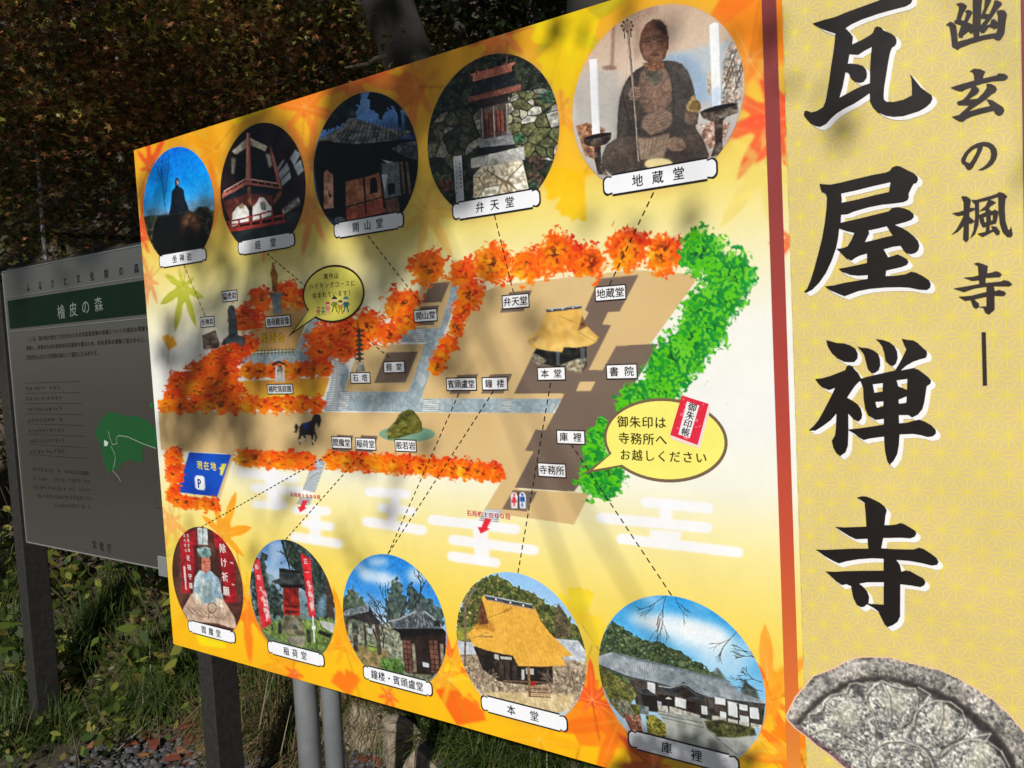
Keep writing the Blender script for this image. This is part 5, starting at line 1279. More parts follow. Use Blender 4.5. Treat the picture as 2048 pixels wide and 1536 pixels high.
cv.line(Z(838, 1040, 842, 1165), 3, (40, 36, 34)); cv.poly(Z(815, 1045, 838, 1030, 862, 1048), (200, 196, 176)); 
cv.poly(Z(600, 980, 690, 975, 745, 1020, 740, 1040, 640, 1010), [(40, 44, 46), (70, 74, 76)], 1, .5, 3); cv.poly(Z(640, 1010, 760, 1030, 760, 1130, 680, 1120), (30, 26, 24), 1, .6)
cv.poly(Z(345, 810, 400, 830, 500, 900, 590, 960, 620, 1020, 570, 1080, 640, 1090, 640, 1200, 520, 1180, 430, 1080, 350, 900), [(84, 90, 30), (120, 120, 50), (60, 66, 30), (150, 146, 80), (90, 84, 60)], 1, .8, 2.5)
cv.poly(Z(430, 1040, 560, 1060, 600, 1160, 520, 1180), [(110, 110, 96), (150, 146, 126), (70, 74, 50)], 1, .8, 2); cv.poly(Z(520, 1150, 640, 1160, 660, 1290, 580, 1290), [(150, 60, 50), (110, 50, 44), (196, 150, 130), (60, 70, 40)], 1, .8, 2)
cv.poly(Z(680, 1160, 740, 1160, 790, 1200, 830, 1230, 830, 1320, 690, 1290), [(90, 90, 30), (150, 140, 50), (60, 60, 30), (176, 166, 80)], 1, .8, 2); cv.poly(Z(630, 1090, 700, 1100, 700, 1160, 640, 1150), [(130, 140, 140), (90, 98, 100)], 1, .6, 3)
cv.poly(Z(760, 1130, 1080, 1180, 1290, 1260, 1440, 1310, 1450, 1400, 1300, 1460, 830, 1340, 820, 1230), [(170, 174, 166), (150, 154, 148), (186, 188, 180)], 1, .8, 10)
for P in (Z(770, 1150, 1080, 1215), Z(790, 1175, 1090, 1250)): cv.line(P, 1.6, (90, 90, 84), .8)
cv.poly(Z(1090, 1200, 1200, 1190, 1440, 1250, 1460, 1300, 1300, 1320, 1180, 1310, 1110, 1250), [(50, 54, 26), (84, 84, 40), (36, 38, 24), (110, 110, 70)], 1, .8, 2.5); cv.line(Z(1110, 1260, 1320, 1440), 1.6, (90, 90, 84), .8)
cv.poly(Z(1100, 1330, 1400, 1330, 1350, 1460, 1150, 1420), (110, 112, 110), .35, 6); cv.poly(Z(760, 1060, 790, 1065, 790, 1090, 760, 1085), (206, 214, 226), .8, .4)
for a_, L, p, d_, sd_ in ((1.75, 46, (822, 312), 4, 7), (1.15, 30, (880, 312), 3, 8), (2.5, 34, (800, 330), 3, 9), (2.3, 40, (1320, 570), 3, 10), (3.5, 26, (1500, 930), 4, 11), (3.8, 30, (1505, 800), 4, 12), (3.4, 30, (1500, 990), 3, 14)):
    cv.twigs(Z(*p)[0], a_, L, 1.6, (54, 50, 56), d_, sd_, .5, .75)
finish(cv, 9, 1.0)
# ================================================================ title panel: gold hemp-leaf ground, brush lettering, roof tile
XA, XB = 1.6765, 1.9705
def sheet(name, x0, x1, layer, stops, parent):
    zs = np.linspace(BZ1, BZ0, 30)
    V = [(x, ly(layer), z) for z in zs for x in (x0, x1)]
    F = [(2 * k, 2 * k + 2, 2 * k + 3, 2 * k + 1) for k in range(29)]
    me = fast_mesh(name, V, F)
    C = np.stack([np.interp(zs, [s_[0] for s_ in stops], [s_[1][q] for s_ in stops]) for q in range(3)], -1)
    set_col(me, np.repeat(lin(C) * INK, 2, 0))
    me.materials.append(ink)
    return link_mesh(name, me, parent)
gold = sheet('title_panel', XA, XB, 1.6, [(0.5, (226, 200, 132)), (1.1, (229, 205, 140)), (1.85, (223, 200, 138))], sign)
for a_, b_ in ((1.6470, 1.6683), (1.9708, 1.9925)):
    sheet('red_stripe', a_, b_, 2.4, [(0.5, (238, 160, 58)), (0.7, (228, 120, 50)), (0.95, (206, 84, 56)), (1.2, (182, 70, 60)), (1.5, (150, 62, 60)), (1.85, (136, 60, 58))], sign)  # ramp paints shade at the top and glare below into the red ink
sheet('yellow_margin', 1.9925, BW, 1.4, [(0.5, (255, 190, 20)), (1.1, (250, 240, 190)), (1.85, (250, 196, 50))], sign)
# hemp-leaf pattern
o_ = B1(1760, 1120); ax = B1(1784, 1121)[0] - B1(1736, 1119)[0]; rz = B1(1760, 1102)[1] - B1(1760, 1138)[1]
segs, dots = [], []
def seg(p, q, w):
    d = np.subtract(q, p); L = np.hypot(*d); n = np.array([-d[1], d[0]]) / L * w
    P = [p + n, q + n, q - n, p - n]
    P = [np.array((min(max(v[0], XA + .0005), XB - .0005), min(max(v[1], BZ0 + .001), BZ1 - .001))) for v in P]
    if max(abs(P[0][0] - P[1][0]), abs(P[0][1] - P[1][1])) < 1e-4: return
    segs.append(P)
nr = int((BZ1 - BZ0) / rz) + 2; nc = int((XB - XA) / ax) + 3
z_start = o_[1] - int((o_[1] - BZ0) / rz + 1) * rz
x_start = o_[0] - int((o_[0] - XA) / ax + 2) * ax
for j in range(nr + 1):
    for i in range(nc + 2):
        x = x_start + i * ax + (ax / 2 if j % 2 else 0); z = z_start + j * rz
        p = np.array((x, z))
        if not (XA - ax < x < XB + ax): continue
        nb = [np.array((x + ax, z)), np.array((x + ax / 2, z + rz)), np.array((x - ax / 2, z + rz))]
        for q in nb: seg(p, q, .00040)
        c_up = (p + nb[0] + nb[1]) / 3; c_mid = (p + nb[1] + nb[2]) / 3
        for cc, tri in ((c_up, (p, nb[0], nb[1])), (c_mid, (p, nb[1], nb[2]))):
            for v in tri: seg(v, cc, .00042)
        if XA + .004 < x < XB - .004 and BZ0 < z < BZ1: dots.append(p)
V, F = [], []
for k, P in enumerate(segs):
    b_ = len(V); y = ly(1.72) - 0.000008 * (k % 4)
    V += [(v[0], y, v[1]) for v in P]; F.append((b_, b_ + 3, b_ + 2, b_ + 1))
V = np.array(V); F = np.array(F)
a, b, c = V[F[:, 0]], V[F[:, 1]], V[F[:, 2]]
fl = np.cross(b - a, c - a)[:, 1] > 0
F[fl] = F[fl][:, ::-1]
me = fast_mesh('star_pattern', V, F); set_col(me, np.tile(lin((248, 232, 60)) * INK, (len(V), 1))); me.materials.append(ink)
tag(link_mesh('star_pattern', me, gold), kind='stuff')
for r_, cc, L_ in ((.0034, (237, 212, 116), 1.76), (.0015, (244, 228, 84), 1.84)):
    o2 = flat('star_centre', [[[(p[0] + r_ * math.cos(t), p[1] + r_ * math.sin(t)) for t in np.linspace(0, 6.2832, 11)[:-1]]] for p in dots], L_, cc, gold)
    tag(o2, kind='stuff')

# ---- brush lettering traced as outlines (with holes) from enlarged crops
K1, K2, K3, K4 = fr(1600, 0, 5.12), fr(1600, 310, 5.12), fr(1600, 660, 5.12), fr(1600, 980, 5.12)
BIG = {
 '瓦': (K1, [[[133, 245, 250, 208, 360, 180, 480, 130, 640, 72, 800, 15, 880, -30, 1000, -75, 1110, -60, 1150, -20, 1152, 15, 1135, 45, 1080, 75, 960, 105, 800, 150, 640, 205, 530, 255, 470, 295, 520, 345, 547, 382, 538, 460, 640, 412, 720, 365, 752, 335, 765, 292, 790, 275, 830, 284, 860, 318, 935, 348, 975, 378, 992, 412, 990, 450, 975, 475, 945, 495, 925, 545, 905, 650, 885, 780, 865, 900, 860, 980, 862, 1020, 885, 1045, 960, 1048, 1060, 1025, 1148, 980, 1150, 900, 1143, 810, 1130, 765, 1180, 825, 1240, 900, 1300, 945, 1350, 980, 1360, 1015, 1340, 1060, 1290, 1105, 1220, 1145, 1140, 1170, 1060, 1195, 960, 1202, 880, 1190, 800, 1155, 750, 1100, 720, 1040, 716, 960, 660, 1000, 560, 1065, 460, 1115, 380, 1165, 320, 1220, 270, 1275, 210, 1305, 160, 1295, 110, 1265, 70, 1220, 42, 1180, 50, 1140, 80, 1138, 120, 1155, 180, 1138, 240, 1100, 265, 1040, 280, 960, 300, 840, 325, 660, 345, 540, 360, 420, 365, 350, 300, 330, 220, 300, 160, 265],
   [510, 563, 600, 568, 665, 525, 737, 487, 730, 560, 722, 680, 720, 760, 718, 858, 660, 875, 560, 920, 480, 965, 408, 1004, 440, 900, 470, 745, 500, 755, 530, 810, 570, 842, 610, 856, 655, 845, 685, 805, 690, 765, 680, 715, 645, 678, 590, 662, 530, 655, 494, 657]]]),
 '屋': (K2, [[[205, 296, 250, 302, 320, 305, 420, 285, 560, 250, 740, 208, 880, 182, 920, 165, 945, 130, 985, 113, 1030, 120, 1090, 152, 1170, 190, 1205, 225, 1212, 255, 1195, 290, 1165, 300, 1140, 345, 1115, 400, 1118, 435, 1105, 465, 1060, 487, 960, 500, 840, 512, 700, 540, 560, 580, 490, 610, 425, 615, 420, 695, 520, 672, 680, 635, 820, 600, 910, 578, 945, 545, 990, 535, 1060, 545, 1120, 568, 1165, 605, 1168, 640, 1140, 668, 1080, 690, 975, 718, 1040, 745, 1110, 785, 1170, 835, 1210, 880, 1225, 930, 1215, 975, 1185, 1005, 1140, 1018, 1100, 1010, 1070, 985, 1030, 932, 960, 940, 860, 968, 905, 1048, 950, 1035, 1000, 1018, 1050, 1040, 1100, 1070, 1115, 1100, 1095, 1128, 1040, 1150, 885, 1185, 880, 1240, 960, 1238, 1080, 1222, 1140, 1195, 1190, 1205, 1260, 1240, 1320, 1280, 1342, 1320, 1335, 1360, 1300, 1385, 1220, 1380, 1120, 1360, 1020, 1355, 880, 1358, 720, 1372, 600, 1395, 520, 1425, 460, 1448, 400, 1425, 310, 1385, 258, 1345, 350, 1335, 450, 1310, 560, 1292, 695, 1268, 697, 1232, 600, 1238, 520, 1230, 440, 1200, 400, 1165, 480, 1150, 580, 1130, 690, 1105, 688, 1012, 620, 1030, 570, 1055, 528, 1085, 480, 1060, 430, 1010, 375, 962, 440, 955, 490, 935, 530, 870, 558, 800, 490, 785, 405, 757, 395, 850, 375, 950, 330, 1080, 270, 1210, 200, 1310, 130, 1380, 70, 1412, 45, 1400, 75, 1370, 110, 1290, 150, 1160, 190, 1010, 230, 850, 258, 690, 275, 540, 280, 430, 270, 405, 225, 375, 210, 330],
   [425, 398, 560, 370, 740, 325, 928, 282, 915, 380, 780, 410, 600, 455, 430, 490, 432, 450], [705, 775, 800, 755, 890, 733, 955, 825, 850, 848, 750, 875, 668, 893, 712, 805]]]),
 '禅': (K3, [[[272, 103, 320, 115, 380, 132, 450, 135, 520, 158, 570, 190, 595, 240, 592, 290, 560, 328, 510, 330, 450, 325, 390, 290, 330, 235, 290, 170]],
   [[592, 168, 640, 180, 700, 185, 760, 210, 805, 245, 822, 300, 825, 360, 810, 410, 770, 440, 740, 442, 700, 400, 680, 330, 660, 250, 630, 210]], [[780, 92, 850, 100, 920, 125, 970, 165, 998, 220, 1003, 290, 985, 345, 950, 372, 915, 350, 880, 315, 865, 230, 845, 165, 815, 125]],
   [[1045, 87, 1100, 100, 1160, 105, 1205, 130, 1260, 180, 1300, 215, 1305, 250, 1290, 285, 1230, 300, 1160, 325, 1090, 365, 1035, 412, 1100, 400, 1165, 387, 1215, 405, 1270, 445, 1320, 485, 1345, 515, 1338, 550, 1300, 575, 1290, 640, 1275, 740, 1255, 810, 1210, 865, 1150, 895, 1115, 870, 1015, 870, 1018, 952, 1090, 948, 1170, 925, 1220, 915, 1280, 935, 1350, 975, 1392, 1020, 1395, 1055, 1365, 1085, 1310, 1095, 1240, 1075, 1160, 1062, 1022, 1068, 1015, 1180, 998, 1270, 960, 1340, 920, 1378, 895, 1330, 875, 1240, 862, 1090, 780, 1100, 710, 1110, 655, 1125, 610, 1100, 560, 1060, 500, 1025, 495, 1180, 470, 1250, 415, 1290, 375, 1255, 345, 1200, 330, 1130, 362, 1075, 372, 1000, 375, 855, 320, 920, 240, 980, 160, 1030, 92, 1025, 140, 985, 195, 915, 245, 825, 290, 740, 335, 650, 362, 592, 300, 615, 240, 590, 195, 550, 160, 500, 230, 492, 310, 470, 400, 435, 465, 410, 480, 370, 505, 357, 540, 370, 565, 405, 600, 440, 628, 495, 720, 470, 850, 440, 975, 412, 1020, 340, 1060, 265, 1092, 195, 1070, 150],
    [620, 522, 650, 590, 655, 700, 670, 800, 700, 870, 775, 920, 860, 908, 862, 965, 740, 985, 600, 1005, 500, 1015, 498, 855, 550, 910, 600, 938, 635, 905, 640, 860, 625, 800, 590, 755, 540, 722, 487, 690, 520, 640, 560, 580, 600, 535], [748, 555, 850, 543, 850, 628, 765, 640], [992, 515, 1100, 500, 1100, 612, 1050, 590, 1010, 575], [775, 735, 856, 730, 855, 778, 790, 795], [1012, 712, 1095, 678, 1090, 745, 1015, 752]]]),
 '寺': (K4, [[[585, 75, 630, 60, 680, 62, 740, 85, 820, 125, 870, 165, 892, 205, 878, 260, 868, 355, 930, 355, 990, 348, 1030, 333, 1070, 345, 1130, 380, 1185, 415, 1195, 445, 1175, 475, 1130, 492, 1040, 485, 855, 488, 835, 592, 960, 600, 1080, 603, 1170, 603, 1220, 585, 1270, 600, 1340, 645, 1400, 690, 1422, 730, 1405, 762, 1350, 770, 1250, 745, 1120, 722, 990, 712, 1025, 760, 1040, 830, 1085, 818, 1130, 825, 1200, 865, 1265, 900, 1288, 935, 1275, 970, 1235, 990, 1150, 975, 1030, 960, 1028, 1290, 1000, 1345, 950, 1380, 900, 1398, 870, 1370, 840, 1310, 805, 1240, 760, 1205, 690, 1165, 660, 1190, 625, 1195, 585, 1170, 550, 1100, 525, 980, 480, 960, 430, 970, 380, 935, 320, 880, 265, 828, 360, 832, 480, 825, 640, 822, 860, 820, 858, 700, 740, 695, 600, 705, 480, 725, 400, 748, 340, 720, 250, 670, 165, 605, 260, 608, 400, 602, 560, 595, 703, 596, 693, 495, 575, 500, 510, 470, 430, 420, 365, 373, 450, 378, 560, 375, 683, 370, 675, 230, 665, 130, 625, 100],
   [610, 955, 690, 940, 860, 940, 860, 1168, 705, 1158, 712, 1090, 690, 1030, 650, 985]]])}
for k_, (f_, shapes) in BIG.items():
    rings = [[B(f_(*r_)) for r_ in sh] for sh in shapes]
    # white shadow printed to the lower right
    sh_all = []
    dx, dz = B1(1758.4, 707.4) - B1(1750, 700)
    ch = flat('brush_character', rings, 4.6, (30, 24, 22), sign)
    for q_, (fx, L_) in enumerate(((0.5, 4.1), (1.0, 3.6))):
        flat('white_shadow', [[r_ + np.array([dx, dz]) * fx for r_ in sh] for sh in rings], L_, (252, 250, 250), ch)
S1, S2, S3, S4 = fr(1880, 0, 9.143), fr(1880, 120, 9.143), fr(1880, 270, 9.143), fr(1880, 370, 5.486)
SM = [
 (S1, [[[600, -60, 790, -60, 765, 90, 755, 260, 748, 450, 725, 600, 722, 670, 800, 650, 1030, 610, 1060, 500, 1062, 300, 1040, 210, 1100, 192, 1170, 195, 1215, 240, 1228, 285, 1205, 400, 1185, 600, 1165, 660, 1110, 735, 1050, 748, 985, 705, 800, 735, 560, 810, 380, 880, 330, 920, 230, 860, 222, 830, 210, 680, 180, 500, 150, 470, 105, 468, 185, 405, 250, 425, 300, 480, 320, 640, 330, 770, 480, 730, 620, 690, 610, 620, 600, 400, 605, 200]],
  [[298, 82, 370, 60, 430, 68, 500, 120, 485, 160, 440, 230, 385, 372, 440, 390, 560, 440, 610, 460, 600, 620, 560, 615, 530, 580, 430, 660, 420, 700, 350, 690, 340, 620, 380, 500, 395, 470, 280, 430, 262, 382, 300, 375, 350, 160, 340, 110]], [[455, 210, 520, 188, 570, 210, 600, 240, 560, 320, 470, 470, 430, 560, 380, 600, 330, 640, 400, 480, 450, 370, 490, 240]],
  [[830, -60, 960, -60, 940, 30, 830, 260, 900, 270, 990, 60, 990, 20, 1050, 15, 1120, 50, 1138, 90, 1050, 190, 940, 350, 845, 475, 920, 450, 940, 365, 1000, 360, 1060, 420, 1060, 510, 1000, 540, 950, 510, 900, 500, 820, 605, 760, 610, 730, 560, 745, 470, 850, 350, 750, 345, 760, 270, 810, 150]]]),
 (S2, [[[195, 510, 400, 445, 630, 380, 622, 270, 600, 230, 545, 215, 620, 165, 740, 175, 830, 220, 825, 250, 800, 290, 790, 345, 960, 305, 1030, 290, 1070, 250, 1180, 260, 1240, 300, 1240, 345, 1180, 380, 960, 395, 780, 435, 650, 475, 700, 520, 725, 565, 690, 620, 520, 730, 690, 712, 790, 610, 860, 510, 850, 440, 940, 445, 1020, 490, 1045, 550, 1020, 590, 940, 640, 850, 720, 960, 745, 1070, 815, 1160, 870, 1180, 940, 1150, 1000, 1080, 1025, 1020, 990, 985, 930, 800, 975, 600, 1030, 490, 1080, 430, 1130, 370, 1130, 300, 1095, 220, 1042, 350, 1010, 460, 910, 540, 835, 340, 830, 312, 770, 420, 735, 500, 650, 560, 560, 575, 505, 470, 545, 400, 582, 320, 565],
   [520, 950, 700, 895, 930, 845, 850, 722, 720, 810, 600, 890]]]),
 (S3, [[[390, 470, 400, 420, 460, 320, 560, 220, 680, 155, 800, 128, 900, 140, 980, 185, 1035, 260, 1052, 350, 1030, 450, 970, 540, 870, 610, 780, 648, 695, 642, 780, 600, 860, 530, 920, 440, 940, 350, 925, 270, 880, 220, 785, 202, 785, 250, 750, 330, 680, 470, 600, 610, 545, 648, 490, 620, 450, 545, 405, 525], [470, 490, 540, 520, 600, 440, 670, 310, 692, 235, 620, 260, 530, 345, 485, 430]]]),
 (S4, [[[235, 125, 290, 125, 335, 155, 340, 185, 330, 250, 385, 255, 385, 275, 325, 300, 325, 350, 385, 400, 350, 425, 320, 420, 318, 600, 290, 630, 255, 595, 262, 450, 200, 515, 125, 550, 180, 490, 230, 400, 260, 335, 195, 340, 135, 310, 200, 300, 262, 280, 262, 190]],
   [[342, 165, 400, 165, 560, 120, 620, 100, 650, 78, 700, 92, 742, 128, 720, 155, 712, 260, 720, 400, 750, 495, 765, 490, 782, 452, 800, 550, 780, 575, 740, 570, 690, 520, 660, 430, 645, 300, 640, 130, 540, 165, 430, 190, 432, 330, 425, 440, 390, 540, 330, 592, 370, 490, 388, 350, 385, 210]],
   [[530, 165, 570, 170, 620, 195, 560, 232, 540, 265, 570, 290, 600, 270, 640, 290, 640, 330, 620, 420, 550, 440, 545, 500, 580, 485, 560, 450, 620, 460, 660, 510, 655, 545, 625, 552, 590, 510, 470, 572, 410, 535, 500, 515, 510, 460, 470, 465, 440, 400, 430, 330, 500, 300, 500, 275, 430, 290, 500, 230], [480, 355, 510, 345, 510, 410, 490, 410], [558, 335, 582, 328, 582, 385, 560, 395]]]),
 (S4, [[[375, 862, 415, 850, 480, 870, 528, 890, 518, 970, 570, 960, 610, 945, 650, 955, 682, 985, 660, 1010, 505, 1018, 500, 1075, 660, 1060, 710, 1042, 760, 1058, 795, 1090, 765, 1112, 590, 1110, 605, 1165, 650, 1150, 705, 1168, 728, 1192, 705, 1218, 600, 1215, 600, 1370, 540, 1422, 500, 1400, 480, 1350, 430, 1338, 400, 1358, 365, 1335, 340, 1262, 280, 1272, 205, 1225, 340, 1215, 512, 1172, 512, 1115, 380, 1135, 265, 1175, 150, 1135, 300, 1110, 435, 1085, 430, 1045, 355, 1052, 260, 1015, 360, 1008, 425, 990, 418, 890],
   [375, 1255, 512, 1225, 512, 1330, 432, 1335, 428, 1300]]]),
 (fr(1900, 0, 1.92), [[[122, 1275, 138, 1275, 143, 1480, 127, 1480]]])]
for f_, shapes in SM:
    flat('brush_character', [[B(f_(*r_)) for r_ in sh] for sh in shapes], 4.6, (52, 42, 40), sign)

# ---- round roof-end tile picture
G = fr(1500, 1136, 3.737)
xs_ = B(np.stack([np.linspace(1568, 2075, 330), np.full(330, 1450)], 1))[:, 0]
xs_ = xs_[xs_ < BW - .002]
zt = B1(1750, 1300)[1]
cv = Canvas('tile_picture', xs_, np.linspace(zt, BZ0 + .002, 250))
OUT = G(275, 1100, 310, 1030, 345, 960, 410, 880, 480, 800, 560, 770, 640, 740, 720, 690, 800, 665, 900, 660, 1050, 665, 1180, 700, 1300, 730, 1430, 760, 1560, 820, 1700, 900, 1820, 980, 1930, 1080, 2048, 1220, 2150, 1420, 2200, 1800, 1100, 1800, 860, 1620, 760, 1520, 700, 1480, 600, 1390, 500, 1320, 420, 1250, 340, 1190, 290, 1135)
cv.all([(96, 92, 90), (150, 146, 138), (70, 68, 70), (170, 164, 150)], 1.3)
n_ = noise(cv.h, cv.w, 9, 77)[..., None]
cv.C *= .82 + .4 * n_
cv.poly(G(330, 1150, 430, 1040, 560, 930, 720, 840, 900, 800, 1100, 815, 1280, 860, 1500, 950, 1700, 1085, 1850, 1230, 1980, 1420, 2050, 1700, 1980, 1700, 1900, 1450, 1760, 1260, 1640, 1130, 1440, 1000, 1260, 910, 1080, 850, 900, 845, 740, 885, 580, 970, 450, 1075, 370, 1185), (40, 34, 34), .92, 2)
FACE = [(124, 122, 116), (186, 182, 170), (62, 62, 66), (206, 202, 188), (84, 84, 86)]
cv.poly(G(370, 1190, 450, 1080, 580, 975, 740, 890, 900, 850, 1080, 855, 1260, 915, 1440, 1005, 1640, 1135, 1760, 1265, 1900, 1455, 1990, 1700, 1990, 1800, 1000, 1800, 700, 1500, 480, 1310), FACE, 1, 1, 1.2)
for cx_, cy_, rx, ry, ro in ((700, 1110, 46, 36, .5), (1060, 1010, 48, 38, 1.0), (1430, 1130, 50, 36, 1.5), (1700, 1400, 50, 38, 2.0), (560, 1230, 40, 20, .4)):
    p = G(cx_, cy_)[0]
    for sc_, cc, a_ in ():
        t = np.linspace(0, 6.2832, 40)
        P = np.stack([p[0] + rx * sc_ * np.cos(t) * math.cos(ro) - ry * sc_ * np.sin(t) * math.sin(ro), p[1] + rx * sc_ * np.cos(t) * math.sin(ro) + ry * sc_ * np.sin(t) * math.cos(ro)], 1)
        cv.line(P, 2.6, cc, a_, .8)
    cv.ell(p + [4, -3], rx * .6, ry * .6, [(206, 202, 182), (130, 128, 118), (190, 186, 166)], .6, 3, 1.2, ro)
for P in (G(740, 870, 850, 870, 860, 990, 760, 900), G(1250, 880, 1350, 940, 1290, 1000), G(450, 1090, 540, 1070, 560, 1130, 470, 1150), G(1690, 1210, 1800, 1220, 1760, 1290, 1700, 1260), G(940, 1200, 1000, 1230, 1000, 1280, 940, 1270)):
    cv.poly(P, [(50, 48, 50), (84, 82, 82)], .85, 1, 1.5)
p = G(1120, 1440)[0]
t = np.linspace(0, 6.2832, 50)
cv.line(np.stack([p[0] + 66 * np.cos(t), p[1] + 40 * np.sin(t)], 1), 3, (64, 60, 60), .7, .8); cv.line(np.stack([p[0] + 62 * np.cos(t), p[1] + 36 * np.sin(t)], 1), 2, (190, 184, 166), .5, .8)
for cx_, cy_ in ((1020, 1390), (1170, 1380), (1330, 1470), (1090, 1500), (980, 1480)): cv.ell(G(cx_, cy_)[0], 9, 9, (60, 56, 56), .8, 1.4); cv.ell(G(cx_ - 6, cy_ - 8)[0], 6, 5, (170, 164, 150), .6, 1)
for P in (G(650, 1180, 780, 1290, 900, 1340), G(860, 990, 930, 1080, 960, 1180), G(1250, 1000, 1230, 1120, 1180, 1240), G(1620, 1240, 1500, 1300, 1400, 1390)): cv.line(P, 2.4, (70, 66, 66), .7, .8)
cv.poly(G(800, 690, 860, 680, 900, 720, 760, 760, 620, 820, 560, 900, 480, 960, 420, 1040, 370, 1060, 480, 900, 600, 790), [(190, 186, 182), (130, 126, 124), (220, 216, 212)], .55, 2, 1.4)
for k in range(46):
    f_ = k / 45 * (len(OUT) - 14); i_ = int(f_); p_ = OUT[i_] + (OUT[i_ + 1] - OUT[i_]) * (f_ - i_)
    p_ = p_ + (G(1100, 1500)[0] - p_) / np.linalg.norm(G(1100, 1500)[0] - p_) * 13
    cv.ell(p_, 5, 4.4, (206, 202, 194), .45, 1.2); cv.ell(p_ + [2, 2.6], 4.6, 3.2, (70, 66, 66), .4, 1.2)
cv.poly(G(530, 785, 590, 800, 610, 880, 560, 860), (60, 58, 60), .6, 1); cv.poly(G(340, 1190, 420, 1250, 500, 1320, 600, 1390, 700, 1480, 760, 1520, 790, 1510, 640, 1370, 480, 1270, 380, 1180), [(84, 60, 66), (110, 84, 90)], .9, 1, 2)
# relief of the tile as the camera saw it: petals, centre boss and rim stand proud
RIDGE = (G(440, 1240, 436, 1150, 445, 1085, 500, 1078, 545, 1040, 560, 985, 610, 945, 720, 925, 748, 862, 800, 852, 870, 872, 900, 892, 868, 960, 880, 1010, 925, 1080, 955, 1180),
         G(880, 935, 930, 872, 990, 836, 1050, 868, 1130, 892, 1235, 895, 1255, 960, 1250, 1050, 1222, 1140, 1185, 1235), G(1222, 1185, 1236, 1090, 1290, 1018, 1390, 985, 1500, 996, 1585, 1060, 1620, 1150, 1600, 1235, 1510, 1300, 1430, 1385),
         G(1425, 1400, 1510, 1318, 1640, 1272, 1780, 1290, 1880, 1365, 1940, 1480), G(440, 1240, 560, 1190, 680, 1210, 800, 1290, 880, 1340), G(600, 1370, 700, 1330, 830, 1350, 900, 1420),
         G(890, 1420, 930, 1340, 1020, 1290, 1150, 1285, 1270, 1330, 1350, 1420, 1380, 1520), G(560, 990, 640, 1060, 700, 1150), G(990, 850, 1040, 950, 1050, 1100), G(1430, 1000, 1440, 1100, 1400, 1220), G(1260, 885, 1350, 940, 1300, 1000), G(1690, 1250, 1800, 1230, 1760, 1290))
for P in RIDGE:
    cv.line(P + [2.2, 2.4], 4.2, (46, 43, 44), .62, 1.0); cv.line(P - [1.6, 1.6], 3.4, (60, 57, 57), .35, 1.2); cv.line(P, 2.3, (214, 210, 194), .72, .6)
jj, ii = np.mgrid[0:cv.h, 0:cv.w].astype(float)
hf = np.zeros((cv.h, cv.w))
for cx_, cy_, rx, ry, ro in ((700, 1110, 46, 34, .5), (1060, 1010, 48, 36, 1.0), (1430, 1130, 50, 36, 1.5), (1700, 1400, 50, 38, 2.0), (560, 1260, 40, 20, .4), (1120, 1440, 66, 40, 0)):
    p = G(cx_, cy_)[0]
    q0 = cv.ij([p])[0]; qx = cv.ij([p + [10, 0]])[0] - q0; qy = cv.ij([p + [0, 10]])[0] - q0
    inv_ = np.linalg.inv(np.array([qx, qy]).T / 10)
    u = inv_[0, 0] * (ii - q0[0]) + inv_[0, 1] * (jj - q0[1]); v = inv_[1, 0] * (ii - q0[0]) + inv_[1, 1] * (jj - q0[1])
    a_, b2_ = u * math.cos(ro) + v * math.sin(ro), -u * math.sin(ro) + v * math.cos(ro)
    dd = np.sqrt((a_ / rx) ** 2 + (b2_ / ry) ** 2)
    hf = np.maximum(hf, np.sqrt(np.clip(1.12 - dd, 0, 1)) * 7)
hf += 1.9 * noise(cv.h, cv.w, 2.4, 5) + .9 * noise(cv.h, cv.w, 1.1, 6)
hf = blur(hf, .6)
em = np.gradient(hf, axis=0) * .8 + np.gradient(hf, axis=1) * .5
cv.C *= np.clip(1 + .42 * em, .35, 1.7)[..., None]
cv.C *= 1.24
cc_ = B(OUT)
# keep only the tile itself: cut the painted sheet along its outline
X, Z_ = np.meshgrid(cv.xs, cv.zs)
def inside(P, x, y):
    ins = np.zeros(x.shape, bool)
    for k in range(len(P)):
        x0, y0 = P[k]; x1, y1 = P[(k + 1) % len(P)]
        if y0 == y1: continue
        ins ^= ((y0 > y) != (y1 > y)) & (x < (x1 - x0) * (y - y0) / (y1 - y0) + x0)
    return ins
ins = inside(cc_, X, Z_)
idx = np.arange(cv.h * cv.w).reshape(cv.h, cv.w)
q4 = np.stack([idx[:-1, :-1], idx[1:, :-1], idx[1:, 1:], idx[:-1, 1:]], -1).reshape(-1, 4)
q4 = q4[ins.ravel()[q4].all(1)]
us, iv = np.unique(q4, return_inverse=True)
me = fast_mesh('tile_picture', np.stack([X.ravel()[us], np.full(len(us), ly(5.4)), Z_.ravel()[us]], 1), iv.reshape(-1, 4))
set_col(me, lin(np.clip(cv.C, 0, 255)).reshape(-1, 3)[us] * INK); me.materials.append(ink)
tile = link_mesh('tile_picture', me, sign)
lim = lambda P: [(min(p[0], BW - .003), max(p[1], BZ0 + .003)) for p in P]
cm = cc_.mean(0)
flat('tile_outline', [[lim([cm + (p - cm) * 1.008 + np.array([-.0006, 0]) for p in cc_])]], 5.0, (250, 206, 176), tile)
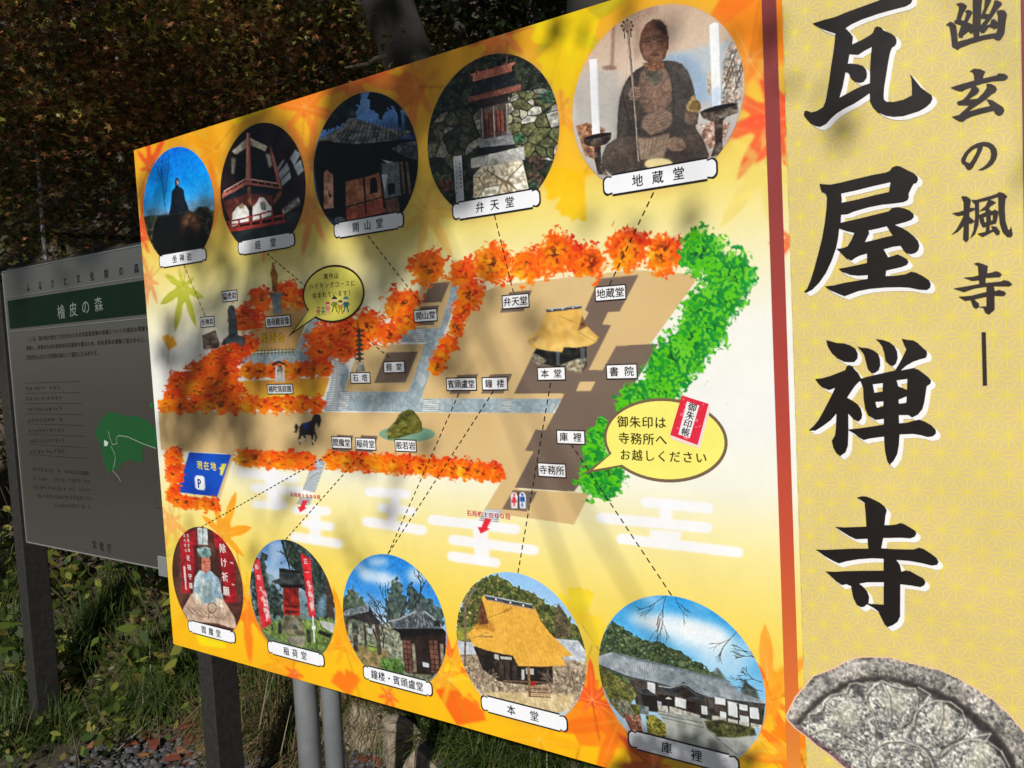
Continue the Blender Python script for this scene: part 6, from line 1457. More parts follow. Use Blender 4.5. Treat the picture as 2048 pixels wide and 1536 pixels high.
# ================================================================ ground and bank
def hash_noise(x, y, seed=0):
    x = np.asarray(x, float); y = np.asarray(y, float)
    def h(i, j):
        v = np.sin(i * 127.1 + j * 311.7 + seed * 74.7) * 43758.5453
        return v - np.floor(v)
    i, j = np.floor(x), np.floor(y)
    u, v = x - i, y - j
    u, v = u * u * (3 - 2 * u), v * v * (3 - 2 * v)
    return (h(i, j) * (1 - u) + h(i + 1, j) * u) * (1 - v) + (h(i, j + 1) * (1 - u) + h(i + 1, j + 1) * u) * v
def toe(x):
    return np.where(x < -0.3, 0.95 + 0.47 * (x + 0.3), 0.95 + 0.22 * (x + 0.3))
def terrain(x, y):
    x = np.asarray(x, float); y = np.asarray(y, float)
    s = (y - toe(x)) * 0.92
    sp = np.maximum(s, 0)
    h = np.where(sp < 3.2, 0.80 * sp * sp / (sp + 0.16), 0.80 * 3.2 * 3.2 / 3.36 + (sp - 3.2) * 0.95)
    lump = (hash_noise(x * 2.3, y * 2.3, 1) - .5) * .16 + (hash_noise(x * 6, y * 6, 2) - .5) * .06
    return GROUND + h + lump * np.clip(sp * 2, 0, 1) + (hash_noise(x * 9, y * 9, 4) - .5) * .012
def ground_at(x, y):
    return float(terrain(x, y))
def hit(px, py):
    """where a sight line meets the bank"""
    r = rays([(px, py)])[0]; r = r / np.linalg.norm(r)
    t = 0.8
    while t < 40:
        p = CAM + r * t
        if p[2] < ground_at(p[0], p[1]): return p
        t += 0.02
    return CAM + r * 40
def axis(lo, hi, c0, c1, fine, coarse):
    a = list(np.arange(c0, c1, fine))
    v, st = c0, fine
    while v > lo:
        st = min(st * 1.25, coarse); v -= st; a.insert(0, v)
    v, st = c1, fine
    while v < hi:
        st = min(st * 1.25, coarse); v += st; a.append(v)
    return np.array(a)
gx = axis(-60, 60, -3.2, 2.4, 0.045, 4.0); gy = axis(-60, 60, -0.6, 3.4, 0.045, 4.0)
X, Y = np.meshgrid(gx, gy)
Zt = terrain(X, Y)
idx = np.arange(X.size).reshape(X.shape)
F = np.stack([idx[:-1, :-1], idx[:-1, 1:], idx[1:, 1:], idx[1:, :-1]], -1).reshape(-1, 4)
soil, nt, b_ = new_mat('forest_soil')
tc = nt.nodes.new('ShaderNodeTexCoord')
n1 = nt.nodes.new('ShaderNodeTexNoise'); n1.inputs['Scale'].default_value = 14; n1.inputs['Detail'].default_value = 9
nt.links.new(tc.outputs['Object'], n1.inputs['Vector'])
cr = nt.nodes.new('ShaderNodeValToRGB')
cr.color_ramp.elements[0].position = .3; cr.color_ramp.elements[0].color = (.022, .017, .011, 1)
cr.color_ramp.elements[1].position = .72; cr.color_ramp.elements[1].color = (.10, .072, .046, 1)
nt.links.new(n1.outputs['Fac'], cr.inputs['Fac']); nt.links.new(cr.outputs['Color'], b_.inputs['Base Color'])
bp = nt.nodes.new('ShaderNodeBump'); bp.inputs['Strength'].default_value = .8; bp.inputs['Distance'].default_value = .03
nt.links.new(n1.outputs['Fac'], bp.inputs['Height']); nt.links.new(bp.outputs['Normal'], b_.inputs['Normal'])
b_.inputs['Roughness'].default_value = .95
me = fast_mesh('ground', np.stack([X.ravel(), Y.ravel(), Zt.ravel()], 1), F, True)
tag(link_mesh('ground', me, None, soil), kind='structure')

# unseen pale car park brightens the steel's reflection; left end cut to darken it
lot = simple_mat('worn_concrete', (.30, .29, .27), .9, noise=(.38, .37, .345), bump=.3, scale=5)
o = box_obj('car_park', None, lot, (-6.6, 26, -4.55, -0.75, GROUND - .2, GROUND + .03), .01)
tag(o, kind='structure')

# ================================================================ stainless steel notice board behind
SY = 0.30
def S(p):
    q = at_depth(p, SY)
    return np.array([q[0], q[2]])
def rowS(body, pl, pr, hpx, sq=1.0):
    a, b = S(pl), S(pr)
    mid = ((pl[0] + pr[0]) / 2, (pl[1] + pr[1]) / 2)
    h = S((mid[0], mid[1] - hpx / 2))[1] - S((mid[0], mid[1] + hpx / 2))[1]
    n = len(body); out = []
    for i, ch in enumerate(body):
        if ch == ' ': continue
        p = a + (b - a) * ((i + .5) / n)
        out.append((ch, p[0], p[1], min(h, np.hypot(*(b - a)) / n * 1.0) * sq, h, math.atan2(b[1] - a[1], b[0] - a[0])))
    return out
tl, bl = S((4.9, 542.8)), S((58.6, 1086))
nx0, nx1, nz1, nz0 = tl[0], -0.10, (tl[1] + S((283, 489))[1]) / 2, (bl[1] + S((324.7, 1138.5))[1]) / 2
notice = empty('steel_notice_board', (nx0 / 2 + nx1 / 2, SY + .05, GROUND))
tag(notice, 'brushed steel notice board with green title band and green map on dark posts', 'notice board')
steel, nt, b_ = new_mat('brushed_steel')
tc = nt.nodes.new('ShaderNodeTexCoord'); mp = nt.nodes.new('ShaderNodeMapping'); mp.inputs['Scale'].default_value = (3, 1, 260)
nzs = nt.nodes.new('ShaderNodeTexNoise'); nzs.inputs['Scale'].default_value = 3; nzs.inputs['Detail'].default_value = 4
nt.links.new(tc.outputs['Object'], mp.inputs[0]); nt.links.new(mp.outputs[0], nzs.inputs['Vector'])
cr = nt.nodes.new('ShaderNodeValToRGB'); cr.color_ramp.elements[0].color = (.26, .25, .235, 1); cr.color_ramp.elements[1].color = (.36, .345, .325, 1)
nt.links.new(nzs.outputs['Fac'], cr.inputs['Fac']); nt.links.new(cr.outputs['Color'], b_.inputs['Base Color'])
b_.inputs['Metallic'].default_value = 1.0; b_.inputs['Roughness'].default_value = .40
b_.inputs['Anisotropic'].default_value = .85
b_.inputs['Anisotropic Rotation'].default_value = .25
tg = nt.nodes.new('ShaderNodeTangent'); tg.direction_type = 'RADIAL'; tg.axis = 'X'
nt.links.new(tg.outputs[0], b_.inputs['Tangent'])
dark_steel = simple_mat('dark_post_paint', (.017, .016, .015), .5, .0, .4, noise=(.030, .028, .025), bump=.12, scale=60)
trim_mat = simple_mat('bright_trim', (.75, .75, .74), .25, .9)
box_obj('plate', notice, steel, (nx0, nx1, SY, SY + .012, nz0, nz1), .0012)
box_obj('rear_frame', notice, dark_steel, (nx0 + .01, nx1 - .01, SY + .0125, SY + .052, nz0 + .008, nz1 + .012), .002)
tw = .0042
z_a = S((10, 596))[1]; z_a = (S((10, 597))[1] + S((285, 553))[1]) / 2; z_b = (S((17, 665))[1] + S((292, 635))[1]) / 2
for dims in ((nx0, nx1, nz1 - tw, nz1), (nx0, nx1, nz0, nz0 + tw), (nx0 + .001, nx1, z_a - tw * .35, z_a + tw * .35), (nx0 + .001, nx1, z_b - tw * .35, z_b + tw * .35)):
    box_obj('trim', notice, trim_mat, (dims[0], dims[1], SY - .0035, SY - .0002, dims[2], dims[3]), .0008)
box_obj('trim', notice, trim_mat, (nx0, nx0 + tw * .8, SY - .0036, SY - .0003, nz0 + tw + .001, nz1 - tw - .001), .0006)
def flatS(name, rings, dy, colr, parent):
    V = [(p[0], SY - .0006 - dy, p[1]) for r_ in rings for p in r_]
    tri = geometry.tessellate_polygon([[Vector((p[0], p[1], 0)) for p in r_] for r_ in rings])
    V = np.array(V); F = np.array(tri)
    a, b, c = V[F[:, 0]], V[F[:, 1]], V[F[:, 2]]
    f2 = np.cross(b - a, c - a)[:, 1] > 0
    F[f2] = F[f2][:, ::-1]
    me = fast_mesh(name, V, F); set_col(me, np.tile(lin(colr) * INK, (len(V), 1))); me.materials.append(ink)
    return link_mesh(name, me, parent)
band = flatS('title_band', [[(nx0 + .02, z_b + .012), (nx1 - .02, z_b + .012), (nx1 - .02, z_a - .012), (nx0 + .02, z_a - .012)]], 0, (5, 30, 18), notice)
NM = fr(0, 450, 2.048)      # notes on the enlarged notice board
letters('lettering', rowS('檜皮の森', NM(228, 362)[0], NM(432, 320)[0], 31), 0, (120, 130, 122), band, .006, yplane=SY - .0014)
INKD = (20, 19, 18)
letters('lettering', rowS('ふるさと文化財の森', NM(92, 262)[0], NM(592, 172)[0], 20, .78), 0, INKD, notice, .012, yplane=SY - .0012, each=True)
letters('lettering', rowS('文化庁', NM(372, 1306)[0], NM(464, 1326)[0], 19, .8), 0, INKD, notice, .012, yplane=SY - .0012)
para = ['ここは、我が国の歴史と文化を伝える文化財建造物の保護についての国民の理解を', '増進し、修理のための資材の安定確保を図るため、所有者等の理解と協力のもと、', '文化庁がふるさと文化財の森として設定したものです。']
NZ = fr(0, 440, 5.12)
for t_, (p0, p1) in zip(para, (((280, 1225), (1528, 1108)), ((270, 1315), (1520, 1222)), ((270, 1410), (1025, 1360)))):
    letters('lettering', rowS(t_, NZ(*p0)[0], NZ(*p1)[0], 10.5), 0, INKD, notice, .008, yplane=SY - .0012)
def smudges(p0, p1, n, seed, hpx):
    """a worn line of small print: short strokes, no longer readable"""
    r_ = np.random.default_rng(seed)
    a, b = S(p0), S(p1)
    h = S((p0[0], p0[1] - hpx / 2))[1] - S((p0[0], p0[1] + hpx / 2))[1]
    V, F = [], []
    w = (b[0] - a[0]) / n
    for k in range(n):
        c = a + (b - a) * ((k + .5) / n)
        if r_.random() < .09: continue
        c = c + np.array([r_.uniform(-.1, .1) * w, r_.uniform(-.04, .04) * h])
        for q in range(r_.integers(4, 8)):
            hx, hz = (w * r_.uniform(.16, .42), h * .045) if r_.random() < .55 else (w * .05, h * r_.uniform(.15, .42))
            x = c[0] + r_.uniform(-.22, .22) * w; z = c[1] + r_.uniform(-.4, .4) * h * (1 if hx > hz else .25)
            i0 = len(V); y = SY - .0012 - .00002 * q
            V += [(x - hx, y, z - hz), (x + hx, y, z - hz), (x + hx, y, z + hz), (x - hx, y, z + hz)]; F.append((i0, i0 + 1, i0 + 2, i0 + 3))
    me = fast_mesh('worn_print', V, F); set_col(me, np.tile(lin((50, 48, 46)) * INK, (len(V), 1))); me.materials.append(ink)
    tag(link_mesh('worn_print', me, notice), kind='stuff')
for k in range(8):
    y0, y1 = 648 + 43 * k, 641 + 43 * k + .7 * k
    a_, b2_ = S(NM(100 + 2.5 * k, y0)[0]), S(NM(326 + 4.3 * k, y1)[0])
    zz = (a_[1] + b2_[1]) / 2
    flatS('rule_line', [[(a_[0], zz - .0008), (b2_[0], zz - .0008), (b2_[0], zz + .0008), (a_[0], zz + .0008)]], 0, INKD, notice)
    if k < 7:
        smudges(NM(106 + 2.5 * k, y0 + 23)[0], NM(250 + 3 * k, y1 + 23)[0], 9 + k % 3, 600 + k, 8)
for k, tail in enumerate(('中心とする霊場に', '', '', '行くことに', '')):
    f_ = 1 - .042 * len(tail)
    p0, p1 = NM(132 + 3 * k + (55 if k == 4 else 0), 1000 + 37 * k)[0], NM(368 + 3 * k - (10 if k == 4 else 0), 1018 + 34 * k)[0]
    pm_ = p0 + (p1 - p0) * f_
    smudges(p0, pm_, int(19 * f_), 620 + k, 8.5)
    if tail: letters('lettering', rowS(tail, pm_, p1, 8.5), 0, (36, 34, 32), notice, .006, yplane=SY - .0012)
gm = flatS('forest_map', [[S(p) for p in NM(390, 850, 412, 800, 440, 770, 462, 762, 480, 772, 520, 782, 560, 782, 590, 795, 640, 832, 650, 905, 640, 915, 585, 905, 583, 975, 560, 968, 530, 960, 492, 978, 492, 1004, 470, 1000, 448, 1020, 430, 985, 415, 910)]], 0, (28, 84, 44), notice)
def ribbon(P, w):
    P = np.array([S(p) for p in P]); n = np.gradient(P, axis=0); n = np.stack([-n[:, 1], n[:, 0]], 1); n /= np.linalg.norm(n, axis=1)[:, None]
    return [*(P + n * w), *(P - n * w)[::-1]]
flatS('road_line', [ribbon(NM(640, 915, 580, 893, 525, 868, 490, 862, 478, 868, 480, 895, 462, 900, 450, 870, 445, 845), .0013)], .0004, (150, 160, 150), gm)
flatS('road_line', [ribbon(NM(455, 905, 468, 930, 474, 955, 468, 985, 462, 1005, 485, 1030, 495, 1050), .0013)], .0005, (150, 160, 150), gm)
flatS('site_mark', [[S(p) for p in NM(428, 880, 445, 890, 440, 905, 428, 905)]], .0006, (200, 206, 200), gm)
flatS('legend_swatch', [[S(p) for p in NM(614, 730, 626, 728, 627, 745, 615, 747)]], 0, (30, 110, 56), notice)
flatS('legend_frame', [ribbon(NM(638, 1120, 640, 1157, 700, 1166), .001)], 0, INKD, notice)
# posts
PY = SY + .0535
for pa_, pb_, pc_ in (((69, 1530), (85, 1530), (134, 1530)), ((401, 1400), (428, 1400), (480, 1400))):
    xl, xr = at_depth(pa_, PY)[0], at_depth(pb_, PY)[0]
    rr_ = rays([pc_])[0]
    dep = min(max(CAM[1] + rr_[1] * (xr - CAM[0]) / rr_[0] - PY, .07), .16)      # how far the side face reaches back
    box_obj('post', notice, dark_steel, (xl, xr, PY, PY + dep, GROUND - .9, nz1 - .03), .004)
box_obj('end_clip', notice, trim_mat, (S((322, 1130))[0], S((322, 1130))[0] + .05, SY - .012, SY - .004, nz0 - .02, nz0 + .05), .002)
# ================================================================ vegetation
leafm, nt, b_ = new_mat('leaf')
vc = nt.nodes.new('ShaderNodeVertexColor'); vc.layer_name = 'Col'
nt.links.new(vc.outputs['Color'], b_.inputs['Base Color'])
b_.inputs['Roughness'].default_value = .45
b_.inputs['Specular IOR Level'].default_value = .4
tr = nt.nodes.new('ShaderNodeBsdfTranslucent'); nt.links.new(vc.outputs['Color'], tr.inputs['Color'])
mx_ = nt.nodes.new('ShaderNodeMixShader'); mx_.inputs[0].default_value = .28
out = nt.nodes['Material Output']
nt.links.new(b_.outputs[0], mx_.inputs[1]); nt.links.new(tr.outputs[0], mx_.inputs[2]); nt.links.new(mx_.outputs[0], out.inputs[0])
bark = simple_mat('bark', (.028, .022, .018), .9, noise=(.085, .075, .062), bump=.9, scale=9)
bark2 = simple_mat('pale_bark', (.011, .009, .007), .9, noise=(.055, .050, .041), bump=.9, scale=5)
stemm = simple_mat('stem', (.07, .06, .025), .7)

rg = np.random.default_rng(11)
def tmpl_maple():
    P = []
    for k in range(-2, 3):
        a = k * 1.02; L = (1.0, .86, .55)[abs(k)]
        P += [((a - .34), .30), (a - .16, L * .62), (a, L), (a + .16, L * .62)]
    return np.array([(r_ * math.sin(a), r_ * math.cos(a)) for a, r_ in P] + [(0.0, -.12)])
def tmpl_oval():
    return np.array([(0, -.5), (.20, -.25), (.26, .02), (.18, .28), (0, .55), (-.18, .28), (-.26, .02), (-.20, -.25)])
MAPLE, OVAL = tmpl_maple(), tmpl_oval()
def leaf_mesh(name, C, size, cols, shape=MAPLE, up=0.35, seed=1, fold=.18, direc=None):
    """C (n,3) leaf positions, size (n,), cols (n,3)"""
    r_ = np.random.default_rng(seed)
    n = len(C)
    nrm = r_.standard_normal((n, 3)); nrm[:, 2] = np.abs(nrm[:, 2]) * (1 + up * 3) + up
    nrm /= np.linalg.norm(nrm, axis=1)[:, None]
    d = r_.standard_normal((n, 3)) if direc is None else direc + .35 * r_.standard_normal((n, 3))
    d -= nrm * (d * nrm).sum(1)[:, None]; d /= np.linalg.norm(d, axis=1)[:, None]
    s_ = np.cross(nrm, d)
    T = shape; k = len(T)
    bend = fold * (np.abs(T[:, 0]) * 1.0 + T[:, 1] ** 2 * .4)
    V = C[:, None, :] + size[:, None, None] * (s_[:, None, :] * T[None, :, 0:1] + d[:, None, :] * T[None, :, 1:2] - nrm[:, None, :] * bend[None, :, None])
    F = np.arange(n * k).reshape(n, k)
    me = fast_mesh(name, V.reshape(-1, 3), F)
    set_col(me, np.repeat(cols, k, 0))
    me.materials.append(leafm)
    return me
def pick(pal, n, r_, var=.3):
    c = np.array(pal)[r_.integers(0, len(pal), n)]
    return c * (1 + var * (r_.random((n, 1)) * 2 - 1))
RUST = [(.28, .10, .04), (.34, .15, .05), (.22, .08, .035), (.20, .12, .04)]
GREEN = [(.07, .085, .018), (.11, .12, .025), (.05, .065, .014), (.15, .145, .03)]
GOLD = [(.24, .17, .03), (.18, .15, .03), (.14, .13, .02)]
EVER = [(.022, .038, .012), (.035, .052, .016), (.05, .06, .02)]

def limb_obj(name, pts, radii, parent, mat, seg=9):
    V, F = tube_mesh(name, pts, radii, seg)
    return link_mesh(name, mesh_from(name, V, F, True), parent, mat)
def tree(name, label, base, top, r0, sprays, leaf, n_leaf, pal_fn, seed, group=None, mat=bark, lean=None, spray_r=.42, flatz=.22, cat='tree', shape=MAPLE):
    """trunk from base to top, limbs out to the sprays, leaves spread round each spray"""
    r_ = np.random.default_rng(seed)
    base, top = np.array(base, float), np.array(top, float)
    t = empty(name, tuple(base))
    tag(t, label, cat, group)
    pts = []
    for k in range(9):
        f = k / 8
        p = base + (top - base) * f
        wob = .035 * np.linalg.norm(top - base) * math.sin(f * 5 + seed) * f * (1 - f) * 2
        pts.append(p + np.array([wob, wob * .5, 0]))
    pts[0] = pts[0] - np.array([0, 0, .3])
    limb_obj('trunk', pts, [r0 * (1.25 if k == 0 else 1 - .62 * k / 8) for k in range(9)], t, mat, 14)
    C, cols = [], []
    for k, (c, n) in enumerate(zip(sprays, n_leaf)):
        c = np.array(c)
        f = np.clip((c[2] - base[2]) / (top[2] - base[2]) * .95, .25, .98)
        st = base + (top - base) * f
        mid = st * .45 + c * .55 + np.array([0, 0, .12 * np.linalg.norm(c - st)])
        if k % 3 == 0:
            limb_obj('limb', [st, st * .7 + mid * .3, mid, c], [min(r0 * .28, .05), min(r0 * .22, .035), min(r0 * .13, .02), .006], t, mat, 6)
        o = r_.standard_normal((n, 3)) * np.array([spray_r, spray_r, spray_r * flatz])
        o[:, 2] -= .25 * (o[:, 0] ** 2 + o[:, 1] ** 2) / max(spray_r, .1)
        C.append(c + o); cols.append(pal_fn(c, n, r_))
    C = np.concatenate(C); cols = np.concatenate(cols)
    me = leaf_mesh('crown', C, leaf * (.7 + .6 * r_.random(len(C))), cols, shape, .3, seed)
    link_mesh('crown', me, t)
    return t
def pt(px, py, dist):
    r = rays([(px, py)])[0]
    return CAM + r / np.linalg.norm(r) * dist

# ---- autumn maples on the bank behind the signs
def mixed(w):
    def f(c, n, r_):
        q = r_.random()
        pal = RUST if q < w[0] else GOLD if q < w[0] + w[1] else GREEN
        tone = r_.uniform(.3, 1.0) if r_.random() < .55 else r_.uniform(1.0, 1.7)      # each spray takes a random darker or brighter tone
        return pick(pal, n, r_, .45) * tone
    return f
def sprays_in(px0, px1, py0, py1, d0, d1, n, seed):
    r_ = np.random.default_rng(seed)
    return [pt(r_.uniform(px0, px1), r_.uniform(py0, py1), r_.uniform(d0, d1)) for _ in range(n)]
TG = 'autumn trees on the bank behind the signs'
def gbase(p): return (p[0], p[1], ground_at(p[0], p[1]))
specs = [ # label, trunk foot x,y, top, r, spray window, leaf size, leaf counts, mix
 ('maple with rust red leaves hanging highest over the steel notice board', (-3.6, 2.2), (-3.2, 2.4, 4.6), .10, (-160, 330, -80, 250, 4.2, 6.0, 46), .026, 270, (.62, .12)),
 ('maple with mixed brown and yellow green leaves above the corner of the yellow board', (-2.2, 3.2), (-1.9, 3.0, 4.4), .09, (250, 720, -80, 230, 4.0, 5.8, 50), .025, 270, (.34, .26)),
 ('dark green maple with thin leaves between handrail and steel notice board', (-4.6, 1.2), (-4.2, 1.6, 3.8), .09, (-160, 330, 180, 470, 4.4, 6.2, 44), .024, 250, (.20, .14)),
 ('low dark maple right behind the top edge of the yellow board', (-1.2, 3.9), (-.9, 3.8, 3.6), .07, (380, 900, 40, 330, 4.6, 6.4, 40), .024, 230, (.24, .26))]
for k, (lab, ft, tp, r0, win, ls, nl, w) in enumerate(specs):
    sp = sprays_in(*win, seed=50 + k)
    tree('maple_tree', lab, gbase(ft), tp, r0, sp, ls, [nl] * len(sp), mixed(w), 60 + k, TG, spray_r=.25, flatz=.28)
# two leaning trunks whose crowns are above the picture
for k, (a_, b2_, r0, lab, m_) in enumerate((((985, 180), (815, -190), .165, 'tall leaning tree with pale peeling bark patches behind the board', bark2), ((1135, 120), (1128, -200), .125, 'upright mossy grey trunk rising behind the top edge of the board', bark2))):
    p0, p1 = pt(*a_, 4.2 - .5 * k), pt(*b2_, 4.4 - .5 * k)
    d_ = (p1 - p0) / np.linalg.norm(p1 - p0)
    ft = p0 - d_ * 1.0
    ft = np.array([ft[0], ft[1], ground_at(ft[0], ft[1])])
    tp = p1 + d_ * 3.6
    r_ = np.random.default_rng(90 + k)
    sp = [tp + np.array([r_.normal(0, 1.2), r_.normal(.4, 1.0), r_.normal(-.1, .6)]) for _ in range(26)]
    tree('bare_trunk_tree', lab, ft, tp, r0, sp, .10, [60] * 26, mixed((.2, .2)), 92 + k, TG, m_, spray_r=.5)
# evergreen wood filling the slope behind
for k in range(15):
    a = -170 + 105 * k
    p = pt(a, 300, 8.6 + 1.6 * ((k * 7) % 4))
    z = ground_at(p[0], p[1])
    r_ = np.random.default_rng(200 + k)
    sp = [np.array([p[0] + r_.normal(0, 1.1), p[1] + r_.normal(0, .9), z + r_.uniform(.3, 6.5)]) for _ in range(44)]
    tree('evergreen_tree', 'dark evergreen tree standing in the shaded wood up the slope', (p[0], p[1], z), (p[0], p[1], z + 7.5), .14, sp, .15, [58] * 44, lambda c, n, r2_: pick(EVER, n, r2_), 210 + k, 'evergreen trees up the slope', spray_r=.5, flatz=.6, shape=OVAL)

# nearer evergreens that close the gap above the board
for k, (a_, d_, lab) in enumerate(((930, 7.6, 'dark evergreen right behind the leaning pale trunk'), (1080, 8.2, 'dark evergreen between the leaning trunk and the upright mossy trunk'), (1230, 7.4, 'dark evergreen behind the upright mossy trunk'))):
    p = pt(a_, 300, d_); z = ground_at(p[0], p[1]); r_ = np.random.default_rng(240 + k)
    sp = [np.array([p[0] + r_.normal(0, .8), p[1] + r_.normal(0, .6), z + r_.uniform(.2, 4.2)]) for _ in range(40)]
    tree('evergreen_tree', lab, (p[0], p[1], z), (p[0], p[1], z + 4.8), .1, sp, .11, [64] * 40, lambda c, n, r2_: pick(EVER, n, r2_), 250 + k, 'evergreen trees up the slope', spray_r=.42, flatz=.6, shape=OVAL)
tw_ = [pt(690, 136, 4.0), pt(735, 128, 3.95), pt(752, 117, 3.95), pt(776, 110, 3.9)]
o = link_mesh('broken_branch', mesh_from('broken_branch', *tube_mesh('b', tw_, [.006, .010, .011, .012], 8), True), None, simple_mat('bare_wood', (.22, .18, .14), .8))
tag(o, 'pale broken branch stub above the top edge of the yellow board', 'branch')
# ---- tall trees behind the photographer that shade the bank and dapple the board
SD = SUN_TO
rs = np.random.default_rng(5)
blobs = [ # picture centre on the board, radius (picture px), share of sun taken, distance towards the sun
 (520, 300, 80, .75, 6.0), (600, 420, 95, .8, 6.2), (720, 300, 105, 1.1, 6.4), (690, 200, 60, .8, 6.0), (780, 420, 95, .9, 6.3), (850, 180, 90, .95, 6.0), (930, 330, 90, .62, 5.8), (960, 130, 70, .7, 6.1),
 (560, 560, 95, .7, 6.0), (650, 640, 85, .6, 6.4), (460, 620, 80, .55, 6.0), (360, 700, 70, .55, 6.2), (400, 780, 70, .7, 6.0), (520, 720, 60, .45, 6.2), (310, 390, 40, .45, 5.6), (420, 480, 60, .55, 6.2),
 (760, 560, 70, .55, 5.8), (840, 480, 60, .5, 5.8), (880, 650, 60, .42, 5.4), (930, 730, 55, .5, 5.4), (970, 600, 40, .4, 5.4), (760, 760, 50, .35, 5.6), (640, 780, 60, .5, 5.8), (480, 860, 60, .6, 5.8), (380, 850, 50, .6, 5.8), (620, 860, 45, .5, 5.4),
 (560, 960, 55, .35, 5.4), (700, 930, 45, .45, 5.4), (780, 1010, 45, .4, 5.4), (700, 1090, 60, .4, 5.4), (520, 1060, 45, .3, 5.4), (400, 1010, 40, .25, 5.4), (840, 900, 35, .25, 5.2),
 (700, 700, 60, .4, 5.6), (800, 700, 55, .35, 5.4), (590, 760, 50, .4, 5.6), (860, 560, 45, .35, 5.4), (450, 820, 50, .4, 5.6), (350, 860, 45, .4, 5.6), (1050, 680, 40, .3, 5.0),
 (1125, 75, 46, .95, 3.4), (1010, 60, 50, .7, 5.0), (1250, 45, 50, .55, 4.6), (1330, 60, 45, .5, 4.6), (1220, 440, 60, .38, 4.8), (1390, 440, 45, .25, 4.8), (1490, 90, 60, .35, 4.6), (1640, 150, 55, .36, 4.4), (1660, 280, 40, .3, 4.4), (1560, 60, 45, .35, 4.4), (2075, 330, 30, .5, 4.4),
 (1335, 1575, 100, 5.0, 2.0), (1430, 1590, 95, 5.0, 2.0), (1260, 1600, 70, 4.0, 2.0)]  # leaf clumps added close by to stand in for the viewer's own shadow
C, tips = [], []
for x_, y_, rp, sh, d_ in blobs:
    if x_ < 1000 and y_ < 900: sh *= 4.4 if y_ < 460 else 3.6 if y_ < 640 else 2.8
    b2_ = B1(x_, y_)
    rm = abs(B1(x_ + rp, y_)[0] - B1(x_ - rp, y_)[0]) / 2
    rm = .5 * rm + .5 * abs(B1(x_, y_ - rp)[1] - B1(x_, y_ + rp)[1]) / 2
    c = np.array([b2_[0], 0, b2_[1]]) + SD * d_
    n = max(int(sh * math.pi * rm * rm / (.00085 if x_ < 1000 else .0012)), 3)
    o = rs.uniform(-1, 1, (n * 3, 3)); o = o[(o ** 2).sum(1) < 1][:n] * rm * np.array([1, .9, 1])
    dd = rs.uniform(-.5, .5, (len(o), 1)) * min(1, d_ / 6)
    C.append(c + o + SD * dd); tips.append((c, rm))
C = np.concatenate(C)
shade = empty('shade_maple_tree', (-.7, -5.3, GROUND))
tag(shade, 'spreading maple tree behind the viewer whose leaves dapple the yellow board', 'tree')
tk = [np.array(p) for p in ((-.7, -5.3, GROUND - .3), (-.65, -5.25, 1.2), (-.5, -5.2, 2.8), (-.25, -5.1, 4.4), (.3, -5.0, 5.8), (.9, -4.9, 7.0))]
limb_obj('trunk', tk, [.2, .17, .15, .12, .08, .04], shade, bark, 14)
for k, (c, rm) in enumerate(tips):
    if k % 5 == 0 or k > len(tips) - 3:
        s_ = tk[3 + k % 3]
        limb_obj('limb', [s_, (s_ + c + SD * 3.2) / 2 + np.array([0, 0, 1.8]), c + SD * 2.4 + np.array([0, 0, .1]), c], [.007, .005, .004, .003], shade, bark, 6)
link_mesh('crown', leaf_mesh('crown', C, .030 + .022 * rs.random(len(C)), pick(GREEN + GOLD, len(C), rs), MAPLE, .0, 8), shade)
# unseen evergreens added further back, to shade the wood and darken the steel's reflection
bigs = [((-.9, -8.5), 17, (-2.4, 5.2), (9.4, 16.5), 42), ((6.4, -9.5), 16, (4.6, 8.5), (11, 16), 90), ((-.2, -6.5), 13, (-2.6, 2.0), (7.2, 9.4), 22), ((-13, -5.2), 12, (-16.5, -9.4), (.6, 11.5), 150)]
labs = ['tallest evergreen behind the viewer with a high dense crown', 'evergreen behind the viewer beside the tallest one, crown nearest the road', 'evergreen behind the viewer that shades the steel notice board', 'evergreen with branches down to the ground, mirrored in the steel notice board']
for k, ((x_, y_), h_, (xa, xb), (za, zb), ns) in enumerate(bigs):
    r_ = np.random.default_rng(300 + k)
    sp = [np.array([r_.uniform(xa, xb), y_ + r_.normal(0, .9), r_.uniform(za, zb)]) for _ in range(ns)]
    tree('evergreen_tree', labs[k], (x_, y_, GROUND), (x_, y_, h_), .3, sp, .30, [34] * ns, lambda c, n, r2_: pick(EVER, n, r2_), 310 + k, 'evergreen trees behind the viewer', spray_r=.62, flatz=.7, shape=OVAL)
# ================================================================ plants, stones and litter on the bank
def grass_mesh(name, n, L, seed, spread, droop, cols):
    r_ = np.random.default_rng(seed)
    V, F, CC = [], [], []
    for k in range(n):
        a = r_.uniform(0, 2 * math.pi); lean = r_.uniform(.1, 1.0) ** .7
        l = L * r_.uniform(.65, 1.1); w = r_.uniform(.0015, .0029)
        b0 = np.array([r_.normal(0, spread), r_.normal(0, spread), -.01])
        d = np.array([math.cos(a), math.sin(a), 0]); s_ = np.array([-d[1], d[0], 0])
        c = np.array(cols[r_.integers(0, len(cols))]) * r_.uniform(.6, 1.4)
        m = 5
        base = len(V)
        for q in range(m):
            t = q / (m - 1)
            up = l * (t * (1.05 - .35 * lean) - droop * lean * t ** 2.2 * .95)
            outw = l * lean * .85 * t ** 1.25
            p = b0 + d * outw + np.array([0, 0, up])
            ww = w * (1 - t * .85)
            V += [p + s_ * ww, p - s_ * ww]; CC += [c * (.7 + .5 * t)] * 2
        for q in range(m - 1):
            F.append((base + 2 * q, base + 2 * q + 1, base + 2 * q + 3, base + 2 * q + 2))
    me = fast_mesh(name, V, F); set_col(me, np.array(CC)); me.materials.append(leafm)
    return me
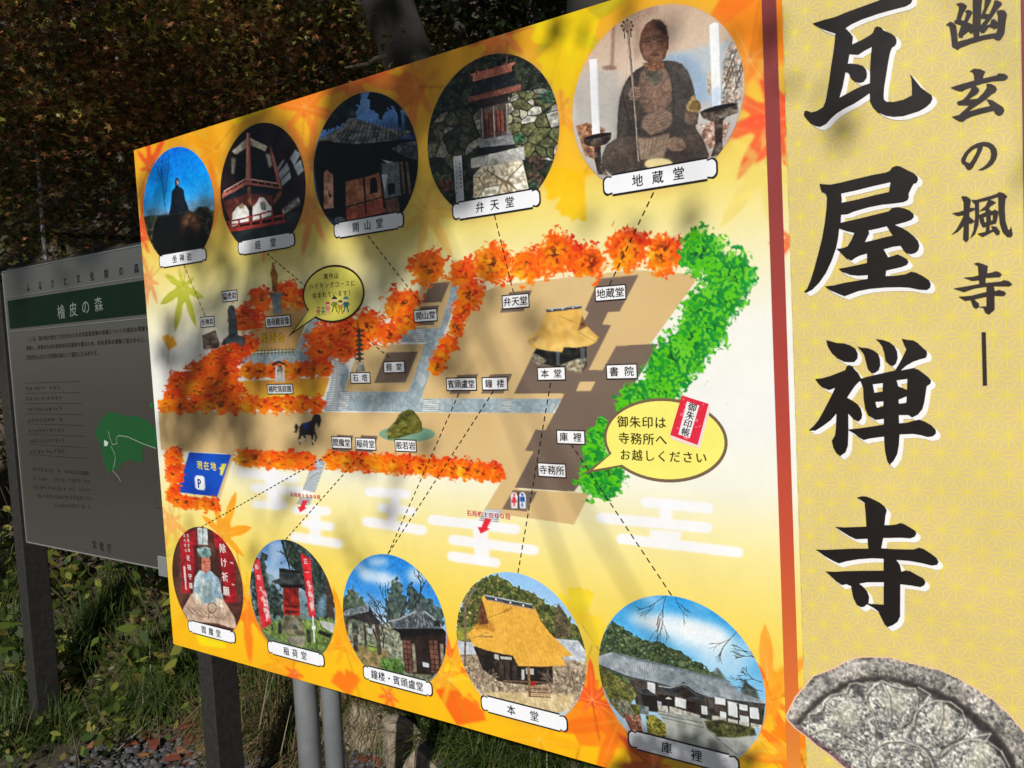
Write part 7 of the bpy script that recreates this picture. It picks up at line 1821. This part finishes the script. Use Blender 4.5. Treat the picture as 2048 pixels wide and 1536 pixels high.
SEDGE = [(.040, .075, .014), (.060, .105, .020), (.085, .12, .028), (.12, .13, .04)]
DRY = [(.045, .08, .016), (.12, .11, .045), (.22, .16, .08), (.30, .21, .11)]
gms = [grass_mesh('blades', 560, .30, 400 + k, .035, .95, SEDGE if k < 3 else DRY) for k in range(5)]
tus = [((205, 1255), 1.15, 0), ((330, 1420), 1.0, 1), ((30, 1420), 1.05, 2), ((395, 1350), .95, 0), ((545, 1400), 1.25, 3), ((560, 1480), 1.25, 4), ((500, 1350), 1.2, 1), ((735, 1400), 1.1, 3), ((795, 1420), 1.1, 3), ((890, 1490), 1.25, 0), ((985, 1530), 1.15, 1), ((1080, 1530), 1.1, 2), ((255, 1205), .9, 2),
       ((175, 1300), 1.0, 1), ((300, 1340), .9, 2), ((255, 1420), .8, 0), ((120, 1470), .9, 1), ((20, 1500), 1.0, 0), ((60, 1180), .9, 2), ((470, 1500), .9, 4), ((350, 1290), .8, 1), ((600, 1530), 1.0, 4), ((650, 1460), 1.0, 3), ((850, 1460), 1.0, 1), ((560, 1330), 1.1, 0),
       ((30, 1290), .9, 1), ((10, 1215), .9, 0), ((640, 1330), 1.0, 2), ((690, 1350), .9, 1), ((440, 1440), .8, 3)]
tl_ = ['sedge tussock beside the lower part of the left dark post', 'round sedge tussock growing at the edge of the gravel', 'sedge tussock left of the left dark post', 'sedge tussock between the two dark posts under the corner of the board', 'half dry sedge tussock left of the grey pipe post',
       'dry straw coloured sedge tussock at the foot of the grey pipe post', 'sedge tussock right behind the right dark post', 'wispy sedge hanging over the pale boulder', 'dry sedge hanging between the two pale boulders', 'sedge tussock right of the pale boulders under the board', 'wide sedge tussock under the bottom edge of the board', 'sedge tussock under the round photo of the thatched hall',
       'small sedge tussock under the bottom edge of the steel notice board', 'sedge tussock with orange leaf at its foot beside the left dark post', 'small sedge tussock left of the round one at the gravel', 'low sedge tussock among oval leaves above the gravel', 'sedge tussock at the foot of the left dark post', 'lowest sedge tussock left of the left dark post', 'sedge tussock just behind the left dark post', 'straw coloured sedge between the right dark post and the grey pipes', 'small sedge tussock below the corner of the yellow board', 'straw coloured sedge tussock in front of the grey pipes', 'long half dry sedge behind the grey pipes', 'sedge tussock above the low pale boulder', 'tall sedge tussock between right dark post and grey pipes', 'sedge tussock on the bank left of the left dark post', 'upper sedge tussock left of the left dark post', 'sedge tussock hidden behind the grey pipe posts', 'sedge tussock between grey pipe posts and boulder', 'low dry sedge tussock at the foot of the right dark post']
for k, ((p, s_, m_), lab) in enumerate(zip(tus, tl_)):
    h_ = hit(*p)
    t = empty('sedge_tussock', tuple(h_)); tag(t, lab, 'grass', 'sedge tussocks on the bank')
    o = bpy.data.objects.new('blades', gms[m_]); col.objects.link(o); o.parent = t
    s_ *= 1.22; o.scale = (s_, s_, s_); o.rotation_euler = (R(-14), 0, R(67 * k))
# broad-leaved plants
def plant_meshes(seed, n, H, ls, pal, spread=.10):
    r_ = np.random.default_rng(seed)
    SV, SF, C, D = [], [], [], []
    for k in range(max(2, n // 5)):
        a = r_.uniform(0, 6.28); h = H * r_.uniform(.6, 1.1)
        p0 = np.array([r_.normal(0, .02), r_.normal(0, .02), -.02]); p2 = p0 + np.array([math.cos(a) * spread * r_.uniform(.3, 1.2), math.sin(a) * spread * r_.uniform(.3, 1.2), h])
        p1 = (p0 + p2) / 2 + np.array([0, 0, h * .12])
        V, F = tube_mesh('s', [p0, p1, p2], [.0028, .0022, .0014], 5)
        b = len(SV); SV += V; SF += [tuple(b + i for i in f) for f in F]
        for q in range(5):
            t = .35 + .65 * q / 4
            p = np.array(p0 * (1 - t) ** 2 + 2 * p1 * t * (1 - t) + p2 * t * t)
            an = a + q * 2.4
            d = np.array([math.cos(an), math.sin(an), r_.uniform(-.35, .3)])
            C.append(p + d * ls * .5); D.append(d)
    C = np.array(C); D = np.array(D)
    me = leaf_mesh('leaves', C, ls * (.75 + .5 * r_.random(len(C))), pick(pal, len(C), r_, .35), OVAL, .25, seed, .25, D)
    return mesh_from('stems', SV, SF, True), me
BROAD = [(.065, .105, .018), (.10, .135, .022), (.045, .075, .016), (.17, .18, .03), (.20, .17, .04)]
pm = [plant_meshes(500 + k, 18, (.16, .22, .30)[k % 3], (.042, .052, .064)[k % 3], BROAD, (.13, .12, .16)[k % 3]) for k in range(6)]
rp = np.random.default_rng(21)
spots = [(130, 1165, 5), (165, 1180, 2), (115, 1215, 5), (225, 1150, 2), (290, 1190, 1), (320, 1260, 1), (250, 1300, 0), (165, 1330, 1), (190, 1380, 0), (145, 1450, 0), (230, 1390, 3), (285, 1350, 4), (340, 1320, 4), (160, 1530, 0), (215, 1490, 3), (250, 1470, 0), (20, 1160, 4), (10, 1100, 5), (30, 1340, 1), (10, 1380, 3), (40, 1470, 0), (15, 1500, 4), (55, 1520, 3), (20, 1240, 4),
         (350, 1220, 2), (310, 1150, 2), (370, 1310, 3), (385, 1430, 0), (30, 1040, 5), (8, 980, 5), (15, 920, 2), (200, 1120, 5), (270, 1120, 2), (430, 1330, 4), (300, 1300, 3), (600, 1345, 3)] + [(int(a_), int(b_), int(c_)) for a_, b_, c_ in zip(rp.uniform(-10, 345, 30), rp.uniform(1110, 1480, 30), rp.integers(0, 6, 30))]
for k, (x_, y_, m_) in enumerate(spots):
    h_ = hit(x_ + rp.uniform(-8, 8), y_ + 14)
    t = empty('leafy_plant', tuple(h_))
    where = 'left of the left dark post' if x_ < 60 else 'right under the bottom edge of the steel notice board' if y_ < 1240 else 'at the edge of the gravel' if y_ > 1440 else 'between the two dark posts' if x_ < 400 else 'behind the right dark post'
    tag(t, ('large' if m_ in (2, 5) else 'low') + ' oval leaved green plant growing ' + where, 'plant', 'oval leaved plants ' + where)
    sc_ = rp.uniform(.85, 1.25)
    for nm, me in zip(('stems', 'leaves'), pm[m_]):
        if nm == 'stems' and not me.materials: me.materials.append(stemm)
        o = bpy.data.objects.new(nm, me); col.objects.link(o); o.parent = t
        o.scale = (sc_,) * 3; o.rotation_euler = (R(-18), 0, rp.uniform(0, 6.28))
# uncountable small leaves covering the bank
n = 24000
xx = rp.uniform(-4.5, 1.6, n); yy = toe(xx) + rp.uniform(.04, 1, n) ** 1.3 * 4.0
keep = hash_noise(xx * 3.1, yy * 3.1, 9) > .28
xx, yy = xx[keep], yy[keep]
C = np.stack([xx, yy, terrain(xx, yy) + rp.uniform(.0, .075, len(xx))], 1)
patch = hash_noise(xx * 2.2, yy * 2.2, 12)
colr = np.where((patch > .42)[:, None], pick([(.05, .08, .016), (.08, .11, .02), (.035, .055, .012), (.12, .13, .03)], len(xx), rp, .4), pick([(.10, .055, .028), (.16, .08, .04), (.07, .042, .025), (.05, .07, .015)], len(xx), rp, .4))
o = link_mesh('ground_cover', leaf_mesh('ground_cover', C, .028 + .03 * rp.random(len(xx)), colr, OVAL, .5, 31, .25), None)
tag(o, 'carpet of small creeping leaves and leaf litter covering the bank', 'ground cover', kind='stuff')
# fallen leaves
fl_t = []
for k in range(6):
    T = OVAL if k % 3 else MAPLE
    V = [(p[0], p[1], .22 * p[0] ** 2 * (1 if k % 2 else -1) + .18 * math.sin(p[1] * 3 + k)) for p in T]
    me = mesh_from('fallen_leaf', [tuple(np.array(v) * (.085 if k % 3 else .045)) for v in V], [tuple(range(len(V)))])
    set_col(me, np.tile([(.42, .17, .05), (.30, .085, .05), (.20, .06, .04), (.50, .10, .03), (.34, .15, .08), (.16, .035, .03)][k], (len(V), 1)))
    me.materials.append(leafm); fl_t.append(me)
fl = [(130, 1290, 4), (185, 1495, 4), (215, 1340, 1), (335, 1525, 0), (385, 1460, 2), (395, 1480, 5), (300, 1480, 5), (20, 1500, 1), (330, 1440, 2), (285, 1488, 5), (160, 1200, 1), (365, 1350, 5), (380, 1400, 5), (270, 1465, 4), (310, 1500, 2), (380, 1530, 5), (345, 1530, 2), (60, 1370, 4), (240, 1240, 1), (410, 1500, 0), (505, 1500, 2), (525, 1525, 1), (760, 1530, 5), (790, 1535, 1), (700, 1470, 4), (705, 1500, 4), (720, 1530, 2), (130, 1300, 0), (20, 1300, 1),
      (350, 1480, 5), (365, 1510, 4), (290, 1520, 0), (260, 1500, 1), (150, 1400, 2), (300, 1240, 0), (190, 1270, 5), (815, 1530, 2), (690, 1440, 1), (430, 1500, 5), (400, 1520, 4), (20, 1440, 0), (375, 1490, 2)]
for k, (x_, y_, m_) in enumerate(fl):
    h_ = hit(x_, y_)
    o = bpy.data.objects.new('fallen_leaf', fl_t[m_]); col.objects.link(o)
    o.location = (h_[0], h_[1], h_[2] + .022); o.rotation_euler = (R(rp.uniform(-40, 10)), R(rp.uniform(-25, 25)), rp.uniform(0, 6.28)); s_ = rp.uniform(.85, 1.35); o.scale = (s_, s_, s_)
    kind_ = ('small bright orange maple leaf', 'red brown curled leaf', 'dark brown curled leaf', 'small red maple leaf', 'pale tan curled leaf', 'dark red curled leaf')[m_]
    tag(o, kind_ + ' fallen on the litter of the bank', 'leaf', kind_ + ' on the bank')
# gravel
def stone(seed, sub=1, rough=.22):
    r_ = random.Random(seed)
    bm = bmesh.new(); bmesh.ops.create_icosphere(bm, subdivisions=sub, radius=1)
    for v in bm.verts: v.co *= 1 + r_.uniform(-rough, rough)
    V = np.array([v.co[:] for v in bm.verts]); F = np.array([[v.index for v in f.verts] for f in bm.faces]); bm.free()
    return V, F
st = [stone(k) for k in range(8)]
Vs, Fs, Cs, n0 = [], [], [], 0
for k in range(2600):
    x_ = rp.uniform(-1.35, .5); y_ = float(toe(np.array(x_))) - rp.uniform(-.06, .7)
    if y_ < -.4: continue
    V, F = st[k % 8]
    s_ = rp.uniform(.006, .020) * np.array([1, rp.uniform(.7, 1.2), rp.uniform(.5, .8)])
    a = rp.uniform(0, 6.28); rot = np.array([[math.cos(a), -math.sin(a), 0], [math.sin(a), math.cos(a), 0], [0, 0, 1]])
    Vs.append((V * s_) @ rot.T + np.array([x_, y_, ground_at(x_, y_) + s_[2] * .45])); Fs.append(F + n0); n0 += len(V)
    g = rp.uniform(.03, .13); Cs.append(np.tile((g * 1.0, g * 1.0, g * 1.03), (len(V), 1)))
rockm, nt, b_ = new_mat('stone')
vc = nt.nodes.new('ShaderNodeVertexColor'); vc.layer_name = 'Col'
tc = nt.nodes.new('ShaderNodeTexCoord'); n1 = nt.nodes.new('ShaderNodeTexNoise'); n1.inputs['Scale'].default_value = 34; n1.inputs['Detail'].default_value = 8
nt.links.new(tc.outputs['Object'], n1.inputs['Vector'])
mm = nt.nodes.new('ShaderNodeMix'); mm.data_type = 'RGBA'; mm.blend_type = 'MULTIPLY'; mm.inputs[0].default_value = .8
cr = nt.nodes.new('ShaderNodeValToRGB'); cr.color_ramp.elements[0].position = .3; cr.color_ramp.elements[0].color = (.35, .33, .30, 1); cr.color_ramp.elements[1].position = .6
nt.links.new(n1.outputs['Fac'], cr.inputs['Fac']); nt.links.new(vc.outputs['Color'], mm.inputs[6]); nt.links.new(cr.outputs['Color'], mm.inputs[7]); nt.links.new(mm.outputs[2], b_.inputs['Base Color'])
bp = nt.nodes.new('ShaderNodeBump'); bp.inputs['Strength'].default_value = .5; bp.inputs['Distance'].default_value = .01
nt.links.new(n1.outputs['Fac'], bp.inputs['Height']); nt.links.new(bp.outputs['Normal'], b_.inputs['Normal']); b_.inputs['Roughness'].default_value = .85
me = fast_mesh('gravel', np.concatenate(Vs), np.concatenate(Fs)); set_col(me, np.concatenate(Cs)); me.materials.append(rockm)
tag(link_mesh('gravel', me), 'grey gravel strip along the foot of the bank', 'gravel', kind='stuff')
for k, (x_, y_, s_, lab) in enumerate(((735, 1455, (.10, .09, .13), 'pale boulder half under hanging sedge next to the grey pipes'), (800, 1500, (.10, .10, .12), 'larger pale pitted boulder with sedge on both sides'), (850, 1535, (.12, .1, .09), 'low pale boulder under the bottom edge of the board'))):
    V, F = stone(40 + k, 4, .012)
    for q in range(9):                       # split faces: flatten the lump along a few planes
        rq = np.random.default_rng(700 + 20 * k + q); nn = rq.standard_normal(3); nn /= np.linalg.norm(nn)
        dd = V @ nn; lim_ = rq.uniform(.45, .75)
        V = V - np.maximum(dd - lim_, 0)[:, None] * nn * .96
    V = V * (1 + .10 * (hash_noise(V[:, 0] * 4 + k * 3, V[:, 1] * 4 + V[:, 2] * 3, 3) - .5))[:, None] * np.array(s_) * 1.25
    h_ = hit(x_, y_ + 20)
    me = fast_mesh('boulder', V + np.array([0, 0, s_[2] * .3]), F, False); set_col(me, np.tile((.27, .215, .155), (len(V), 1))); me.materials.append(rockm)
    o = link_mesh('boulder', me); o.location = tuple(h_); tag(o, lab, 'boulder', 'boulders at the foot of the bank')
# dead twigs
for k, (a_, b2_, lab) in enumerate((((235, 1515), (360, 1430), 'long thin dead twig lying across the gravel'), ((145, 1245), (245, 1190), 'thin dead twig across the upper sedge tussock'), ((10, 1305), (70, 1330), 'short pale dead twig left of the left dark post'))):
    p0, p1 = hit(*a_), hit(*b2_)
    V, F = tube_mesh('dead_twig', [p0 + [0, 0, .03], (p0 + p1) / 2 + [0, 0, .06], p1 + [0, 0, .05]], [.003, .0025, .0012], 5)
    o = link_mesh('dead_twig', mesh_from('dead_twig', V, F, True), None, simple_mat('dead_wood', (.17, .12, .08), .8)); tag(o, lab, 'twig', 'dead twigs on the bank')
# handrail up the slope and a pale pole beside it
rail = empty('handrail', tuple(pt(60, 460, 5.6)))
tag(rail, 'thin dark metal handrail running up the slope behind the steel notice board', 'handrail')
rm_ = simple_mat('rail_paint', (.045, .047, .05), .4, .3)
q0, q1 = pt(-120, 458, 5.2), pt(300, 478, 6.4)
V, F = tube_mesh('rail', [q0, q1], [.016, .016], 10); link_mesh('rail', mesh_from('rail', V, F, True), rail, rm_)
for f in (.12, .5, .92):
    p = q0 + (q1 - q0) * f
    V, F = tube_mesh('post', [p, np.array([p[0], p[1], ground_at(p[0], p[1]) - .05])], [.017, .017], 10); link_mesh('post', mesh_from('post', V, F, True), rail, rm_)
pa_, pb_ = pt(70, 235, 5.0), pt(86, 462, 5.0)
V, F = tube_mesh('marker_pole', [pa_, pb_, np.array([pb_[0], pb_[1], ground_at(pb_[0], pb_[1]) - .05])], [.010, .011, .012], 10)
o = link_mesh('marker_pole', mesh_from('marker_pole', V, F, True), None, simple_mat('pole_white', (.55, .57, .58), .5)); tag(o, 'slim pale pole standing beside the dark handrail', 'pole')
